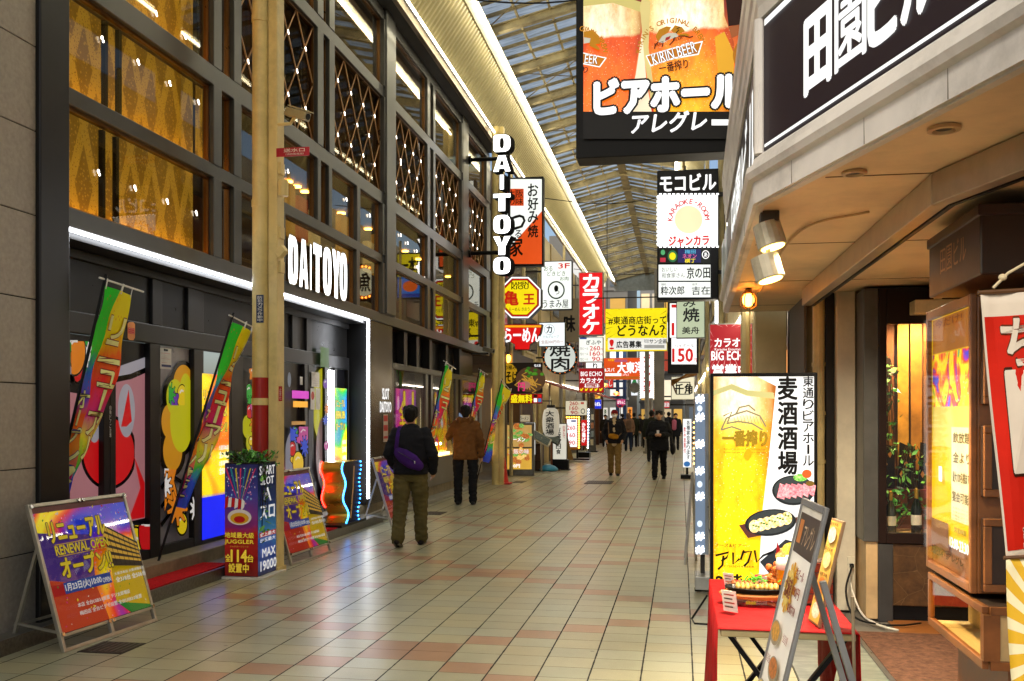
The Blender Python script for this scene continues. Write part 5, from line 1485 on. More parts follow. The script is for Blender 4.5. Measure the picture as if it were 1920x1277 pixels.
b.text('ビアホール', 1117, 154, 1388, 201, W_, .11, outline=K_, orad=.10); b.text('アレグレ', 1182, 216, 1322, 246, W_, .05, skew=.15); b.rect(1334, 226, 1366, 237, W_)
mb = MB()
for x in (.3, 1.5): mb.box(x, x + .05, .14, .19, b.h + .001, b.h + 2.6)
mb.build('hanger', steelp, b.root)

# ---- right stack sign
b = front_sign('hanging_sign', 'tall stacked signboard with black header and karaoke panel over smaller white panels', 'hanging sign', 15.7, 1232, 318, 1347, 562, .3, caseb, None)
b.rect(1234, 320, 1346, 362, lit('#0c0c0c', .3)); b.text('モコビル', 1238, 329, 1342, 355, W_, .05)
b.rect(1233, 366, 1346, 462, lit('#ffffff', 1.35)); dot = lit('#ffffff', 3.0)
b.arc('KARAOKE・ROOM', 1291, 412, 35, 176, 4, 10, RD, .05)
b.disc(1291, 412, 26, 26, lit('#f4e6b8', 1.1)); b.text('ジャンカラ', 1254, 444, 1329, 460, RD, .07)
for k in range(14):
    x = 1236 + 8.2 * k; b.rect(x, 363, x + 5, 366, dot, 'bulb'); b.rect(x, 461.5, x + 5, 464.5, dot, 'bulb')
for k in range(12): b.rect(1231.6, 368 + 8 * k, 1234, 373 + 8 * k, dot, 'bulb')
b.rect(1236, 466, 1332, 494, lit('#1a2018', .4)); b.rect(1271, 468, 1314, 493, lit('#2a2a68', .7)); b.disc(1261, 481, 9, 11, lit('#2f7a4a', .8)); b.disc(1261, 481, 6, 7, YL); b.disc(1323, 478, 7, 8, W_); b.disc(1323, 478, 5.5, 6.5, BK); b.text('あ', 1320, 474, 1326, 482, W_, .03)
b.rect(1238, 484, 1248, 492, lit('#c83048', .8)); b.disc(1243, 474, 4, 5, lit('#58b878', .8)); b.text('梅田', 1284, 469, 1304, 476, lit('#5ab8e0', .9), .04); b.text('ネオン', 1280, 477, 1306, 485, lit('#e06aa0', .9), .04); b.text('横丁', 1284, 486, 1304, 493, YL, .04)
b.rect(1235, 497, 1332, 527, OFFW); b.text('おいしい', 1241, 502, 1270, 510, K_, .0); b.text('和食家さん', 1241, 513, 1284, 521, K_, .0); b.text('京の田', 1288, 502, 1331, 522, K_, .03)
b.rect(1235, 529.5, 1332, 558, OFFW); b.text('粋次郎', 1239, 538, 1283, 553, K_, .025); b.text('吉在', 1297, 538, 1331, 553, K_, .025); b.text('麺処', 1240, 532, 1250, 536, K_, 0); b.text('割烹', 1298, 532, 1308, 536, K_, 0)
mb = MB(); mb.tube([(.45, .15, b.h), (.45, .15, b.h + .1)], .012, 6); mb.box(b.w - .02, b.w + .35, .1, .16, b.h * .8, b.h * .8 + .06); mb.box(b.w - .02, b.w + .35, .1, .16, b.h * .2, b.h * .2 + .06); mb.build('bracket', steelp, b.root)

# ---- red karaoke sign at the right
b = front_sign('hanging_sign', 'dark red karaoke signboard with white lettering behind the beer light box', 'hanging sign', 11.6, 1329, 606, 1412, 708, .12, caseg, lit('#a81a26', .9), .015)
cx, cy = 1366, 640
for k in range(26):
    a = 2 * math.pi * k / 26 + .05; r0, r1 = 30, 70
    q = lambda r, da: (min(1409, max(1332, cx + r * math.cos(a + da))), min(700, max(609, cy + r * .9 * math.sin(a + da))))
    b.poly([q(r0, 0), q(r1, .02), q(r1, -.02)], lit('#e8a0a0', .8))
b.text('カラオケ', 1340, 635, 1404, 650, W_, .05); b.text('Karaoke Entertainment', 1340, 653, 1405, 657, W_, 0); b.text('BIG ECHO', 1334, 659, 1406, 675, W_, .04); b.text('営業中', 1336, 684, 1404, 704, W_, .06)

# ---- 150 price sign and its black box
b = front_sign('hanging_sign', 'white price sign reading 150 in red on a black box', 'hanging sign', 23.2, 1252, 566, 1310, 700, .3, caseb, None)
b.rect(1256, 569, 1307, 633, W_); b.rect(1259, 571, 1307, 577, RD); b.rect(1259, 634, 1306, 683, W_); b.text('ハイボール', 1265, 645, 1301, 651, K_, .0); b.text('150', 1261, 654, 1299, 678, RD, .06); b.text('円', 1301, 672, 1306, 679, RD, .02); b.text('角', 1270, 582, 1300, 600, K_, .04); b.text('190', 1260, 606, 1306, 628, RD, .06)
b = front_sign('hanging_sign', 'pale green narrow signboard with black brush characters under the stacked sign', 'hanging sign', 20.6, 1268, 560, 1322, 634, .18, caseb, lit('#c2cfae', .8), .015)
b.text('み', 1281, 562, 1304, 576, K_, .03); b.text('焼', 1281, 578, 1311, 603, K_, .04); b.text('美舟', 1279, 613, 1311, 626, K_, .03)
b = front_sign('hanging_sign', 'square white sign with a black brush framed character under the brown awning', 'hanging sign', 26, 1258, 706, 1303, 750, .2, caseg, CR, .02)
b.ring(1281, 728, 19, 17, .14, K_, n=4, a0=45, a1=405); b.text('千角', 1266, 720, 1298, 738, K_, .05)
t = thing('awning', 'small brown folded awning above the white square sign on the right', 'awning', tuple(atY(1283, 712, 24.5)))
c0 = atY(1283, 712, 24.5)
mb = MB()
for i in range(5):
    a = atY(1259, 722 - i * 2, 24.5 + i * .25) - c0; e = atY(1306, 690 + i * 3, 24.5 + i * .25) - c0; mb.beam(a, e, .3, .05)
mb.build('canvas', paint('#7a5428', .8, 0, .25, 8), t); MB().beam(atY(1262, 722, 24.4) - c0, atY(1268, 738, 24.4) - c0, .04, .04).build('arm', paint('#5a3a1a', .6), t)

def mirrored(px0, py0, px1, py1, X):
    """real place of a sign whose reflection in the left windows fills this photo rectangle"""
    Xv = -9.42 - X; p = atX((px0 + px1) / 2, (py0 + py1) / 2, Xv); Y = p.y
    a, e = atY(px0, (py0 + py1) / 2, Y), atY(px1, (py0 + py1) / 2, Y)
    return -9.42 - e.x, -9.42 - a.x, Y, atY((px0 + px1) / 2, py1, Y).z, atY((px0 + px1) / 2, py0, Y).z
def side_sign(label, rect, X, m):
    x0, x1, Y, z0, z1 = mirrored(*rect, X)
    t = thing('hanging_sign', label, 'hanging sign', (x0, Y, z0)); w, h = x1 - x0, z1 - z0
    MB().box(0, w, 0, .2, 0, h).build('case', caseb, t, bevel=.006); b = Board(t, lambda u, v: (u * w, v * h), -.004); b.rect(.03, .03, .97, .97, m, 'face')
    MB().box(w, w + .5, .08, .14, h * .5, h * .5 + .06).build('bracket', steelp, t)
    return b
b = side_sign('round fish sign ringed with amber bulbs, mirrored in the window beside the lit letters', (654, 494, 712, 564), .15, lit('#1a120a', .3))
b.disc(.5, .5, .46, .46, lit('#c86a18', 1.0)); b.disc(.5, .5, .38, .38, lit('#e8e4c0', 1.1)); b.text('魚', .3, .25, .7, .75, K_, .04)
for k in range(22): b.disc(.5 + .42 * math.cos(k * math.pi / 11), .5 + .42 * math.sin(k * math.pi / 11), .03, .03, lamp('#ff8a20', 6.0), 'bulb', 8)
b = side_sign('blue and yellow bar sign on the right, mirrored in the windows left of the octagon', (744, 474, 800, 560), .2, lit('#f0e020', 1.1))
b.rect(.03, .03, .97, .48, lit('#2070d8', 1.1)); b.text('日本一', .15, .55, .85, .9, K_, .05); b.disc(.55, .27, .25, .12, lit('#e8641a', 1.1)); b.rect(.05, .04, .95, .11, lit('#1838a0', 1.0))
# ---- yellow street banner hung across the arcade
b = front_sign('street_banner', 'yellow banner with black lettering hung across the middle of the arcade', 'banner', 33, 1135, 578, 1251, 659, .05, paint('#b8a820', .5), YL, .01)
cx, cy = 1193, 608
for k in range(44):
    a = 2 * math.pi * k / 44 + (.04 if k % 3 else -.03)
    q = lambda r, da: (min(1249, max(1137, cx + r * 1.25 * math.cos(a + da))), min(640, max(580, cy + r * .8 * math.sin(a + da))))
    b.poly([q(34 + 6 * (k % 3), 0), q(62, .013), q(62, -.013)], K_)
b.text('#東通商店街って', 1141, 594, 1249, 607, K_, .03); b.text('どうなん？', 1158, 610, 1246, 629, K_, .05); b.rect(1140, 634, 1250, 656, lit('#e8e8e4', 1.0)); b.text('!', 1143, 637, 1151, 655, RD, .04); b.text('広告募集', 1156, 640, 1203, 652, K_, .05); b.text('サン企画', 1218, 636, 1250, 644, K_, .03); b.text('株式会社', 1208, 636, 1217, 643, K_, 0); b.rect(1208, 647, 1246, 653, lit('#a8a8a4', .8))
mb = MB()
for x in (.06, b.w - .06): mb.box(x - .012, x + .012, .0, .03, b.h, 9.0 - b.root.location.z)
mb.box(-.4, b.w + .4, .0, .03, b.h + .35, b.h + .39); mb.build('hanger', steelp, b.root)
b = front_sign('street_banner', 'orange spa banner hung across the far end of the arcade', 'banner', 50, 1132, 671, 1208, 712, .08, caseg, OR, .01)
b.text('大東洋', 1158, 679, 1206, 699, W_, .06, outline=RD, orad=.05); b.text('&スパ', 1133, 690, 1152, 697, W_, .03); b.text('天然温泉', 1140, 673, 1154, 677, YL, 0); b.rect(1135, 700, 1165, 705, W_); b.text('レディス', 1168, 700, 1179, 705, W_, .02); b.text('カプセルホテル', 1137, 701, 1162, 704, lit('#2a4a9a', .5), 0); b.rect(1133, 706, 1207, 710, lit('#c86a20', .7)); b.rect(1152, 674, 1176, 679, lit('#c86080', .7))
mb = MB(); mb.box(.2, .25, 0, .05, b.h, b.h + 2.5); mb.box(b.w - .3, b.w - .25, 0, .05, b.h, b.h + 2.5); mb.build('hanger', steelp, b.root)
b = front_sign('hanging_sign', 'tall white vertical sign with red katakana beyond the yellow banner', 'hanging sign', 44, 1200, 659, 1226, 747, .3, caseg, lit('#ffffff', 1.4), .015)
b.vtext('ジャンカラ', 1206, 664, 1220, 742, RD, .05)
for k in range(22): b.rect(1200, 661 + 4 * k, 1201.5, 663 + 4 * k, dot, 'bulb'); b.rect(1224.5, 661 + 4 * k, 1226, 663 + 4 * k, dot, 'bulb')
MB().box(b.w, b.w + 1.4, .1, .16, b.h * .8, b.h * .8 + .06).build('bracket', steelp, b.root)

# ---- left side hanging signs
def arm(b, fr, X=-4.3, w=.05, zf=(.2, .8)):
    mb = MB(); x = X - b.root.location.x
    for f in zf: mb.box(x, .02, .08, .08 + w, b.h * f - w / 2, b.h * f + w / 2)
    mb.build('bracket', fr, b.root)
# vertical white letters
YD = 20.6
a = atY(925, 515, YD); e = atY(958, 248, YD)
t = thing('letter_sign', 'vertical stack of white lit capital letters projecting from the dark building', 'letter sign', (a.x, YD, a.z))
fn = lambda px, py: (lambda p: (p.x - a.x, p.z - a.z))(atY(px, py, YD))
rows = [(250, 287), (289, 324), (326, 357), (361, 398), (401, 440), (441, 480), (480, 516)]
for ch, (r0, r1) in zip('DAITOYO', rows):
    w = 8 if ch == 'I' else 16
    p0 = fn(941 - w, r1); p1 = fn(941 + w, r0)
    vs, fs = fit_block(ch, p0[0], p0[1] + .02, p1[0], p1[1] - .02)
    mb = MB()
    for k in range(8):       # deep dark return behind a white face
        an = k * math.pi / 4; r = .022
        for j in range(6): mb.add([(x + r * math.cos(an) + .01 * j, .01 + .03 * j + .0004 * k, z_ + r * math.sin(an) - .002 * j) for x, z_ in vs], fs)
    o = mb.build('letter', paint('#1c1c1e', .4), t)
    mb = MB(); mb.add([(x, -.003, z_) for x, z_ in vs], fs); mb.build('face', lamp('#ffffff', 1.4), o)
mb = MB(); x0 = -4.62 - a.x
for py in (295, 472): z_ = fn(941, py)[1]; mb.tube([(x0, .1, z_), (.2, .1, z_)], .045, 10); mb.tube([(x0 - .02, .1, z_), (x0 + .06, .1, z_)], .09, 10)
mb.build('bracket', paint('#121212', .4, .5), t)
MB().tube([(.33, .12, .1), (.33, .12, a.z * 0 + 3.05)], .03, 8).build('post', paint('#1c1c1e', .4), t)

b = front_sign('hanging_sign', 'tall orange and white okonomiyaki sign with brush characters', 'hanging sign', 23.6, 947, 332, 1019, 499, .25, caseb, None)
b.rect(951, 336, 1016, 495, OFFW); b.poly([(1016, 396), (1016, 495), (951, 495), (951, 470)], OR); b.rect(951, 354, 982, 386, lit('#d84a18', 1.0)); 
b.line([(966.5, 354), (966.5, 386)], .01, K_); b.line([(951, 370), (982, 370)], .01, K_)
b.text('大', 953, 356, 965, 369, K_, .03); b.text('阪', 968, 356, 981, 369, K_, .02); b.text('の', 953, 372, 965, 384, K_, .03); b.text('味', 968, 372, 981, 384, K_, .02)
b.vtext('お好み焼', 989, 344, 1010, 446, K_, .035); b.text('つ', 956, 404, 985, 430, K_, .05); b.text('る', 966, 432, 978, 446, K_, .03); b.text('家', 954, 446, 980, 480, K_, .04); arm(b, steelp, zf=(.15, .85))
oc = lambda k: [(975 + k * 41 * math.cos(R(22.5 + 45 * i)) * 1.05, 558 + k * 41 * math.sin(R(22.5 + 45 * i)) * 1.05) for i in range(8)]
b = front_sign('hanging_sign', 'yellow octagonal ramen sign with red brush characters and white rim', 'hanging sign', 22.6, 932, 515, 1018, 601, .28, caseb, None, poly=oc(1.0))
b.poly(oc(.97), W_); b.poly(oc(.9), K_); b.poly(oc(.87), RD); b.poly(oc(.82), K_); b.poly(oc(.80), YL)
b.text('RAMEN', 959, 529, 991, 535, K_, .06); b.text('KIOU', 959, 536, 991, 542, K_, .06); b.text('亀', 945, 546, 972, 572, lit('#c81810', .9), .05); b.text('王', 982, 552, 1002, 570, lit('#c81810', .9), .07); b.text('らーめん きおう', 955, 577, 993, 583, K_, .01); arm(b, steelp)
bw = [(940, 608), (1017, 608), (1014, 624), (1004, 640), (994, 646), (993, 656), (966, 656), (965, 646), (954, 640), (944, 626)]
b = front_sign('hanging_sign', 'red ramen bowl shaped sign with white hiragana', 'hanging sign', 22.6, 940, 606, 1018, 658, .22, caseb, None, poly=bw)
b.poly([(978 + (x - 978) * .96, 632 + (y - 632) * .96) for x, y in bw], lit('#cf1010', 1.1)); b.rect(943, 610, 1015, 614, lit('#f0a818', 1.1)); b.text('らーめん', 947, 616, 1012, 641, W_, .045); arm(b, steelp, zf=(.5,))
b = front_sign('hanging_sign', 'white sign with a round green emblem and hiragana behind the octagon', 'hanging sign', 26.5, 1014, 489, 1073, 581, .22, caseb, lit('#f2f8f0', 1.2), .025)
b.text('3F', 1047, 494, 1068, 503, RD, .06); b.text('おる', 1020, 499, 1036, 508, GRN, .01); b.text('どきどき', 1026, 509, 1060, 517, GRN, .01); b.text('お肉', 1050, 519, 1066, 526, GRN, .01); b.ring(1043, 544, 16, 17, .16, lit('#1f3a20', .3)); b.disc(1043, 541, 4, 6, BK); b.text('つ', 1040, 545, 1049, 552, BK, .03); b.text('うまみ屋', 1018, 563, 1066, 577, BK, .01); arm(b, steelp)
b = front_sign('hanging_sign', 'small white sign with a katakana letter beside the ramen bowl', 'hanging sign', 25, 1010, 604, 1060, 650, .2, caseb, lit('#eef8fa', 1.2), .02)
b.ring(1030, 618, 10, 10, .1, lit('#b8c8cc', .8)); b.text('カ', 1025, 611, 1035, 624, K_, .05); b.text('力丸グループ', 1018, 629, 1048, 634, lit('#7a9aa0', .6), 0); b.text('全品300円均一', 1015, 638, 1056, 644, lit('#c87a6a', .6), .01); arm(b, steelp, zf=(.5,))
b = front_sign('hanging_sign', 'round white yakiniku sign with black kanji and a bulb rim', 'hanging sign', 28.5, 1017, 638, 1083, 702, .25, caseb, None, poly=[(1050 + 33 * math.cos(R(9 * i)), 670 + 32 * math.sin(R(9 * i))) for i in range(40)])
b.disc(1050, 670, 29, 28, lit('#d4dcd6', .9)); b.text('焼', 1031, 644, 1069, 668, K_, .04); b.text('肉', 1034, 670, 1067, 693, K_, .05)
for i in range(20): b.disc(1050 + 31 * math.cos(R(18 * i)), 670 + 30 * math.sin(R(18 * i)), 1, 1, lit('#e0702a', 2.0), 'bulb', 8)
arm(b, steelp, zf=(.5,))
b = front_sign('hanging_sign', 'tall red vertical karaoke sign with white katakana on the left', 'hanging sign', 34, 1085, 510, 1131, 629, .35, caseg, lit('#d8121a', 1.15), .03)
b.vtext('カラオケ', 1092, 514, 1124, 626, W_, .07); arm(b, steelp)
b = front_sign('hanging_sign', 'white price list sign under the red karaoke sign', 'hanging sign', 34.2, 1085, 632, 1131, 679, .25, caseg, lit('#eef2ea', 1.15), .02)
b.rect(1087, 633, 1100, 636, lit('#2a4a9a', .8)); b.text('ぎふや', 1099, 638, 1127, 646, lit('#1f3a2a', .2), .03)
for k, s in enumerate(('260', '160', '90')): b.text(s, 1106 if k < 2 else 1110, 649 + 10 * k, 1125, 657 + 10 * k, RD, .04); b.text('円', 1126, 653 + 10 * k, 1130, 657 + 10 * k, RD, 0); b.text('生ビール', 1088, 651 + 10 * k, 1103, 656 + 10 * k, lit('#6a3a2a', .3), 0)
arm(b, steelp, zf=(.5,))
b = front_sign('hanging_sign', 'dark red karaoke entrance sign with yellow arrows', 'hanging sign', 36, 1085, 690, 1133, 737, .2, caseg, lit('#a81820', .9), .02)
b.text('BIG ECHO', 1089, 697, 1129, 705, W_, .03); b.text('カラオケ', 1088, 709, 1129, 718, W_, .05); b.ring(1109, 723, 17, 5, .12, W_, n=4, a0=45, a1=405); b.text('入口はこちら', 1095, 721, 1124, 726, W_, .01)
for k in range(5): x = 1088 + 9 * k; b.poly([(x, 733), (x, 728), (x + 2, 730), (x + 5, 727), (x + 6, 729), (x + 3, 732), (x + 5, 733)], YL)
arm(b, steelp, zf=(.5,))
b = front_sign('hanging_sign', 'small white sign with one black hiragana behind the red entrance sign', 'hanging sign', 40, 1098, 679, 1129, 694, .2, caseg, W_, .02); b.text('り', 1112, 681, 1120, 693, K_, .05); arm(b, steelp, zf=(.5,))
b = front_sign('hanging_sign', 'blue sign with white lettering far down the left side', 'hanging sign', 50, 1109, 749, 1128, 767, .3, caseg, lit('#1a30c8', 1.2), .02); b.text('もんぜん', 1111, 754, 1126, 761, W_, .05); arm(b, steelp, zf=(.5,))
b = front_sign('hanging_sign', 'small yellow lit food sign above the blue sign far left', 'hanging sign', 50.3, 1110, 736, 1126, 748, .3, caseg, lit('#e8c048', 1.1), .02); b.disc(1118, 742, 5, 4, lit('#c07828', .9)); arm(b, steelp, zf=(.5,))
# noodle banner
b = front_sign('shop_banner', 'dark noodle shop banner with a food photo above the first shop door', 'banner', 24.4, 934, 680, 1017, 737, .06, caseb, None)
b.rect(935, 681, 1016, 736, lit('#2a2018', .4)); b.disc(952, 700, 18, 19, lit('#c09418', .8)); b.text('和の極み', 938, 685, 968, 693, K_, .03); b.text('油そば', 936, 696, 972, 716, K_, .05)
b.disc(995, 712, 28, 24, lit('#6a4a30', .5)); rnd = random.Random(5)
for i in range(16): x, y_ = 990 + rnd.gauss(0, 9), 712 + rnd.gauss(0, 8); b.line([(x, y_), (x + rnd.uniform(-12, 12), y_ + rnd.uniform(-3, 9)), (x + rnd.uniform(-4, 16), y_ + 12)], .03, lit('#c8963a', .8))
for i in range(10): x, y_ = 1000 + rnd.gauss(0, 7), 700 + rnd.gauss(0, 3); b.disc(x, y_, 4, 3, lit(('#3a7a20', '#5aa02a')[i % 2], .7), n=7)
b.disc(985, 722, 10, 7, lit('#b8806a', .7)); b.text('円', 972, 718, 984, 733, lit('#e8387a', .9), .06); b.text('極太麺', 1002, 683, 1014, 688, W_, 0)
b = front_sign('shop_banner', 'red strip banner with yellow free topping lettering under the noodle banner', 'banner', 24.3, 956, 738, 1017, 757, .05, caseb, lit('#a01812', .8), .01)
b.text('盛無料', 958, 740, 998, 755, YL, .06, outline=lit('#5a1008', .3), orad=.05); b.rect(1001, 740, 1007, 745, BK); b.rect(1009, 740, 1015, 745, RD); b.rect(1001, 747, 1007, 754, W_); b.rect(1009, 747, 1015, 754, lit('#4a8ac8', .8))
# wall lantern
p = atY(950, 672, 24.6)
t = thing('wall_lantern', 'glowing glass wall lantern under the bowl shaped sign', 'lamp', tuple(p))
MB().ell((0, 0, 0), (.11, .11, .13), 14, 10).build('glass_shade', lamp('#ff9c30', 4.5), t, smooth=True); MB().lathe([(.02, .13), (.12, .1), (.13, .09), (.03, .17), (.01, .22)], (0, 0, 0), 12).build('cap', steelp, t); MB().tube([(0, 0, .2), (-.1, .1, .3), (-.9, .15, .3)], .015, 6).build('arm', steelp, t)

# ================================================================ beer light box, hash panel, rolled sign
b = front_sign('light_box', 'big white standing light box picturing a tall beer glass and dishes', 'light box', 7.5, 1332, 705, 1533, 1135, .22, caseb, None)
z = lambda py: b.fn(1420, py)[1]
b.rect(1338, 712, 1526, 1130, lit('#fdfdfb', 1.2), 'face')
b.poly([(1338, 712), (1420, 712), (1455, 730), (1452, 760), (1442, 860), (1430, 960), (1424, 1060), (1422, 1130), (1338, 1130)], beer('beer print', [(z(1130), '#f8dc10'), (z(980), '#f4c80c'), (z(840), '#f0c418'), (z(800), '#f0d860'), (z(785), '#f8f2d0'), (z(712), '#f6f2de')], 1.1, (b.fn(1325, 900)[0], b.fn(1450, 900)[0])))
b.poly([(1338, 738), (1372, 726), (1402, 738), (1450, 742), (1453, 754), (1400, 748), (1370, 736), (1338, 748)], lit('#d8d088', .9))
b.fn0 = b.fn
g2 = lit('#a8a078', .6)
for pts in ([(1352, 812), (1362, 790), (1380, 782), (1400, 776), (1425, 786), (1436, 806)], [(1362, 800), (1384, 796), (1410, 800), (1430, 812)], [(1380, 782), (1386, 770), (1404, 766), (1416, 776)], [(1352, 812), (1372, 806), (1390, 812)], [(1356, 786), (1372, 778), (1364, 798)]): b.line(pts, .012, g2, 'emblem')
for k in range(9): b.line([(1376 + 6 * k, 784 + abs(4 - k)), (1380 + 6 * k, 800)], .004, g2, 'emblem')
b.text('一番搾り', 1355, 813, 1438, 842, lit('#c09a20', .6), .05, outline=lit('#4a3a10', .3), orad=.02)
for k in range(2): b.text('Brewed from only the finest for a crisp flavor', 1357, 846 + 6 * k, 1436, 850 + 6 * k, lit('#6a5a20', .3), 0)
b.disc(1402, 858, 7, 10, lit('#e0b810', .8), rot=.3)
b.vtext('麦酒酒場', 1457, 711, 1496, 897, K_, .045); b.vtext('東通りビアホール', 1504, 711, 1526, 880, K_, .03)
def dish(cx, cy, rx, ry, rot=0): b.disc(cx, cy, rx, ry, lit('#2a3034', .4), 'dish', rot=rot); b.disc(cx, cy - 1, rx * .9, ry * .88, lit('#4a5256', .4), 'dish', rot=rot)
dish(1487, 925, 40, 28); 
for k in range(6): b.poly([(1456 + 11 * k, 938 - 2 * k), (1462 + 11 * k, 912), (1474 + 11 * k, 916), (1470 + 11 * k, 942 - k)], food(('#a83a4a', '#d87a86', '#f0b0b0')), 'dish')
b.disc(1500, 901, 13, 7, food(('#2a5a18', '#6ab048', '#d0e8a0')), 'dish'); b.disc(1512, 894, 9, 8, lit('#d8622a', .9), 'dish'); b.disc(1518, 912, 8, 5, lit('#8a6a2a', .7), 'dish')
b.poly([(1385, 990), (1402, 986), (1500, 974), (1498, 982), (1462, 1002), (1402, 1014)], lit('#6a3a34', .7), 'dish'); dish(1444, 985, 48, 25, -.1)
for k in range(6): b.disc(1414 + 12 * k, 992 - 3 * k, 10, 12, food(('#b87a28', '#e8d090', '#fff4d8')), 'dish')
for k in range(14): b.disc(1412 + 5 * k, 990 - 1.6 * k + (k % 3) * 3, 2.5, 1.5, lit('#3a8a2a', .7), 'dish', 8)
b.poly([(1424, 1058), (1472, 1016), (1520, 1030), (1500, 1075), (1440, 1078)], lit('#3a3f48', .4), 'dish'); b.disc(1470, 1046, 17, 15, food(('#a84a14', '#e09a4a', '#f8d890')), 'dish'); b.disc(1482, 1034, 16, 12, food(('#d8901a', '#f0cc3a', '#fff0a0')), 'dish'); b.disc(1492, 1056, 9, 10, lit('#b06a78', .8), 'dish'); b.poly([(1456, 1020), (1462, 1036), (1454, 1044)], RD2, 'dish')
b.text('フーズ&ビアー', 1340, 1023, 1399, 1031, K_, .02); 
for pts in ([(1341, 1046), (1366, 1040), (1362, 1050), (1352, 1056)], [(1356, 1046), (1354, 1064), (1346, 1072)], [(1374, 1040), (1374, 1062), (1386, 1052)], [(1394, 1036), (1388, 1054)], [(1394, 1040), (1408, 1038), (1402, 1058), (1394, 1066)], [(1414, 1036), (1418, 1058), (1430, 1046), (1450, 1038)]): b.line(pts, .016, K_, 'lettering')
b.text('FOODS&BEER', 1358, 1064, 1414, 1069, K_, .0); b.text('2階へ', 1342, 1080, 1424, 1110, K_, .06); b.rect(1338, 1112, 1526, 1130, RD)
mb = MB(); mb.box(.05, b.w - .05, .02, .2, -.15, -.001); mb.build('foot', caseb, b.root); mb = MB()
for x in (.06, b.w - .06): mb.lathe([(.03, -.018), (.03, .018)], (x, .1, -.15), 12)
mb.build('caster', K_, b.root)
for o in (b.root,): o.location.z = max(o.location.z, .18)
t = MB(); q = b.root.location; t.tube([(q.x - .02, q.y + .1, .2), (q.x - .14, q.y + .02, .03), (q.x - .12, q.y - .1, .02), (q.x + .05, q.y - .12, .02)], .008, 6); tag(t.build('power_cord', K_), 'thin black cord looping on the tiles at the foot of the beer light box', 'cord')

YH = 8.8
p = atY(1303, 1040, YH); t = thing('hash_light_sign', 'narrow silver LED panel of white hash symbols left of the beer light box', 'light panel', (p.x, YH, 0))
zt, zb = atY(1312, 738, YH).z, atY(1312, 1040, YH).z; wd = atY(1329, 900, YH).x - p.x
MB().box(0, wd, 0, .3, zb, zt).build('case', paint('#8b939a', .3, .5), t, bevel=.004)
MB().box(.004, wd * .74, -.004, -.001, zb + .02, zt - .02).build('face', lit('#7f93ac', .7), t)
b = Board(t, lambda px, py: (lambda q: (q.x - p.x, q.z))(atY(px, py, YH)), -.005)
hot = lamp('#eef4ff', 1.5)
for k, py in enumerate((758, 792, 826, 862, 900, 936, 974, 1008)):
    if k % 2 == 0: b.disc(1312, py + 8, 5, 6, lit('#c8d8ec', 1.6), 'led')
for py in (748, 782, 832, 882, 930, 1005, 1030): b.text('#', 1304.5, py - 7, 1320, py + 8, hot, .09, 'led')
mb = MB(); mb.box(.0, wd + .02, -.12, .25, .045, .16); mb.build('base', paint('#9a9c98', .35, .4), t, bevel=.006); MB().box(.05, .09, .08, .12, .16, zb).build('stem', steelp, t)
mb = MB()
for x in (.03, wd - .03): mb.lathe([(.035, -.015), (.035, .015)], (x, -.05, .04), 12)
mb.build('caster', K_, t)
t2 = thing('folding_stand', 'thin silver folding stand leaning behind the LED panel', 'stand', (p.x - .06, 10.4, 0))
mb = MB(); mb.tube([(-.02, 0, 0), (.06, 0, .95), (.1, .3, .0)], .014, 6); mb.tube([(-.02, .5, 0), (.06, .5, .95), (.1, .8, .0)], .014, 6); mb.tube([(0, 0, .25), (0, .5, .25)], .01, 6); mb.tube([(.05, 0, .8), (.05, .5, .8)], .01, 6); mb.build('frame', paint('#a8a8a0', .3, .8), t2)
b = front_sign('standing_sign', 'narrow white standing sign with vertical banquet lettering on a black foot', 'standing sign', 24.6, 1280, 785, 1297, 877, .1, caseg, lit('#f4f8f8', 1.2), .01)
b.vtext('各種宴会承ります', 1287, 788, 1294, 862, K_, .03); b.vtext('飲み放題付', 1282, 800, 1286, 850, RD, .02); b.disc(1288, 870, 6, 5, lit('#3a7ac0', .8))
mb = MB(); mb.box(-.05, b.w + .05, -.3, .3, -b.root.location.z + .005, -b.root.location.z + .1); mb.build('foot', K_, b.root); MB().box(.08, .14, .03, .07, -b.root.location.z + .1, 0).build('stem', K_, b.root)
mb = MB()
for k in range(9): mb.ell((b.w + .06, .1, .1 + .13 * k), (.025, .025, .025), 6, 5)
mb.build('bulb', lamp('#ffb050', 5.0), b.root)

# ================================================================ posts with pipes, cameras, labels
creamp = paint('#e2cb86', .42, 0, .08, 2.5, dirt=.4)
def post(name, label, x, y, red):
    t = wthing(name, label, 'post', (x, y, 0))
    MB().box(x, x + .10, y - .02, y + .16, .004, 8.2).build('column', creamp, t, bevel=.012)
    mb = MB(); mb.tube([(x - .09, y, .004), (x - .09, y, 8.2)], .083, 18); mb.build('drainpipe', creamp, t, smooth=False)
    for z in (1.7, 3.72, 5.6): MB().tube([(x - .09, y, z), (x - .09, y, z + .07)], .09, 18).build('collar', creamp, t)
    for z in (3.05, 3.4, 4.05): MB().box(x + .1, x + .13, y + .0, y + .1, z, z + .12).build('clamp', creamp, t, bevel=.004)
    MB().box(x - .01, x + .115, y - .03, y + .17, .004, .05).build('base_plate', creamp, t)
    if red: MB().tube([(x - .09, y, .5), (x - .09, y, 1.98)], .0845, 18).build('red_band', paint('#a81c18', .4, 0, .08), t)
    return t
PXp, PYp = -4.135, 9.2
pt = post('steel_post', 'cream steel post and drainpipe with a red painted lower section', PXp, PYp, True)
b = Board(pt, lambda px, py: (lambda q: (q.x, q.z))(atY(px, py, PYp - .09)), PYp - .085, lambda u, z, y: (u, y, z))
blue = paint('#1a2a4a', .4); whp = paint('#e8e4d8', .5)
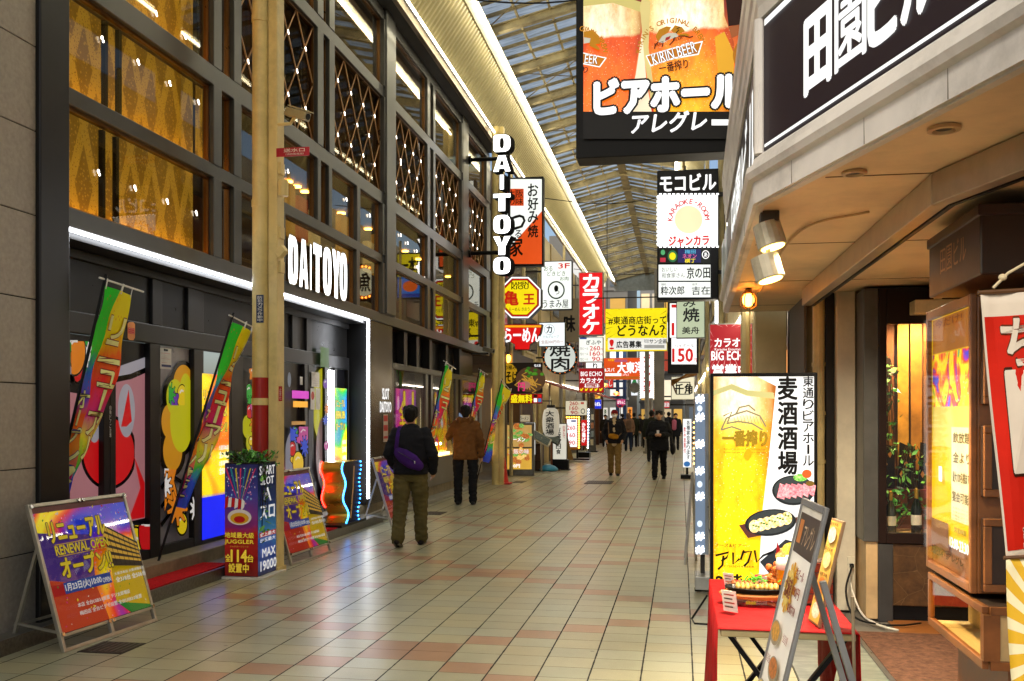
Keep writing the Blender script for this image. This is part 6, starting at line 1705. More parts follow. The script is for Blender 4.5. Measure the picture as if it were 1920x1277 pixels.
b.rect(480, 553, 494, 605, blue, 'printed_label'); b.vtext('防犯カメラ作動中', 482, 555, 492, 603, whp, .01)
b.y = PYp - .022
b.rect(517, 724, 524, 752, paint('#b82018', .5), 'printed_label'); b.vtext('止まれ', 518.5, 727, 522.5, 750, whp, .0)
b.rect(517, 756, 523, 838, paint('#6a5a30', .7), 'stain') if False else None
t = wthing('cctv_camera', 'beige box security camera on the post above the red plate', 'security camera', (PXp + .1, PYp, 4.2))
c = atY(555, 213, PYp)
mb = MB(); d = (Vector((.9, -.35, -.35))).normalized(); mb.beam(c - d * .02 - Vector((.08, 0, -.02)), c + d * .17, .10, .085); mb.build('housing', paint('#a89c72', .4, .2), t, bevel=.01)
MB().beam(c - d * .06 + Vector((0, 0, .06)), c + d * .20 + Vector((0, 0, .055)), .12, .012).build('sunshield', paint('#b5aa80', .4), t); MB().tube([c + d * .17, c + d * .176], .032, 12).build('lens', K_, t)
MB().tube([c - Vector((.02, 0, .04)), c - Vector((.06, 0, .10)), (PXp + .08, PYp, c.z - .1)], .018, 8).build('bracket', creamp, t)
MB().tube([(PXp + .16, PYp - .01, 3.82), (PXp + .16, PYp - .01, 3.98)], .05, 14).build('junction_box', creamp, t)
p = atY(525, 294, PYp - .03); q = atY(580, 275, PYp - .03)
t = thing('red_plate', 'small red fire water inlet plate with white characters on the post', 'sign', (p.x, PYp - .03, p.z))
w, h = q.x - p.x, q.z - p.z
MB().box(-.04, w, 0, .006, 0, h).build('plate', paint('#b0182a', .4), t); b = Board(t, lambda u, v: (u, v)); b.text('送水口', .04, h * .48, w - .05, h * .9, whp, .03); b.text('（消防隊専用）', .06, h * .12, w - .06, h * .36, whp, .0)
t = wthing('floodlight', 'small cream lamp fixed to the post beside the lit window letters', 'lamp', (PXp + .12, PYp, 2.6))
c = atY(527, 475, PYp - .05); mb = MB(); mb.beam(c - Vector((.03, 0, .02)), c + Vector((.05, -.02, .05)), .07, .09); mb.build('housing', creamp, t, bevel=.008); MB().tube([c, (PXp + .08, PYp, c.z - .06)], .012, 6).build('bracket', creamp, t)
pt2 = post('steel_post', 'cream steel post and drainpipe at the far end of the dark building', -4.10, 21.6, False)
c = atY(915, 656, 21.2)
t = thing('cctv_camera', 'gray box security camera at the corner above the far flags', 'security camera', tuple(c))
MB().beam((-.1, .05, .03), (.14, -.08, -.04), .11, .1).build('housing', paint('#8a8678', .4, .3), t, bevel=.01); MB().box(-.4, .0, .04, .08, -.1, -.06).build('bracket', steelp, t); MB().tube([(.14, -.08, -.04), (.146, -.083, -.042)], .03, 10).build('lens', K_, t)

# ================================================================ planter box around the post
p0 = atZ(419, 1086, 0); p1 = atZ(486, 1086, 0)
JX0, JX1, JY = p0.x, p1.x, (p0.y + p1.y) / 2
t = wthing('planter_box', 'square planter box wrapped in red and blue game advertising in front of the post', 'planter', ((JX0 + JX1) / 2, JY + .2, 0))
MB().box(JX0, JX1, JY, JY + .42, .025, 1.13).build('box', paint('#1a1a20', .4), t, bevel=.004); MB().box(JX0 - .06, JX1 + .08, JY - .04, JY + .5, .005, .024).build('base_board', paint('#c8c4b4', .5), t)
b = Board(t, lambda u, v: (JX0 + u * (JX1 - JX0), .03 + v * 1.09), JY - .002, lambda u, z, y: (u, y, z))
b.rect(0, 0, 1, 1, gradz('poster', [(0.02, '#6a1410'), (.42, '#a82018'), (.5, '#7a2060'), (.8, '#3a3a8a'), (1.13, '#1a2050')], .22, .25), 'print')
rnd = random.Random(8)
for k in range(60): b.disc(rnd.uniform(.03, .97), rnd.uniform(.62, .98), rnd.uniform(.008, .03), rnd.uniform(.003, .01), lit(('#e8d8f0', '#8ac0e8', '#f0a0c0')[k % 3], .35), 'print', 8)
for k in range(7): b.poly([(.5, .62), (.05 + .15 * k, .96), (.10 + .15 * k, .97)], lit(('#e03a6a', '#2a8a98', '#d8c030')[k % 3], .3), 'print')
for k in range(6): b.poly([(.04 + .1 * k, .60 + .02 * math.sin(k)), (.14 + .1 * k, .62), (.16 + .1 * k, .72 - .01 * k), (.07 + .1 * k, .70)], lit(('#c01a1a', '#e8e0d0')[k % 2], .35), 'print')
b.disc(.5, .53, .36, .07, lit('#e8d8c8', .3)); b.disc(.5, .52, .28, .05, lit('#d8a020', .35)); b.disc(.5, .51, .17, .03, lit('#b81a1a', .35))
gy_ = lit('#f0c83a', .5); dk = lit('#3a0a08', .2)
b.text('地域最大級', .06, .345, .94, .395, gy_, .04, outline=dk, orad=.06); b.text('JUGGLER', .06, .285, .94, .33, gy_, .05, outline=dk, orad=.06); b.text('ジャグラーシリーズ', .22, .262, .78, .277, gy_, .0)
b.text('全', .08, .135, .25, .2, gy_, .04, outline=dk, orad=.06); b.text('114', .26, .135, .74, .24, gy_, .07, outline=dk, orad=.05); b.text('台', .76, .135, .94, .2, gy_, .04, outline=dk, orad=.06); b.text('設置中', .2, .04, .8, .12, gy_, .04, outline=dk, orad=.06)
b = Board(t, lambda u, v: (JY + u * .42, .03 + v * 1.09), 0.0, lambda u, z, y: (JX1 + .002 - y, u, z))
b.rect(0, 0, 1, 1, gradz('poster side', [(0.02, '#0c1a4a'), (.3, '#1a4aa8'), (.42, '#2a8ac8'), (.7, '#10306a'), (1.13, '#0a1430')], .25, .2), 'print')
wl = lit('#f0f0f0', .7)
b.text('SMART', .08, .90, .92, .98, wl, .05); b.text('SLOT', .14, .81, .86, .88, wl, .05); b.text('スロ', .1, .5, .9, .62, wl, .05); b.text('A', .3, .66, .7, .78, wl, .04); b.rect(.04, .34, .96, .385, lit('#b82020', .5)); b.text('史上最大', .08, .345, .92, .38, wl, .02); b.rect(.04, .29, .96, .335, lit('#2060b0', .5)); b.text('出玉最大', .08, .295, .92, .33, wl, .02); b.text('MAX', .18, .16, .9, .235, wl, .06); b.text('19000', .08, .04, .96, .125, wl, .06)
leaves('planter_plant', 'low green plants growing out of the advertising planter box', 'plant', ((JX0 + JX1) / 2 + .02, JY + .17, 1.11), 260, (.11, .09, .13), .032, GR + ['#2d5a1c'], 12)
leaves('trailing_vine', 'thin green vine trailing down the blue side of the planter box', 'plant', (JX1 + .02, JY + .1, 1.1), 34, (.012, .06, 0), .036, GR, 13, drop=.75)

# ================================================================ rainbow poster stands
RAINP = rainbow_mat(.4, 1.3)  # unlit print, given emission so the posters look brighter
def poster_stand(p0, p1, lean, label):
    p0, p1 = Vector(p0), Vector(p1); ux = p1 - p0
    t = thing('poster_stand', label, 'poster stand', group='rainbow poster stands'); frame_axes(t, p0, ux, (-lean, 0, 1.0))
    return t
def fill_stand(t, W=1.03, H=1.03):
    al = paint('#b8b4a6', .35, .7)
    for (a, e, c, d) in ((0, .025, 0, H), (W - .025, W, 0, H), (.0251, W - .0251, H - .025, H), (.0251, W - .0251, .0, .025), (.0251, W - .0251, .10, .12), (W / 2 - .015, W / 2 + .015, .0251, .0999)):
        MB().box(a, e, 0, .03, c, d).build('frame', al, t, bevel=.003)
    MB().box(.0252, W - .0252, .01, .025, .1201, H - .0252).build('backing', paint('#202020', .5), t)
    b = Board(t, lambda u, v: (.03 + u * (W - .06), .125 + v * (H - .155)), .008)
    b.rect(0, 0, 1, 1, RAINP, 'poster')
    b.rect(0, .955, 1, 1, paint('#6a2a34', .5), 'print'); b.poly([(0, 0), (.5, 0), (.45, .3), (0, .42)], lit('#d8301a', .3)); b.poly([(0, .42), (.45, .3), (.52, .72), (0, .8)], lit('#5a3a9a', .3)); b.poly([(.62, .12), (1, .02), (1, .42), (.66, .42)], lit('#e8c010', .35)); b.poly([(.75, 0), (1, 0), (1, .02), (.62, .12)], lit('#2a9a3a', .3))
    rn = random.Random(17)
    for k in range(70):
        cx, cy, a_, r_ = rn.uniform(.03, .97), rn.choice((rn.uniform(.8, .95), rn.uniform(.03, .3), rn.uniform(.03, .95))), rn.uniform(0, 3), rn.uniform(.006, .016)
        b.poly([(cx + r_ * math.cos(a_), cy + r_ * math.sin(a_)), (cx - r_ * .6 * math.sin(a_), cy + r_ * .6 * math.cos(a_)), (cx - r_ * math.cos(a_), cy - r_ * math.sin(a_)), (cx + r_ * .6 * math.sin(a_), cy - r_ * .6 * math.cos(a_))], lit(rn.choice(('#e81818', '#f8e020', '#20a838', '#f0f0f0', '#e8209a')), .35))
    # printed photo of a lit facade in perspective
    b.poly([(.60, .80), (.98, .58), (.98, .36), (.64, .42)], lit('#3a2c1e', .3), 'print')
    for k in range(5): b.poly([(.605 + .002 * k, .78 - .065 * k), (.97, .565 - .035 * k), (.97, .545 - .035 * k), (.607, .74 - .062 * k)], lit('#d8a838', .5), 'print')
    for k in range(6): b.line([(.66 + .055 * k, .74 - .03 * k), (.68 + .05 * k, .42 - .008 * k)], .005, paint('#1a1512', .5), 'print')
    yl = lit('#f0d428', .35); dk = paint('#3a2408', .5)
    b.text('リニューアル', .05, .70, .64, .86, yl, .06, outline=dk, orad=.07); b.rect(.08, .675, .6, .682, paint('#c8a020', .4)); b.text('RENEWAL OPEN', .07, .595, .63, .67, yl, .06, outline=dk, orad=.06); b.rect(.08, .58, .6, .587, paint('#c8a020', .4)); b.text('オープン!!', .08, .41, .62, .57, yl, .06, outline=dk, orad=.07)
    b.rect(.06, .285, .56, .375, lit('#2a5ac8', .15)); wl = lit('#f4f4f0', .4)
    b.text('1月23日(火)10:00', .07, .295, .45, .365, wl, .03); b.text('OPEN', .46, .3, .55, .34, wl, .02); b.text('大東洋本店 大東洋梅田店', .60, .335, .96, .36, wl, .01); b.text('全318台 全506台', .60, .275, .96, .32, wl, .04)
    b.text('本店 全台USB3.0設置 デジ太郎増設', .14, .16, .72, .195, wl, .01); b.text('梅田店 全台ビグモ設置 全台USB3.0設置', .14, .095, .84, .13, wl, .01)
    MB().box(.03, W - .03, .0005, .0028, .125, H - .03).build('acrylic_cover', glass('#ffffff', 1.33, .0), t)
    for (x, z_) in ((.02, H - .02), (W - .02, H - .02), (.02, .12), (W - .02, .12), (W / 2 - .02, H - .015), (W / 2 + .02, H - .015), (W / 2 - .02, .11), (W / 2 + .02, .11)):
        m_ = MB(); m_.tube([(x, -.012, z_), (x, .0, z_)], .014, 10); m_.build('clip', paint('#c8c8c4', .2, .9), t)
    # back legs
    Mi = t.matrix_basis.inverted(); M = t.matrix_basis
    foot = M @ Vector((.04, 0, 0)); top = M @ Vector((.04, .03, .72))
    for x in (.03, W - .03):
        tp = Vector((x, .04, .72)); wpt = M @ Vector((x, .04, .72)); f_ = Vector((wpt.x - .20, wpt.y, .01))
        MB().beam(tp, Mi @ f_, .025, .02).build('rear_leg', al, t)
    wa = M @ Vector((.03, .04, .72)); wb_ = M @ Vector((W - .03, .04, .72))
    MB().beam(Mi @ Vector((wa.x - .17, wa.y, .16)), Mi @ Vector((wb_.x - .17, wb_.y, .16)), .02, .02).build('stretcher', al, t)
    # side stay
    MB().beam((.03, .04, .14), Mi @ Vector((wa.x - .165, wa.y, .18)), .02, .015).build('stay', al, t)
st = poster_stand((-4.07, 5.82, .006), (-3.99, 6.85, .006), .30, 'rainbow poster stand nearest the camera, beside the granite wall')
fill_stand(st)
for p0, p1, lab in (((-4.05, 9.60, .006), (-3.99, 10.63, .006), 'rainbow poster stand just behind the cream post with the red band'), ((-4.02, 13.1, .006), (-4.08, 14.1, .006), 'rainbow poster stand beside the man with the purple bag')):
    c = copy_tree(st); c['label'] = lab
    frame_axes(c, p0, Vector(p1) - Vector(p0), (-.30, 0, 1.0))

# ================================================================ LED cut-out stand
t = wthing('led_cutout', 'gold sided wavy cut-out stand edged with red and blue LED dots', 'display stand', (-4.52, 12.4, .11))
yb = 12.25; xl, xr = -4.72, -4.42
prof = []
for i in range(31):
    z_ = i / 30; prof.append((.08 * math.sin(z_ * 12) + .06 * math.sin(z_ * 5 + 1), .15 + z_ * .82))
vs = []; fs = []
out = [(yb + a, z_) for a, z_ in prof] + [(yb + .55 - .5 * a, z_) for a, z_ in prof[::-1]]
n = len(out); vs = [(xl, y, z_) for y, z_ in out] + [(xr, y, z_) for y, z_ in out]
fs = [(i, (i + 1) % n, (i + 1) % n + n, i + n) for i in range(n)]
mb = MB(); mb.add(vs, fs); mb.build('gold_side', paint('#d8a830', .28, .6, .1, 3), t)
mb = MB(); mb.add([(xr + .002, y, z_) for y, z_ in out], [tuple(range(n))]); mb.build('front_print', paint('#241a14', .4, 0, .3, 6), t)
mb = MB(); mb.add([(xl - .002, y, z_) for y, z_ in out], [tuple(range(n))]); mb.build('back_print', paint('#5a2018', .4), t)
bq = Board(t, lambda u, v: (u, v), 0, lambda u, z_, y: (xr + .004 - y, u, z_)); bq.line([(yb + .2, .2), (yb + .3, .6), (yb + .34, .9)], .05, paint('#d8a868', .4)); bq.vtext('JUGGLER', yb + .12, .3, yb + .24, .9, paint('#0c0a08', .4), .03)
mr_, mbl = MB(), MB()
for i in range(44):
    f_ = i / 43 * 30; k = min(29, int(f_)); a = prof[k][0] + (prof[k + 1][0] - prof[k][0]) * (f_ - k); z_ = .15 + .82 * i / 43
    if z_ > .35: mr_.ell((xl - .0, yb + a - .012, z_), (.011, .011, .011), 6, 4)
    mbl.ell((xr, yb + a - .012, z_), (.011, .011, .011), 6, 4)
    if i % 3 == 0: mbl.ell((xr + .01, yb + .55 - .5 * a, z_), (.011, .011, .011), 6, 4)
mr_.build('red_led_trim', lamp('#ff1a10', 7.0), t); mbl.build('blue_led_trim', lamp('#1c8cff', 6.0), t)
MB().box(-4.80, -4.38, yb - .25, yb + .75, .115, .149).build('base', K_, t)
c = wthing('entrance_mat', 'red entrance mat lying on the lower step below the first doors', 'mat', (-4.57, 7.4, .11))
MB().box(-4.725, -4.44, 6.85, 8.95, .1105, .122).build('pile', paint('#b8141a', .95, 0, .2, 30, bump=.5, bscale=400), c)
c = wthing('entrance_mat', 'red entrance mat on the lower step behind the second poster stand', 'mat', (-4.57, 11.3, .11))
MB().box(-4.725, -4.44, 9.9, 12.0, .1105, .122).build('pile', paint('#b8141a', .95, 0, .2, 30, bump=.5, bscale=400), c)

# ================================================================ nobori flags
def flag_mat():
    m, nt, b = newmat("flag cloth"); at = nd(nt, "ShaderNodeUVMap", uv_map="UVMap"); sp = nd(nt, "ShaderNodeSeparateXYZ"); nt.links.new(at.outputs[0], sp.inputs[0])
    u, v = sp.outputs[0], sp.outputs[1]                     # v: 0 top .. 1 bottom
    nz = mth(nt, 'MULTIPLY', mth(nt, 'SUBTRACT', noise(nt, at.outputs[0], 3.5, 3), .5), .22)
    f = mth(nt, 'ADD', mth(nt, 'ADD', v, mth(nt, 'MULTIPLY', u, .06)), nz)
    right = ramp(nt, f, [(0, '#fff200'), (.24, '#ffe800'), (.34, '#ff7010'), (.48, '#ff2010'), (.60, '#e02a90'), (.70, '#fff020'), (.82, '#40d038'), (.9, '#2050f0'), (1, '#2040d0')])
    left = ramp(nt, f, [(0, '#20d828'), (.3, '#30e02c'), (.38, '#2a80f0'), (.5, '#7a3ad0'), (.58, '#ff5a10'), (.75, '#ff9a10'), (.88, '#e82080'), (1, '#2a40e0')])
    k = mth(nt, 'GREATER_THAN', mth(nt, 'ADD', u, mth(nt, 'MULTIPLY', nz, .4)), .42)
    col = mixc(nt, k, left, right)
    vo = nd(nt, "ShaderNodeTexVoronoi"); vo.inputs["Scale"].default_value = 22; nt.links.new(at.outputs[0], vo.inputs["Vector"])
    col = mixc(nt, mth(nt, 'MULTIPLY', mth(nt, 'LESS_THAN', vo.outputs["Distance"], .14), .8), col, lin('#d82020'))
    nt.links.new(col, b.inputs["Base Color"]); b.inputs["Roughness"].default_value = .6
    tl = nd(nt, "ShaderNodeBsdfTranslucent"); nt.links.new(col, tl.inputs[0]); mx = nd(nt, "ShaderNodeMixShader"); mx.inputs[0].default_value = .15
    out = [n for n in nt.nodes if n.type == 'OUTPUT_MATERIAL'][0]; nt.links.new(b.outputs[0], mx.inputs[1]); nt.links.new(tl.outputs[0], mx.inputs[2]); nt.links.new(mx.outputs[0], out.inputs[0])
    return m
FLAGM = flag_mat()
def flag(top, bot, Xt, Xb, w, label, base=(0, 0, 0), seed=0):
    T = atX(*top, Xt); B = atX(*bot, Xb); d = (B - T); Ln = d.length; d.normalize()
    foot = Vector((Xb - .0, B.y + d.y * .25, .0)); 
    k = (B.z - .12) / -d.z; foot = B + d * k
    t = wthing('nobori_flag', label, 'flag', tuple(foot), 'renewal nobori flags')
    mb = MB(); mb.tube([tuple(foot), tuple(T - d * .04)], .012, 8); mb.build('pole', K_, t)
    wd = (Vector((.16, 1, -.10)) - d * Vector((.16, 1, -.10)).dot(d) * .6).normalized()
    MB().tube([tuple(T - wd * .06), tuple(T + wd * (w + .05))], .008, 8).build('crossbar', paint('#e8e6e0', .4), t)
    rn = random.Random(seed); ph = rn.uniform(0, 6)
    out = d.cross(wd).normalized()
    if out.x < 0: out = -out
    def S(u, v, y=0.0):
        uu = u * w * (1 - .52 * v); p = T + wd * uu + d * (.05 + v * (Ln - .05))
        p = p + out * (.045 * math.sin(v * 7 + u * 4 + ph) * (.3 + u) + .02 * math.sin(u * 9 + v * 3 + ph) * (.25 + v) + .012 * math.sin(v * 23 + u * 6) - y) + wd * (.02 * math.sin(v * 5 + ph) * v)
        return tuple(p)
    nu, nv = 20, 80
    vs = [S(i / nu, j / nv) for j in range(nv + 1) for i in range(nu + 1)]
    fs = [(j * (nu + 1) + i, j * (nu + 1) + i + 1, (j + 1) * (nu + 1) + i + 1, (j + 1) * (nu + 1) + i) for j in range(nv) for i in range(nu)]
    mb = MB(); mb.add(vs, fs); o = mb.build('cloth', FLAGM, t, smooth=True)
    uv = o.data.uv_layers.new(name='UVMap'); 
    for pl in o.data.polygons:
        for li, vi in zip(pl.loop_indices, pl.vertices): uv.data[li].uv = ((vi % (nu + 1)) / nu, (vi // (nu + 1)) / nv)
    mb = MB()
    for u in (.02, .5, .98): mb.beam(Vector(S(u, 0)) - d * .06, Vector(S(u, .012)), .03, .006)
    mb.build('loop', paint('#e8e6e0', .6), t)
    b = Board(t, lambda u, v: (u, -v), -.010, lambda u, z_, y: S(u, -z_, y))
    yy = paint('#fff6a0', .6); rr = paint('#8a0c10', .6); bb = paint('#101c70', .6)
    b.vtext('リニューアル', .42, .11, .98, .76, yy, .06, outline=rr, orad=.06); b.vtext('オープン!!', .02, .46, .42, .95, yy, .05, outline=bb, orad=.06)
    return t
flag((197, 524), (97, 960), -4.36, -4.72, .38, 'rainbow nobori flag leaning out from the first doors beside the granite wall', seed=1)
flag((436, 594), (328, 950), -4.36, -4.72, .38, 'rainbow nobori flag leaning beside the cream post', seed=2)
flag((834, 678), (796, 865), -4.25, -4.50, .50, 'rainbow nobori flag between the two men', seed=3)
flag((899, 693), (872, 830), -4.3, -4.55, .48, 'rainbow nobori flag half hidden behind the man in brown', seed=4)
flag((941, 713), (904, 862), -4.0, -4.25, .55, 'rainbow nobori flag in front of the far cream post', seed=5)
# ================================================================ buildings further down the street
def block(name, label, X, s, y0, y1, h, wall, trim, seed, shop, awn=None, lights=True):
    """shop building with its front on plane X; s=+1 when the street lies towards +x"""
    rnd = random.Random(seed); t = wthing(name, label, 'building', (X - s * 2, (y0 + y1) / 2, 0))
    xi = X - s * 4.0
    L_ = y1 - y0
    MB().box(X - s * .35, xi, y0, y1, 2.9, h).build('wall', wall, t)
    MB().box(X - s * 2.2, xi, y0, y1, 0, 2.9).build('back_wall', paint(shop, .6, 0, .3, 1.2), t)
    MB().box(X, X - s * .349, y0, y1, 2.75, 3.3).build('fascia', trim, t, bevel=.01)
    n = max(2, int(L_ / 2.2))
    for i in range(n + 1):
        y = y0 + (L_ - .25) * i / n
        MB().box(X, X - s * .30, y, y + .25, 0, 2.749).build('pilaster', trim, t, bevel=.008)
    for i in range(n):
        y = y0 + (L_ - .25) * i / n + .25; w = (L_ - .25) / n - .25
        if rnd.random() < .7:
            MB().box(X - s * .4, X - s * .45, y + .1, y + w - .1, .5, 2.3).build('lit_window', lit(rnd.choice(('#e8b860', '#f0e0b0', '#d88a40', '#f4f0e0')), rnd.uniform(.9, 1.6)), t)
            mb = MB(); mb.box(X - s * .34, X - s * .39, y, y + .06, .0, 2.74); mb.box(X - s * .34, X - s * .39, y + w - .06, y + w, 0, 2.74); mb.box(X - s * .34, X - s * .39, y + .06, y + w - .06, 2.3, 2.4); mb.box(X - s * .34, X - s * .39, y + .06, y + w - .06, 0.0, .45); mb.build('window_frame', paint('#2a2320', .5), t)
        for z in (3.6, 5.4):
            if z + 1.2 < h:
                MB().box(X - s * .349, X - s * .33, y + .15, y + w - .15, z, z + 1.1).build('window_pane', paint('#20242a', .08), t)
                MB().box(X - s * .349, X - s * .30, y + .08, y + w - .08, z - .07, z).build('sill', trim, t); MB().box(X - s * .349, X - s * .30, y + .08, y + w - .08, z + 1.1, z + 1.17).build('lintel', trim, t)
    if lights:
        MB().box(X + s * .02, X + s * .06, y0 + .3, y1 - .3, 2.68, 2.72).build('led_strip', lamp('#fff2d8', 9.0), t)
    MB().tube([(X + s * .06, y0 + .5, 0.01), (X + s * .06, y0 + .5, h)], .05, 8).build('downpipe', paint('#b8a878', .5), t)
    if awn:
        mb = MB(); mb.add([(X, y0 + .3, 2.74), (X + s * .8, y0 + .3, 2.45), (X + s * .8, y1 - .3, 2.45), (X, y1 - .3, 2.74), (X, y0 + .3, 2.70), (X + s * .8, y0 + .3, 2.41), (X + s * .8, y1 - .3, 2.41), (X, y1 - .3, 2.70)], [(0, 1, 2, 3), (7, 6, 5, 4), (1, 5, 6, 2), (0, 4, 5, 1), (3, 2, 6, 7)]); mb.build('awning', awn, t)
    return t
crm = paint('#c9b98c', .55, 0, .1, 2, dirt=.3); dwood = paint('#3a2416', .5, 0, .25, 5); gr = paint('#7d7a74', .55, 0, .12, 2, dirt=.3); red_ = paint('#8a2018', .5); tan = paint('#a08a5c', .55, 0, .1, 2, dirt=.3)
block('shop_building', 'dark wooden noodle shop front next to the far cream post', -4.45, 1, 24.3, 29.0, 7.9, paint('#4a3c2c', .6, dirt=.3), dwood, 1, '#4a2a14')
block('shop_building', 'cream shop building behind the round yakiniku sign', -4.4, 1, 29.05, 35.0, 7.9, crm, crm, 2, '#6a4a24', awn=red_)
block('shop_building', 'tan shop building behind the tall red karaoke sign', -4.35, 1, 35.05, 43.0, 7.9, tan, gr, 3, '#6a5a3a')
block('shop_building', 'grey shop building at the far left end of the arcade', -4.3, 1, 43.05, 54, 7.9, gr, dwood, 4, '#5a4a3a', awn=red_)
block('shop_building', 'tan shop building behind the dark red karaoke sign on the right', .72, -1, 9.75, 15.4, 7.9, tan, crm, 5, '#5a4526')
block('shop_building', 'grey shop building behind the tall stacked signboard', .70, -1, 15.45, 23.0, 7.9, gr, tan, 6, '#6a4a24')
block('shop_building', 'cream shop building behind the 150 price sign', .68, -1, 23.05, 33.0, 7.9, crm, crm, 7, '#7a5a2a')
block('shop_building', 'grey shop building at the far right end of the arcade', .66, -1, 33.05, 54, 7.9, gr, gr, 8, '#8a8070')
# vertical tube lamps and bright panels on the right-hand fronts
t = wthing('tube_lights', 'row of vertical white tube lamps on the building behind the stacked sign', 'lamp', (.6, 13, 3.4))
for k, y in enumerate((10.6, 11.6, 12.8, 14.2, 17.0, 19.0)):
    MB().box(.655, .70, y, y + .07, 3.35, 5.1 - .1 * k).build('tube', lamp('#f4f8ff', 7.0), t)
t = wthing('wall_letters', 'raised pale block letters along the upper right building front', 'letter sign', (.64, 12, 4.0))
for k in range(5):
    y = 10.2 + 1.0 * k; MB().box(.60, .68, y, y + .6, 3.55 + .0 * k, 4.15).build('letter', paint('#b8c0bc', .35, .3), t, bevel=.02)
# cross street beyond the arcade
for (lab, x0, x1, y0, y1, h, c) in (('white tiled building beyond the left end of the arcade', -9, -3.6, 66, 80, 14, '#6f6e68'), ('pale building with lit windows beyond the right end of the arcade', .3, 7, 62, 80, 14, '#77756c'), ('bright building closing the far end of the street', -3.5, .2, 84, 92, 16, '#8c8c88')):
    t = wthing('distant_building', lab, 'building', ((x0 + x1) / 2, y0 + 2, 0))
    MB().box(x0, x1, y0, y1, 0, h).build('wall', paint(c, .5, 0, .08, 1), t)
    rnd = random.Random(int(x0 * 7))
    for fl in range(5):
        n = 4
        for i in range(n):
            xa = x0 + (x1 - x0) * (i + .12) / n; xb = x0 + (x1 - x0) * (i + .88) / n; z = .4 + fl * 2.5
            MB().box(xa, xb, y0 - .06, y0 - .01, z, z + 1.7).build('window', lit(rnd.choice(('#fdfdf8', '#f4d8a8', '#f8e8c8', '#3a3f48', '#c8503a', '#d8a850', '#50565c')), rnd.uniform(.5, 1.5)), t)
        MB().box(x0 - .1, x1 + .1, y0 - .12, y0 - .001, .12 + fl * 2.5, .3 + fl * 2.5).build('floor_band', gr, t)
t = wthing('steel_gantry', 'blue painted steel frame standing at the arcade exit', 'steel frame', (-1.6, 58, 0))
mb = MB(); bl_ = paint('#3a5a8a', .4, .2)
for px in (1158, 1171): q = atY(px, 700, 58); mb.box(q.x - .1, q.x + .1, 57.9, 58.1, 0, 6.2)
qa, qb = atY(1140, 715, 58), atY(1175, 715, 58)
for py in (715, 728, 745): z = atY(1160, py, 58).z; mb.box(qa.x, qb.x, 57.95, 58.05, z - .06, z + .06)
mb.build('frame', bl_, t)
for k, (px, py) in enumerate(((1134, 722), (1156, 738))):
    q = atY(px, py, 52); t = thing('warning_lamp', ('red and orange round lamp beside the karaoke entrance sign', 'red round lamp below the orange banner in the distance')[k], 'lamp', tuple(q))
    MB().lathe([(.05, .0), (.17, .02), (.2, .1), (.12, .16), (.02, .18)], (0, 0, -.1), 14).build('shade', lamp('#ff2a10', 4.0), t, smooth=True); MB().ell((0, -.12, 0), (.09, .08, .09), 10, 8).build('bulb', lamp('#ffc030', 8.0), t); MB().tube([(0, 0, .08), (0, .1, .3), (-.6, .2, .3)], .02, 6).build('arm', steelp, t)
q = atY(1190, 727, 55); t = thing('round_mirror', 'round grey mirror disc beside the tall white vertical sign', 'mirror', tuple(q)); mb = MB(); mb.tube([(0, 0, 0), (0, .06, 0)], .3, 24); mb.build('disc', paint('#9aa09a', .15, .7), t); MB().tube([(0, .07, 0), (.5, .2, -.1)], .03, 6).build('arm', steelp, t)
q = atY(1163, 757, 54); t = thing('road_sign', 'small blue and red round road sign in the distance', 'road sign', (q.x, 54, 0)); MB().tube([(0, 0, 0), (0, 0, q.z + .3)], .03, 8).build('pole', gr, t); MB().tube([(0, -.03, q.z), (0, -.05, q.z)], .22, 18).build('disc', paint('#2038a8', .4), t); b = Board(t, lambda u, v: (u, v), -.052); b.ring(0, q.z, .22, .22, .18, lit('#d02020', .6)); b.line([(-.13, q.z + .13), (.13, q.z - .13)], .05, lit('#d02020', .6))
b = front_sign('hanging_sign', 'pink lit script sign hanging in the far distance', 'hanging sign', 53, 1156, 748, 1173, 760, .2, caseg, lit('#c03a7a', .9), .02); b.text('ぱちんこ', 1158, 751, 1172, 757, W_, .03)
for k, (px, y) in enumerate(((1213, 40.0), (1221, 47.0))):
    q = atY(px, 800, y); t = wthing('street_pole', ('grey pole under the tall white vertical sign', 'grey pole at the far end of the right side')[k], 'pole', (q.x, y, 0)); MB().tube([(q.x, y, 0), (q.x, y, 5.5)], .09, 12).build('shaft', gr, t); MB().tube([(q.x, y, 0), (q.x, y, .1)], .16, 12).build('base', gr, t)
for k, (px, w) in enumerate(((1236, 16), )):
    q = atY(px, 800, 36); t = wthing('street_pole', 'thick grey column on the right behind the people', 'pole', (q.x, 36, 0)); MB().box(q.x - .18, q.x + .18, 36, 36.4, 0, 7).build('shaft', gr, t); MB().box(q.x - .22, q.x + .22, 35.95, 36.45, 0, .2).build('base', gr, t)

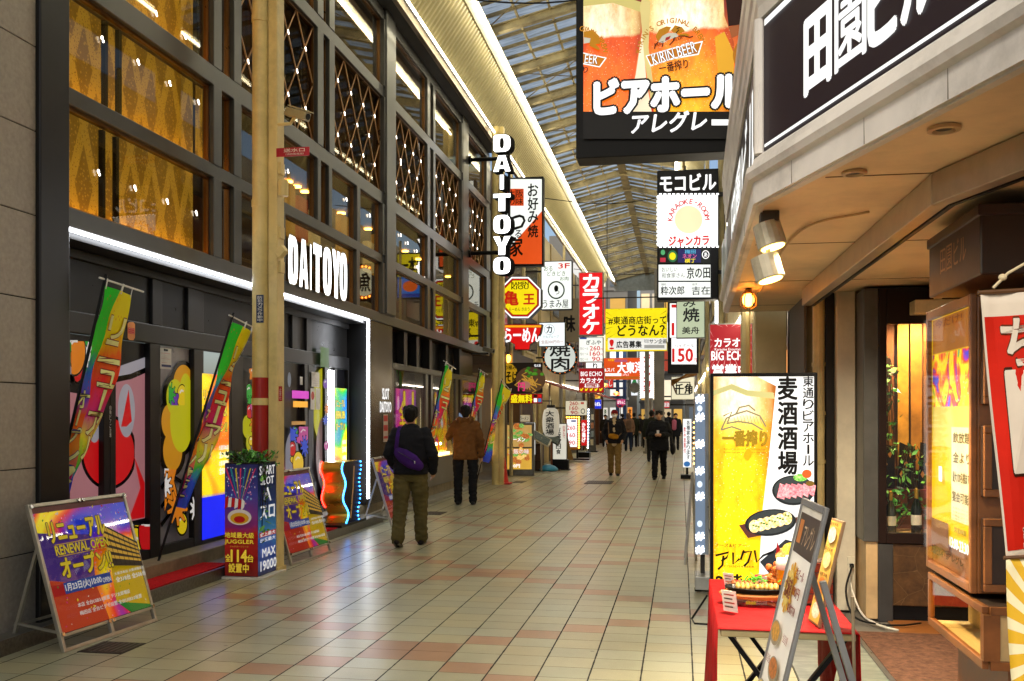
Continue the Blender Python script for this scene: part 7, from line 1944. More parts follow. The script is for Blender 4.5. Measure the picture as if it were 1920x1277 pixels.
for (px0, py0, px1, py1, Y, col, txt, tc, lab) in (
    (1140, 700, 1150, 728, 57, '#c83028', 'すし', '#ffffff', 'narrow red vertical sign near the blue gantry far away'),
    (1183, 690, 1196, 742, 60, '#f4f8ff', '薬', '#2a8a4a', 'tall white vertical panel left of the katakana column in the distance'),
    (1121, 716, 1131, 735, 47, '#302420', '酒', '#d8b050', 'small dark sign with a gold character left of the warning lamps'),
    (1176, 763, 1186, 790, 62, '#e89038', '食堂', '#4a1a08', 'orange vertical sign low in the far centre'),
    (1228, 735, 1240, 752, 41, '#d8e8f0', '珈琲', '#3a4a5a', 'pale blue sign on the right beyond the tall white sign'),
    (1244, 752, 1256, 766, 37, '#c8202a', '居酒', '#ffffff', 'small red sign on the right above the far group of people'),
    (1102, 766, 1112, 785, 46, '#e8c060', '丼', '#5a1a10', 'small yellow sign on the left above the leaflet rack'),
    (1130, 764, 1140, 780, 55, '#f0e8d8', '茶', '#3a5a2a', 'tiny cream sign in the far left row of shops')):
    b = front_sign('hanging_sign', lab, 'hanging sign', Y, px0, py0, px1, py1, .2, caseg, lit(col, 1.0), .02)
    m_ = lit(tc, .7)
    if py1 - py0 > (px1 - px0) * 1.5: b.vtext(txt, px0 + 2, py0 + 3, px1 - 2, py1 - 3, m_, .04)
    else: b.text(txt, px0 + 1.5, py0 + 3, px1 - 1.5, py1 - 3, m_, .04)
    arm(b, steelp, X=-4.2 if px0 < 1200 else .7, zf=(.5,)) if px0 < 1200 else MB().box(b.w, .75 - b.root.location.x, .08, .14, b.h * .5 - .03, b.h * .5 + .03).build('bracket', steelp, b.root)
# cables strung under the roof
for k, (y, x0, x1, z0) in enumerate(((14, -4.2, .2, 8.0), (26, -4.2, .4, 7.6), (38, -4.2, .4, 7.4))):
    t = wthing('overhead_cable', ('nearest dark cable strung across under the arcade roof', 'middle dark cable strung across under the arcade roof', 'farthest dark cable strung across under the arcade roof')[k], 'cable', (x0, y, z0))
    MB().tube(curve([(x0, y, z0), (x0 + (x1 - x0) * .5, y + .2, z0 - .25), (x1, y + .4, z0 + .05)], 8), .012, 6).build('wire', paint('#1a1816', .6), t)
# ================================================================ things standing along the left side
def gnd(px, py): p = atZ(px, py, 0); return p
# traffic cone
p = gnd(943, 908); t = thing('traffic_cone', 'red traffic cone with a white notice at the foot of the far post', 'traffic cone', (p.x, p.y, .006))
MB().box(-.19, .19, -.19, .19, 0, .035).build('base', paint('#b81a14', .5), t, bevel=.01); MB().lathe([(.15, .035), (.13, .06), (.045, .66), (.03, .70), (.001, .70)], (0, 0, 0), 18).build('body', paint('#c81c14', .45, 0, .1), t); MB().box(-.10, .06, -.15, -.145, .36, .62).build('notice', paint('#c83a30', .5), t)
b = Board(t, lambda u, v: (u, v), -.152); 
for k in range(4): b.rect(-.08, .39 + .055 * k, .04, .42 + .055 * k, lit('#e8d8d0', .3))
# burger and rice menu light box
b = front_sign('light_box', 'standing light box with two food photos beside the red cone', 'light box', 24.9, 947, 793, 1001, 892, .15, paint('#6a6a66', .4, .4), None)
b.rect(951, 797, 997, 838, lit('#c8a058', .9)); b.rect(951, 841, 997, 880, lit('#d8a840', 1.0)); rnd = random.Random(3)
for y0 in (812, 856):
    for i in range(14): b.disc(974 + rnd.gauss(0, 11), y0 + rnd.gauss(0, 7), rnd.uniform(3, 8), rnd.uniform(2, 5), food(rnd.choice((('#7a3a14', '#e8c060', '#f8e8b0'), ('#5a2a10', '#a85a20', '#e8a860'), ('#2a4a18', '#5a9a38', '#c8e0a0')))), n=10)
b.text('大阪の味', 954, 842, 992, 851, lit('#f4e8d8', 1), .05, outline=RD, orad=.06); b.text('ラーメン', 955, 820, 985, 828, W_, .03, outline=RD, orad=.05); b.text('500円', 955, 870, 975, 877, W_, .04)
MB().box(-.02, b.w + .02, -.1, .25, -b.root.location.z + .005, 0).build('foot', paint('#4a4a48', .5), b.root)
b = front_sign('light_box', 'thin white lit panel behind the food light box', 'light box', 26.5, 985, 792, 1004, 853, .1, caseb, lit('#f6f6f0', 1.25), .01); b.vtext('おすすめ', 993, 798, 1000, 845, lit('#4a5a6a', .4), .02); MB().box(0.02, b.w - .02, .02, .08, -b.root.location.z + .005, 0).build('foot', steelp, b.root)
b = front_sign('wall_menu', 'small cream menu paper hanging in the noodle shop doorway', 'notice', 26.6, 972, 778, 994, 791, .02, crm, lit('#d8ceb0', .5), .01); b.text('ラーメン', 975, 781, 991, 788, K_, .02)
q = gnd(1002, 884); t = wthing('wooden_cabinet', 'dark wooden cabinet between the food light box and the menu stands', 'cabinet', (q.x, q.y, 0))
MB().box(q.x - .28, q.x + .22, q.y, q.y + .4, .02, .75).build('body', dwood, t, bevel=.01); MB().box(q.x - .3, q.x + .24, q.y - .02, q.y + .42, .751, .79).build('top', dwood, t, bevel=.008)
for k in range(3): MB().box(q.x - .26, q.x + .20, q.y - .012, q.y - .001, .06 + .23 * k, .26 + .23 * k).build('drawer', paint('#4a3020', .5), t, bevel=.004)
for k, (px, py, label) in enumerate(((1015, 887, 'slanted metal menu stand on a thin post, left of a pair'), (1034, 882, 'slanted dark menu stand on a wooden post, right of a pair'))):
    q = gnd(px, py); t = thing('menu_stand', label, 'menu stand', (q.x, q.y, .006)); mm = paint('#a0a09a', .3, .8) if k == 0 else paint('#7a4020', .5)
    MB().box(-.28, .28, -.16, .16, 0, .025).build('base', mm if k == 0 else dwood, t, bevel=.004); MB().tube([(0, 0, .02), (0, 0, .98)], .025, 8).build('post', mm, t)
    mb = MB(); mb.beam((-.24, -.05, 1.08), (.24, .05, .80), .30, .02, up=(.3, -1, 1)); mb.build('board', paint('#c8c4b4', .4) if k == 0 else paint('#2a2a28', .4), t)
    mb = MB(); mb.beam((-.21, -.065, 1.08), (.21, .025, .835), .25, .004, up=(.3, -1, 1)); mb.build('menu_sheet', paint('#5a6a6a', .4, 0, .4, 30), t)
q = gnd(1027, 884); t = thing('weight_bag', 'light blue water weight at the foot of the menu stands', 'weight', (q.x, q.y + .1, .006)); MB().lathe([(.001, 0), (.27, .01), (.29, .06), (.2, .14), (.06, .19), (.001, .19)], (0, 0, 0), 18).build('body', paint('#2a86b0', .3), t, smooth=True)
p = atY(1033, 792, 27.5); t = thing('paper_lantern', 'tall white paper lantern with black brush characters', 'lantern', tuple(p))
MB().lathe([(.10, -.42), (.2, -.38), (.24, -.2), (.25, .0), (.24, .2), (.2, .36), (.10, .42)], (0, 0, 0), 20).build('paper', lit('#d8d0bc', .55), t, smooth=True); MB().lathe([(.10, .42), (.13, .425), (.12, .5), (.001, .5)], (0, 0, 0), 16).build('cap', K_, t); MB().tube([(0, 0, .5), (0, .1, .62), (-.6, .3, .62)], .015, 6).build('hook', steelp, t)
b = Board(t, lambda u, v: (u, v), 0, lambda u, z_, y: (u, -math.sqrt(max(.001, .26 ** 2 - u * u)) + y, z_)); b.vtext('大衆酒場', -.13, .34, .13, -.36, K_, .04)
b = front_sign('standing_sign', 'white standing sign with black tofu lettering on a black base', 'standing sign', 27.6, 1036, 794, 1063, 862, .14, caseb, lit('#e8e4d4', .8), .015)
b.vtext('豆腐と日食', 1042, 802, 1052, 852, K_, .04); b.vtext('出来たて', 1055, 798, 1060, 822, RD2, .02); MB().box(-.02, b.w + .04, -.05, .25, -b.root.location.z + .03, -.001).build('base', caseb, b.root); MB().box(-.06, b.w + .08, -.12, .3, -b.root.location.z + .005, -b.root.location.z + .029).build('foot', K_, b.root)
q = gnd(1070, 866); t = thing('wooden_board', 'plain wooden board leaning behind the tofu sign', 'board', (q.x - .15, q.y, .01)); mb = MB(); mb.beam((0, 0, .01), (-.25, .1, .95), .05, .5, up=(1, 0, 0)); mb.build('plank', paint('#8a6a2a', .6), t)
b = front_sign('light_box', 'price light box framed with amber bulbs', 'light box', 33, 1060, 779, 1089, 844, .2, caseb, None)
b.rect(1061, 780, 1088, 843, lit('#8a4a10', .7)); b.rect(1063, 786, 1082, 838, W_); b.rect(1071, 788, 1080, 791, lit('#2a3a8a', .7))
for k, s in enumerate(('260', '160', '90')): b.text(s, 1064 + 3 * (k == 2), 798 + 14 * k, 1078, 806 + 14 * k, RD, .04); b.text('円', 1078.5, 802 + 14 * k, 1081, 806 + 14 * k, RD, 0)
am = lamp('#ffb030', 6.0)
for k in range(14): b.disc(1085.5, 783 + 4.3 * k, 1.5, 1.5, am, 'bulb', 8)
for k in range(6): b.disc(1063 + 4.5 * k, 782.5, 1.4, 1.4, am, 'bulb', 8)
mb = MB(); mb.box(.05, b.w + .3, -.2, .3, -b.root.location.z + .05, -b.root.location.z + .1); mb.box(.1, .16, .05, .1, -b.root.location.z + .1, 0); mb.box(b.w - .16, b.w - .1, .05, .1, -b.root.location.z + .1, 0); mb.build('foot', K_, b.root)
b = front_sign('hanging_sign', 'cream price board with red numbers above the amber bulb light box', 'hanging sign', 32.5, 1060, 751, 1101, 779, .12, caseg, lit('#e4dcc0', .8), .015)
for k, s in enumerate(('260', '160', '90')): b.text(s, 1068 + 2 * (k == 2), 753 + 8.6 * k, 1083, 760 + 8.6 * k, RD2, .04); b.text('円', 1084, 756 + 8.6 * k, 1086, 760 + 8.6 * k, RD2, 0)
b.rect(1089, 754, 1095, 758, lit('#c85a4a', .7)); b.ring(1093, 771, 4, 5, .3, BK); arm(b, steelp, zf=(.5,))
b = front_sign('standing_sign', 'small red lit standing sign with white hiragana', 'standing sign', 36, 1088, 787, 1101, 836, .15, caseg, lit('#cc1a1c', 1.0), .01); b.vtext('から揚げ', 1091, 792, 1098, 830, W_, .05); MB().box(-.1, b.w + .1, -.2, .3, -b.root.location.z + .005, -b.root.location.z + .2).build('foot', K_, b.root)
t = wthing('magazine_rack', 'leaflet rack edged with blue white LEDs on the left', 'rack', tuple(atZ(1108, 848, 0)))
q = atZ(1102, 848, 0); q2 = atZ(1118, 848, 0); 
mb = MB(); mb.add([(q.x, q.y, .05), (q2.x, q.y, .05), (q2.x - .15, q.y + .4, 1.9), (q.x - .05, q.y + .4, 1.9)], [(0, 1, 2, 3)]); o = mb.build('panel', paint('#3a3834', .5, 0, .4, 12), t); md = o.modifiers.new('t', 'SOLIDIFY'); md.thickness = .05
mb = MB()
for k in range(14): mb.ell((q.x + .0, q.y + .02 + .026 * k, .2 + .125 * k), (.03, .03, .035), 6, 4)
mb.build('led', lamp('#d8e8ff', 6.0), t)
for k in range(4): MB().box(q.x + .12, q2.x - .12, q.y + .0 + .07 * k, q.y + .02 + .07 * k, .3 + .36 * k, .55 + .36 * k).build('leaflet', paint(('#c8c0a8', '#8a9aa8', '#b87a5a', '#d8d4c8')[k], .5), t)
MB().box(q.x - .05, q2.x + .05, q.y - .1, q.y + .5, .005, .05).build('foot', K_, t)
# cloth banner hanging above yakiniku sign
b = front_sign('shop_banner', 'brown cloth banner with a black brush character behind the round yakiniku sign', 'banner', 29.6, 1048, 560, 1085, 642, .03, paint('#6a5a44', .8), lit('#8a7a5c', .25), .0); b.text('味', 1058, 592, 1078, 622, K_, .05); arm(b, steelp, zf=(.98,))

# ================================================================ people
def limb(mb, pts, rad, n=12, cap=True):
    """tapered round limb with rounded ends; rad items are r or (rx, ry)"""
    pts = [Vector(p) for p in pts]; P, Q = [], []
    rr = [(r, r) if not isinstance(r, tuple) else r for r in rad]
    d0 = (pts[0] - pts[1]).normalized(); d1 = (pts[-1] - pts[-2]).normalized()
    for f, k in ((.95, .3), (.7, .72)): P.append(pts[0] + d0 * min(rr[0]) * f); Q.append((rr[0][0] * k, rr[0][1] * k))
    for p, r in zip(pts, rr): P.append(p); Q.append(r)
    for f, k in ((.7, .72), (.95, .3)): P.append(pts[-1] + d1 * min(rr[-1]) * f); Q.append((rr[-1][0] * k, rr[-1][1] * k))
    vs = []
    for i, p in enumerate(P):
        d = (P[min(i + 1, len(P) - 1)] - P[max(i - 1, 0)]).normalized()
        u = Vector((0, 1, 0)) if abs(d.y) < .8 else Vector((0, 0, 1))
        a = u.cross(d).normalized(); b_ = d.cross(a)
        if a.x < 0: a, b_ = -a, -b_
        for j in range(n):
            t = 2 * math.pi * j / n; vs.append(p + a * math.cos(t) * Q[i][0] + b_ * math.sin(t) * Q[i][1])
    fs = [(i * n + j, i * n + (j + 1) % n, (i + 1) * n + (j + 1) % n, (i + 1) * n + j) for i in range(len(P) - 1) for j in range(n)]
    fs += [tuple(range(n)), tuple(range((len(P) - 1) * n, len(P) * n))]
    mb.add(vs, fs)
def stack(mb, rings, n=20):
    """torso-like loft of (cx, cy, z, rx, ry)"""
    vs = []
    for cx, cy, z, rx, ry in rings:
        for j in range(n):
            t = 2 * math.pi * j / n; c, s_ = math.cos(t), math.sin(t)
            k = (abs(c) ** 2.5 + abs(s_) ** 2.5) ** (-1 / 2.5)
            vs.append((cx + rx * c * k, cy + ry * s_ * k, z))
    fs = [(i * n + j, i * n + (j + 1) % n, (i + 1) * n + (j + 1) % n, (i + 1) * n + j) for i in range(len(rings) - 1) for j in range(n)]
    fs += [tuple(range(n - 1, -1, -1)), tuple(range((len(rings) - 1) * n, len(rings) * n))]
    mb.add(vs, fs)
def fuse(mb, name, mat, parent, vox, smooth=6, wr=0.0, wf=9.0, wz=1.6):
    """one continuous skin over the overlapping volumes"""
    me = bpy.data.meshes.new('tmp'); me.from_pydata(mb.v, [], mb.f)
    bmx = bmesh.new(); bmx.from_mesh(me); bmesh.ops.recalc_face_normals(bmx, faces=bmx.faces); bmx.to_mesh(me); bmx.free()
    o = bpy.data.objects.new('tmp', me); COL.objects.link(o)
    r = o.modifiers.new('r', 'REMESH'); r.mode = 'VOXEL'; r.voxel_size = vox; r.use_smooth_shade = True
    s = o.modifiers.new('s', 'SMOOTH'); s.iterations = smooth; s.factor = .5
    dg = bpy.context.evaluated_depsgraph_get()
    m2 = bpy.data.meshes.new_from_object(o.evaluated_get(dg)); m2.name = name
    bpy.data.objects.remove(o)
    m2.materials.clear(); m2.materials.append(mat)
    if wr:                       # folds pressed into the cloth itself
        ns = [v.normal.copy() for v in m2.vertices]; sd = random.uniform(0, 50)
        for v, nn in zip(m2.vertices, ns):
            p = v.co; q = Vector((p.x * wf + sd, p.y * wf, p.z * wf * wz))
            v.co = p + nn * wr * ((1 - abs(mnoise.noise(q)) * 2.2) + .6 * mnoise.noise(q * 2.3))
    m2.polygons.foreach_set("use_smooth", [True] * len(m2.polygons))
    ob = bpy.data.objects.new(name, m2); COL.objects.link(ob); ob.parent = parent
    return ob
SKIN = paint('#b98a68', .5, 0, .05, 8)
def cloth(h, bump=.35): return paint(h, .85, 0, .18, 7, bump=bump, bscale=26)
def person(label, x, y, heading, H=1.70, top='#1a1c22', legs='#2a2a2a', shoes='#101010', hair='#0c0a09', hairlen=0, thigh=(0, 0), knee=(4, 4), arms=None, coat=.78, hood=False, near=False, spread=.09, puffy=0.0, lean=0.0, cap=None, mask=False, inner=None, openc=False, skirt=False, headturn=0.0, legw=1.0):
    """heading in degrees: 0 faces away from the camera (+y), 180 faces it; arms = ((elbow),(wrist)) for left,right in body space (x right, y forward)"""
    t = thing('person', label, 'person', (x, y, .006), R(heading), 'people in the arcade')
    k = H / 1.72; vox = .011 if near else .018; fing = near
    V = lambda *a: Vector(a) * k
    hz_ = .90; J = []
    for i, s in enumerate((-1, 1)):
        hip = Vector((s * spread, 0, hz_)); a = R(thigh[i]); b_ = R(thigh[i] - knee[i])
        kn = hip + Vector((s * .012, math.sin(a), -math.cos(a))) * .43; an = kn + Vector((0, math.sin(b_), -math.cos(b_))) * .40
        J.append((hip, kn, an, b_))
    low = min(j[2].z - (.075 + .06 * max(0, math.sin(-j[3]))) for j in J)
    dz = -low
    up = lambda v: (Vector(v) + Vector((0, 0, dz))) * k
    ln = lambda z: lean * max(0, z - .9)
    # shoes
    for i, (hip, kn, an, b_) in enumerate(J):
        mb = MB(); tilt = max(0.0, -b_) * .9; c, s_ = math.cos(tilt), math.sin(tilt)
        f = lambda yy, zz: Vector((an.x, an.y + yy * c - (zz) * -s_ * 0, an.z + zz - yy * s_))
        limb(mb, [up(f(-.055, -.045)), up(f(.03, -.045)), up(f(.11, -.052)), up(f(.165, -.055))], [(.040 * k, .036 * k), (.046 * k, .038 * k), (.048 * k, .028 * k), (.038 * k, .02 * k)]); limb(mb, [up(f(-.02, -.04)), up(f(-.015, .04))], [.044 * k, .042 * k])
        sh = fuse(mb, 'shoe', paint(shoes, .5, 0, .1, 20), t, .009 if near else .014, 3)
        mb = MB(); limb(mb, [up(f(-.06, -.070)), up(f(.06, -.070)), up(f(.17, -.071))], [(.044 * k, .010), (.05 * k, .010), (.042 * k, .010)]); o = mb.build('sole', paint('#8a8474' if near else '#3a3834', .7), sh)
    # trousers
    mb = MB()
    for (hip, kn, an, b_) in J:
        m1 = hip.lerp(kn, .5); m2 = kn.lerp(an, .45)
        limb(mb, [up(hip), up(m1), up(kn), up(m2), up(an + Vector((0, .005, .0)))], [(.098 * k, .105 * k), (.088 * legw * k, .094 * legw * k), (.070 * legw * k, .074 * legw * k), (.066 * legw * k, .07 * legw * k), (.062 * legw * k, .066 * legw * k)])
    stack(mb, [tuple(up((0, 0, .80))) + (.12 * k, .10 * k), tuple(up((0, -.01, .88))) + (.17 * k, .125 * k), tuple(up((0, 0, .98))) + (.16 * k, .115 * k), tuple(up((0, ln(1.05), 1.06))) + (.14 * k, .10 * k)])
    if skirt: stack(mb, [tuple(up((0, 0, .35))) + (.2 * k, .19 * k), tuple(up((0, 0, .9))) + (.17 * k, .13 * k)])
    fuse(mb, 'trousers', cloth(legs), t, vox, 5, .010 if near else .006, 8.0, 1.9)
    # arms: default hanging
    if arms is None: arms = (((-.245, -.03, 1.12), (-.25, .06, .87)), ((.245, -.03, 1.12), (.25, .06, .87)))
    S_ = [(-.175, ln(1.4), 1.385), (.175, ln(1.4), 1.385)]
    # jacket
    p = 1 + puffy; mb = MB(); zc = coat
    rings = [(0, 0, zc, .185 * p, .135 * p), (0, 0, zc + .05, .188 * p, .138 * p), (0, ln(1.05), 1.02, .178 * p, .128 * p), (0, ln(1.2), 1.2, .19 * p, .132 * p), (0, ln(1.33), 1.33, .192 * p, .122 * p), (0, ln(1.40), 1.41, .165 * p, .1 * p), (0, ln(1.45), 1.46, .105, .082), (0, ln(1.5), 1.505, .072, .07)]
    stack(mb, [tuple(up((a, b_, z))) + (rx * k, ry * k) for a, b_, z, rx, ry in rings], 24)
    for s, (el, wr_) in zip(S_, arms):
        sh = Vector(s); el = Vector(el); wr2 = Vector(wr_)
        limb(mb, [up(sh), up(sh.lerp(el, .5)), up(el), up(el.lerp(wr2, .5)), up(wr2)], [.072 * p * k, .064 * p * k, .056 * p * k, .052 * p * k, .046 * p * k])
    if hood: limb(mb, [up((-.10, -.02 + ln(1.5), 1.49)), up((-.07, -.10 + ln(1.5), 1.47)), up((.07, -.10 + ln(1.5), 1.47)), up((.10, -.02 + ln(1.5), 1.49))], [.05 * k, .06 * k, .06 * k, .05 * k])
    jm = cloth(top, .5 if not puffy else .7)
    fuse(mb, 'jacket', jm, t, vox, 4, .011 if near else .006, 7.0, 1.5)
    mb = MB(); stack(mb, [tuple(up((0, 0, zc - .012))) + (.186 * p * k, .136 * p * k), tuple(up((0, 0, zc + .035))) + (.192 * p * k, .142 * p * k)], 24); mb.build('hem', cloth(top, .2), t, smooth=True)
    if inner:
        mb = MB(); limb(mb, [up((0, .085, 1.0)), up((0, .095 + ln(1.2), 1.2)), up((0, .07 + ln(1.4), 1.42)), up((0, .03 + ln(1.5), 1.50))], [(.075 * k, .06 * k), (.085 * k, .055 * k), (.075 * k, .05 * k), (.06 * k, .05 * k)]); limb(mb, [up((0, .08, .82)), up((0, .09, 1.0))], [(.075 * k, .055 * k), (.075 * k, .055 * k)]); fuse(mb, 'sweater', cloth(inner), t, vox, 4)
    # body: head, neck, torso, limbs, hands in one skin
    mb = MB(); hy = ln(1.62) + .012; hx = 0
    limb(mb, [up((0, ln(1.42), 1.40)), up((0, hy - .005, 1.56))], [.058 * k, .055 * k])
    mb.ell(tuple(up((0, hy - .005, 1.625))), (.078 * k, .095 * k, .1 * k), 18, 12); mb.ell(tuple(up((0, hy + .025, 1.575))), (.058 * k, .066 * k, .07 * k), 14, 10)
    limb(mb, [up((0, hy + .088, 1.63)), up((0, hy + .102, 1.598))], [.010 * k, .014 * k]); mb.ell(tuple(up((0, hy + .082, 1.555))), (.026 * k, .012 * k, .008 * k), 8, 6)
    for s in (-1, 1): mb.ell(tuple(up((s * .08, hy - .01, 1.605))), (.012 * k, .02 * k, .032 * k), 8, 6)
    stack(mb, [tuple(up((0, 0, .85))) + (.13 * k, .09 * k), tuple(up((0, ln(1.2), 1.2))) + (.15 * k, .09 * k), tuple(up((0, ln(1.38), 1.40))) + (.12 * k, .06 * k)], 16)
    for (hip, kn, an, b_) in J: limb(mb, [up(hip), up(kn), up(an)], [.07 * k, .05 * k, .04 * k])
    for si, (s, (el, wr_)) in enumerate(zip(S_, arms)):
        sg = -1 if si == 0 else 1
        el = Vector(el); w = Vector(wr_); d = (w - el).normalized()
        limb(mb, [up(s), up(el), up(w)], [.045 * k, .038 * k, .028 * k])
        inw = Vector((-sg, 0, 0)); inw = (inw - d * inw.dot(d)).normalized(); sd = d.cross(inw).normalized()
        if sd.y < 0 and abs(d.y) < .8: sd = -sd
        pc = w + d * .06
        limb(mb, [up(w + d * .015), up(w + d * .05), up(w + d * .088)], [(.026 * k, .026 * k), (.032 * k, .03 * k), (.030 * k, .026 * k)])
        for fi, (off, ln_) in enumerate(((-.028, .058), (-.009, .07), (.010, .074), (.029, .066))):
            b0 = w + d * .088 + sd * off; k1 = b0 + d * ln_ * .5 + inw * .006; k2 = k1 + (d * .75 + inw * .65).normalized() * ln_ * .55
            limb(mb, [up(b0), up(k1), up(k2)], [.0095 * k, .0088 * k, .0075 * k], 8)
        tb0 = w + d * .035 + sd * .024; limb(mb, [up(tb0), up(tb0 + d * .03 + sd * .022 + inw * .01), up(tb0 + d * .056 + sd * .022 + inw * .024)], [.012 * k, .0105 * k, .009 * k], 8)
    fuse(mb, 'body', SKIN, t, .007 if near else .012, 2)
    # hair
    if not cap:
        mb = MB(); mb.ell(tuple(up((0, hy - .016, 1.652))), (.088 * k, .100 * k, .088 * k), 18, 12)
        limb(mb, [up((0, hy - .055, 1.63)), up((0, hy - .06, 1.57 - hairlen))], [(.078 * k, .055 * k), (.066 * k, .045 * k)])
        for s in (-1, 1): limb(mb, [up((s * .066, hy - .02, 1.65)), up((s * .07, hy - .03, 1.60 - hairlen))], [.028 * k, .02 * k])
        rnd = random.Random(int(abs(x * 100)) + int(y))
        for i in range(26 if near else 8):
            a = rnd.uniform(0, 2 * math.pi); zz = rnd.uniform(.01, .08); q = Vector((math.cos(a) * .07, hy - .02 + math.sin(a) * .08, 1.66 + zz * .7)); limb(mb, [up(q), up(q + Vector((math.cos(a) * .012, math.sin(a) * .012 - .004, -.018)))], [.018 * k, .012 * k], 6)
        fuse(mb, 'hair', paint(hair, .55, 0, .2, 40, bump=.4, bscale=120), t, .009 if near else .013, 2, .007, 34.0, .5)
    else:
        mb = MB(); mb.ell(tuple(up((0, hy - .012, 1.665))), (.09 * k, .104 * k, .075 * k), 18, 12); stack(mb, [tuple(up((0, hy - .01, 1.628))) + (.094 * k, .106 * k), tuple(up((0, hy - .01, 1.668))) + (.094 * k, .106 * k)]); fuse(mb, 'cap', cloth(cap), t, .01, 3)
        mb = MB(); limb(mb, [up((0, hy - .06, 1.62)), up((0, hy - .062, 1.55))], [(.07 * k, .04 * k), (.055 * k, .03 * k)]); fuse(mb, 'hair', paint(hair, .6), t, .012, 2)
    if near or mask or abs(heading) > 90:
        for s in (-1, 1): MB().ell(tuple(up((s * .033, hy + .082, 1.627))), (.011 * k, .006 * k, .006 * k), 8, 6).build('eye', paint('#14100e', .2), t)
        for s in (-1, 1): MB().ell(tuple(up((s * .034, hy + .084, 1.645))), (.018 * k, .006 * k, .004 * k), 8, 6).build('eyebrow', paint(hair, .6), t)
        if not mask: MB().ell(tuple(up((0, hy + .093, 1.556))), (.02 * k, .005 * k, .005 * k), 8, 6).build('mouth', paint('#8a4a40', .5), t)
    if mask:
        mb = MB(); mb.ell(tuple(up((0, hy + .045, 1.575))), (.068 * k, .066 * k, .052 * k), 14, 10); mb.build('mask', paint('#e8e8e6', .7), t, smooth=True)
    return t, up
def bag_thing(name, label, cat, person_t, build):
    t = thing(name, label, cat, tuple(person_t.location), person_t.rotation_euler.z); build(t); return t
# --- man with the purple sling bag
p = gnd(770, 1024)
P1_, up1 = person('man in a black jacket and olive trousers walking away, seen from behind', p.x, p.y, 4, 1.70, top='#17191f', legs='#57502f', shoes='#15100e', thigh=(-11, 10), knee=(12, 3), coat=.90, near=True, puffy=.13, spread=.105, legw=1.22,
    arms=(((-.27, -.06, 1.13), (-.22, .12, .97)), ((.29, -.05, 1.13), (.26, .10, .93))), hairlen=.0)
def b_(t):
    pu = cloth('#3a1c66', .3)
    mb = MB(); limb(mb, [up1((-.13, -.165, 1.17)), up1((-.05, -.195, 1.12)), up1((.06, -.195, 1.05)), up1((.15, -.165, .99))], [(.06, .04), (.09, .055), (.095, .058), (.06, .042)]); fuse(mb, 'pouch', pu, t, .01, 4)
    mb = MB(); mb.beam(up1((-.15, -.15, 1.19)), up1((-.135, -.135, 1.35)), .045, .008, up=(0, 1, 0)); mb.beam(up1((-.135, -.135, 1.35)), up1((-.125, -.06, 1.475)), .045, .008, up=(0, 1, 0)); mb.beam(up1((-.125, -.06, 1.475)), up1((-.08, .12, 1.42)), .045, .008, up=(0, 0, 1)); mb.build('strap', pu, t)
    MB().tube([tuple(up1((-.10, -.247, 1.17))), tuple(up1((.0, -.262, 1.115))), tuple(up1((.11, -.246, 1.05)))], .004, 6).build('zipper', paint('#241238', .4), t)
    MB().tube([tuple(up1((.10, -.25, 1.06))), tuple(up1((.105, -.255, 1.03)))], .006, 6).build('zip_pull', paint('#a0a0a8', .3, .8), t)
bag_thing('sling_bag', 'purple sling bag slung across the back of the man in black', 'bag', P1_, b_)
# --- man in brown
p = gnd(873, 947)
P2_, up2 = person('man in a brown hooded jacket and black trousers standing by the posters, seen from behind', p.x, p.y, 8, 1.74, top='#6a4420', legs='#141518', shoes='#1a1816', thigh=(0, 0), knee=(2, 2), coat=.80, near=True, puffy=.16, hood=True, spread=.125, legw=1.08,
    arms=(((-.30, .06, 1.18), (-.20, .22, 1.42)), ((.27, -.03, 1.12), (.27, .04, .86))))
t = bag_thing('smartphone', 'dark smartphone held up in front of the man in brown', 'phone', P2_, lambda t: (MB().box(-.15, -.075, .285, .295, 1.50, 1.64).build('case', paint('#101114', .2), t, bevel=.004), MB().box(-.145, -.08, .282, .284, 1.51, 1.63).build('screen', lit('#8aa0c0', .6), t)))
# --- person in the red cap
p = gnd(1152, 892)
P3_, up3 = person('person in a red cap and white mask with beige sweater and tan trousers', p.x, p.y, 183, 1.72, top='#17171c', legs='#7a6238', shoes='#101012', thigh=(13, -10), knee=(6, 8), coat=.86, near=True, puffy=.10, legw=1.15, cap='#7a1a22', mask=True, inner='#c4ae8c',
    arms=(((-.27, -.04, 1.12), (-.22, .12, .95)), ((.27, -.04, 1.12), (.22, .12, .95))))
def b_(t):
    mb = MB(); limb(mb, [up3((-.08, .19, 1.02)), up3((.02, .2, 1.035)), up3((.12, .185, 1.05))], [(.06, .035), (.075, .04), (.06, .035)]); fuse(mb, 'pouch', cloth('#a8741c', .3), t, .01, 3); mb = MB(); mb.beam(up3((.14, .17, 1.08)), up3((.16, .10, 1.40)), .025, .006, up=(0, 1, 0)); mb.beam(up3((-.1, .18, 1.03)), up3((-.18, .10, 1.12)), .025, .006, up=(0, 1, 0)); mb.build('strap', paint('#5a3c14', .6), t)
bag_thing('sling_bag', 'mustard yellow sling bag across the front of the person in the red cap', 'bag', P3_, b_)
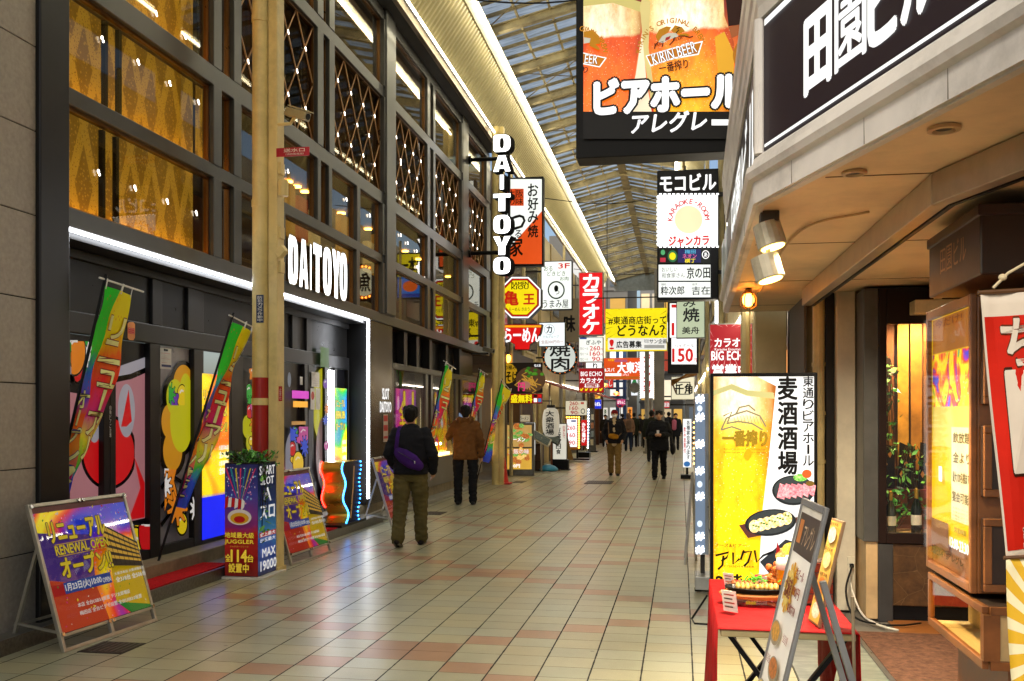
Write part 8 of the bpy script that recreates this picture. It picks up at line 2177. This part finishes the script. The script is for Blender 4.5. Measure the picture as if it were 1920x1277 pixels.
# --- person in the black padded coat
p = gnd(1236, 899)
P4_, up4 = person('person in a black padded coat walking towards the camera with both hands in front', p.x, p.y, 176, 1.70, top='#15171b', legs='#101114', shoes='#0c0c0d', thigh=(-12, 14), knee=(14, 5), coat=.74, near=True, puffy=.26, lean=.06, legw=1.1,
    arms=(((-.28, .02, 1.12), (-.09, .25, 1.13)), ((.28, .02, 1.12), (.09, .25, 1.13))))
t = bag_thing('smartphone', 'small phone held in both hands of the person in the black padded coat', 'phone', P4_, lambda t: (MB().box(-.03, .03, .33, .34, 1.10, 1.22).build('case', paint('#d8d8d4', .3), t, bevel=.003), MB().box(-.026, .026, .325, .329, 1.11, 1.21).build('screen', lit('#c8d8f0', .8), t)))
def b_(t):
    mb = MB(); limb(mb, [up4((-.34, -.08, .80)), up4((-.34, .02, .78)), up4((-.34, .12, .80))], [(.06, .13), (.07, .16), (.06, .13)]); fuse(mb, 'pouch', cloth('#121214'), t, .014, 3); MB().tube([tuple(up4((-.34, -.06, .93))), tuple(up4((-.26, .0, 1.42))), tuple(up4((-.34, .1, .93)))], .012, 6).build('strap', K_, t)
bag_thing('shoulder_bag', 'black shoulder bag at the hip of the person in the padded coat', 'bag', P4_, b_)
# --- people further off
crowd = [
 (1115, 830, 5, 'person in a long dark coat at the far left beside the leaflet rack', dict(top='#14161a', legs='#17181c', coat=.62)),
 (1125, 829, 10, 'person in a grey green coat and light trousers walking away at the far left', dict(top='#5a6a54', legs='#8a8468', coat=.74)),
 (1135, 838, 178, 'small person in a long black coat just left of the red cap', dict(top='#101114', legs='#101114', coat=.52, H=1.60)),
 (1178, 846, 2, 'person in a brown jacket and blue jeans walking away right of the red cap', dict(top='#7a5a44', legs='#1c2436', coat=.88, H=1.66, hair='#5a3a24', hairlen=.08, thigh=(10, -8))),
 (1189, 839, 4, 'person in a dark olive coat walking away among the far group', dict(top='#22261a', legs='#15161a', coat=.6, puffy=.1)),
 (1200, 837, 175, 'person in a black jacket and grey trousers in the middle of the far group', dict(top='#17191e', legs='#6a6c6a', coat=.8, thigh=(8, -8))),
 (1210, 840, 180, 'person with a white mask and black clothes in the far group', dict(top='#14151a', legs='#15161a', coat=.8, mask=True, H=1.62)),
 (1222, 866, 3, 'person in a dark jacket partly hidden behind the padded coat', dict(top='#1c2018', legs='#1a1a1c', coat=.78, thigh=(8, -8))),
 (1243, 842, 182, 'person with short hair and dark jacket right of the padded coat', dict(top='#1a1c20', legs='#202226', coat=.8)),
 (1254, 840, 5, 'person in dark clothes between the two right hand figures', dict(top='#17161a', legs='#1a1a1c', coat=.75)),
 (1267, 844, 190, 'person in a black coat holding something pink near the standing sign', dict(top='#121317', legs='#14151a', coat=.66, thigh=(6, -6))),
 (1167, 833, 2, 'person in dark clothes half hidden behind the red cap', dict(top='#15161a', legs='#1a1c22', coat=.7)),
 (1150, 828, 178, 'distant person in black directly behind the red cap', dict(top='#1c1c20', legs='#15161a', coat=.7)),
 (1228, 829, 0, 'distant person in dark clothing behind the padded coat', dict(top='#2a2a2e', legs='#1a1a1c', coat=.7)),
]
FAR = {}
rp = random.Random(21)
for px, py, hd, lab, kw in crowd:
    q = gnd(px, py); st_ = rp.uniform(4, 15) * rp.choice((1, -1)); kw.setdefault('thigh', (st_, -st_)); kw.setdefault('knee', (6, 12) if st_ > 0 else (12, 6)); kw.setdefault('puffy', rp.uniform(0, .18)); t, u_ = person(lab, q.x, q.y, hd + rp.uniform(-8, 8), kw.pop('H', rp.uniform(1.60, 1.76)), **kw); FAR[px] = (t, u_)
def b_(t):
    u_ = FAR[1178][1]; mb = MB(); limb(mb, [u_((0, -.19, 1.05)), u_((0, -.2, 1.35))], [(.13, .07), (.12, .06)]); fuse(mb, 'pouch', cloth('#5a4638'), t, .015, 3)
bag_thing('backpack', 'brown backpack on the person in blue jeans', 'backpack', FAR[1178][0], b_)
def b_(t):
    u_ = FAR[1267][1]; mb = MB(); limb(mb, [u_((.1, .2, 1.0)), u_((.1, .22, 1.35))], [(.1, .07), (.11, .08)]); fuse(mb, 'bundle', cloth('#a85a70'), t, .015, 3)
bag_thing('pink_bundle', 'pink bundle carried by the person in the black coat on the right', 'bundle', FAR[1267][0], b_)
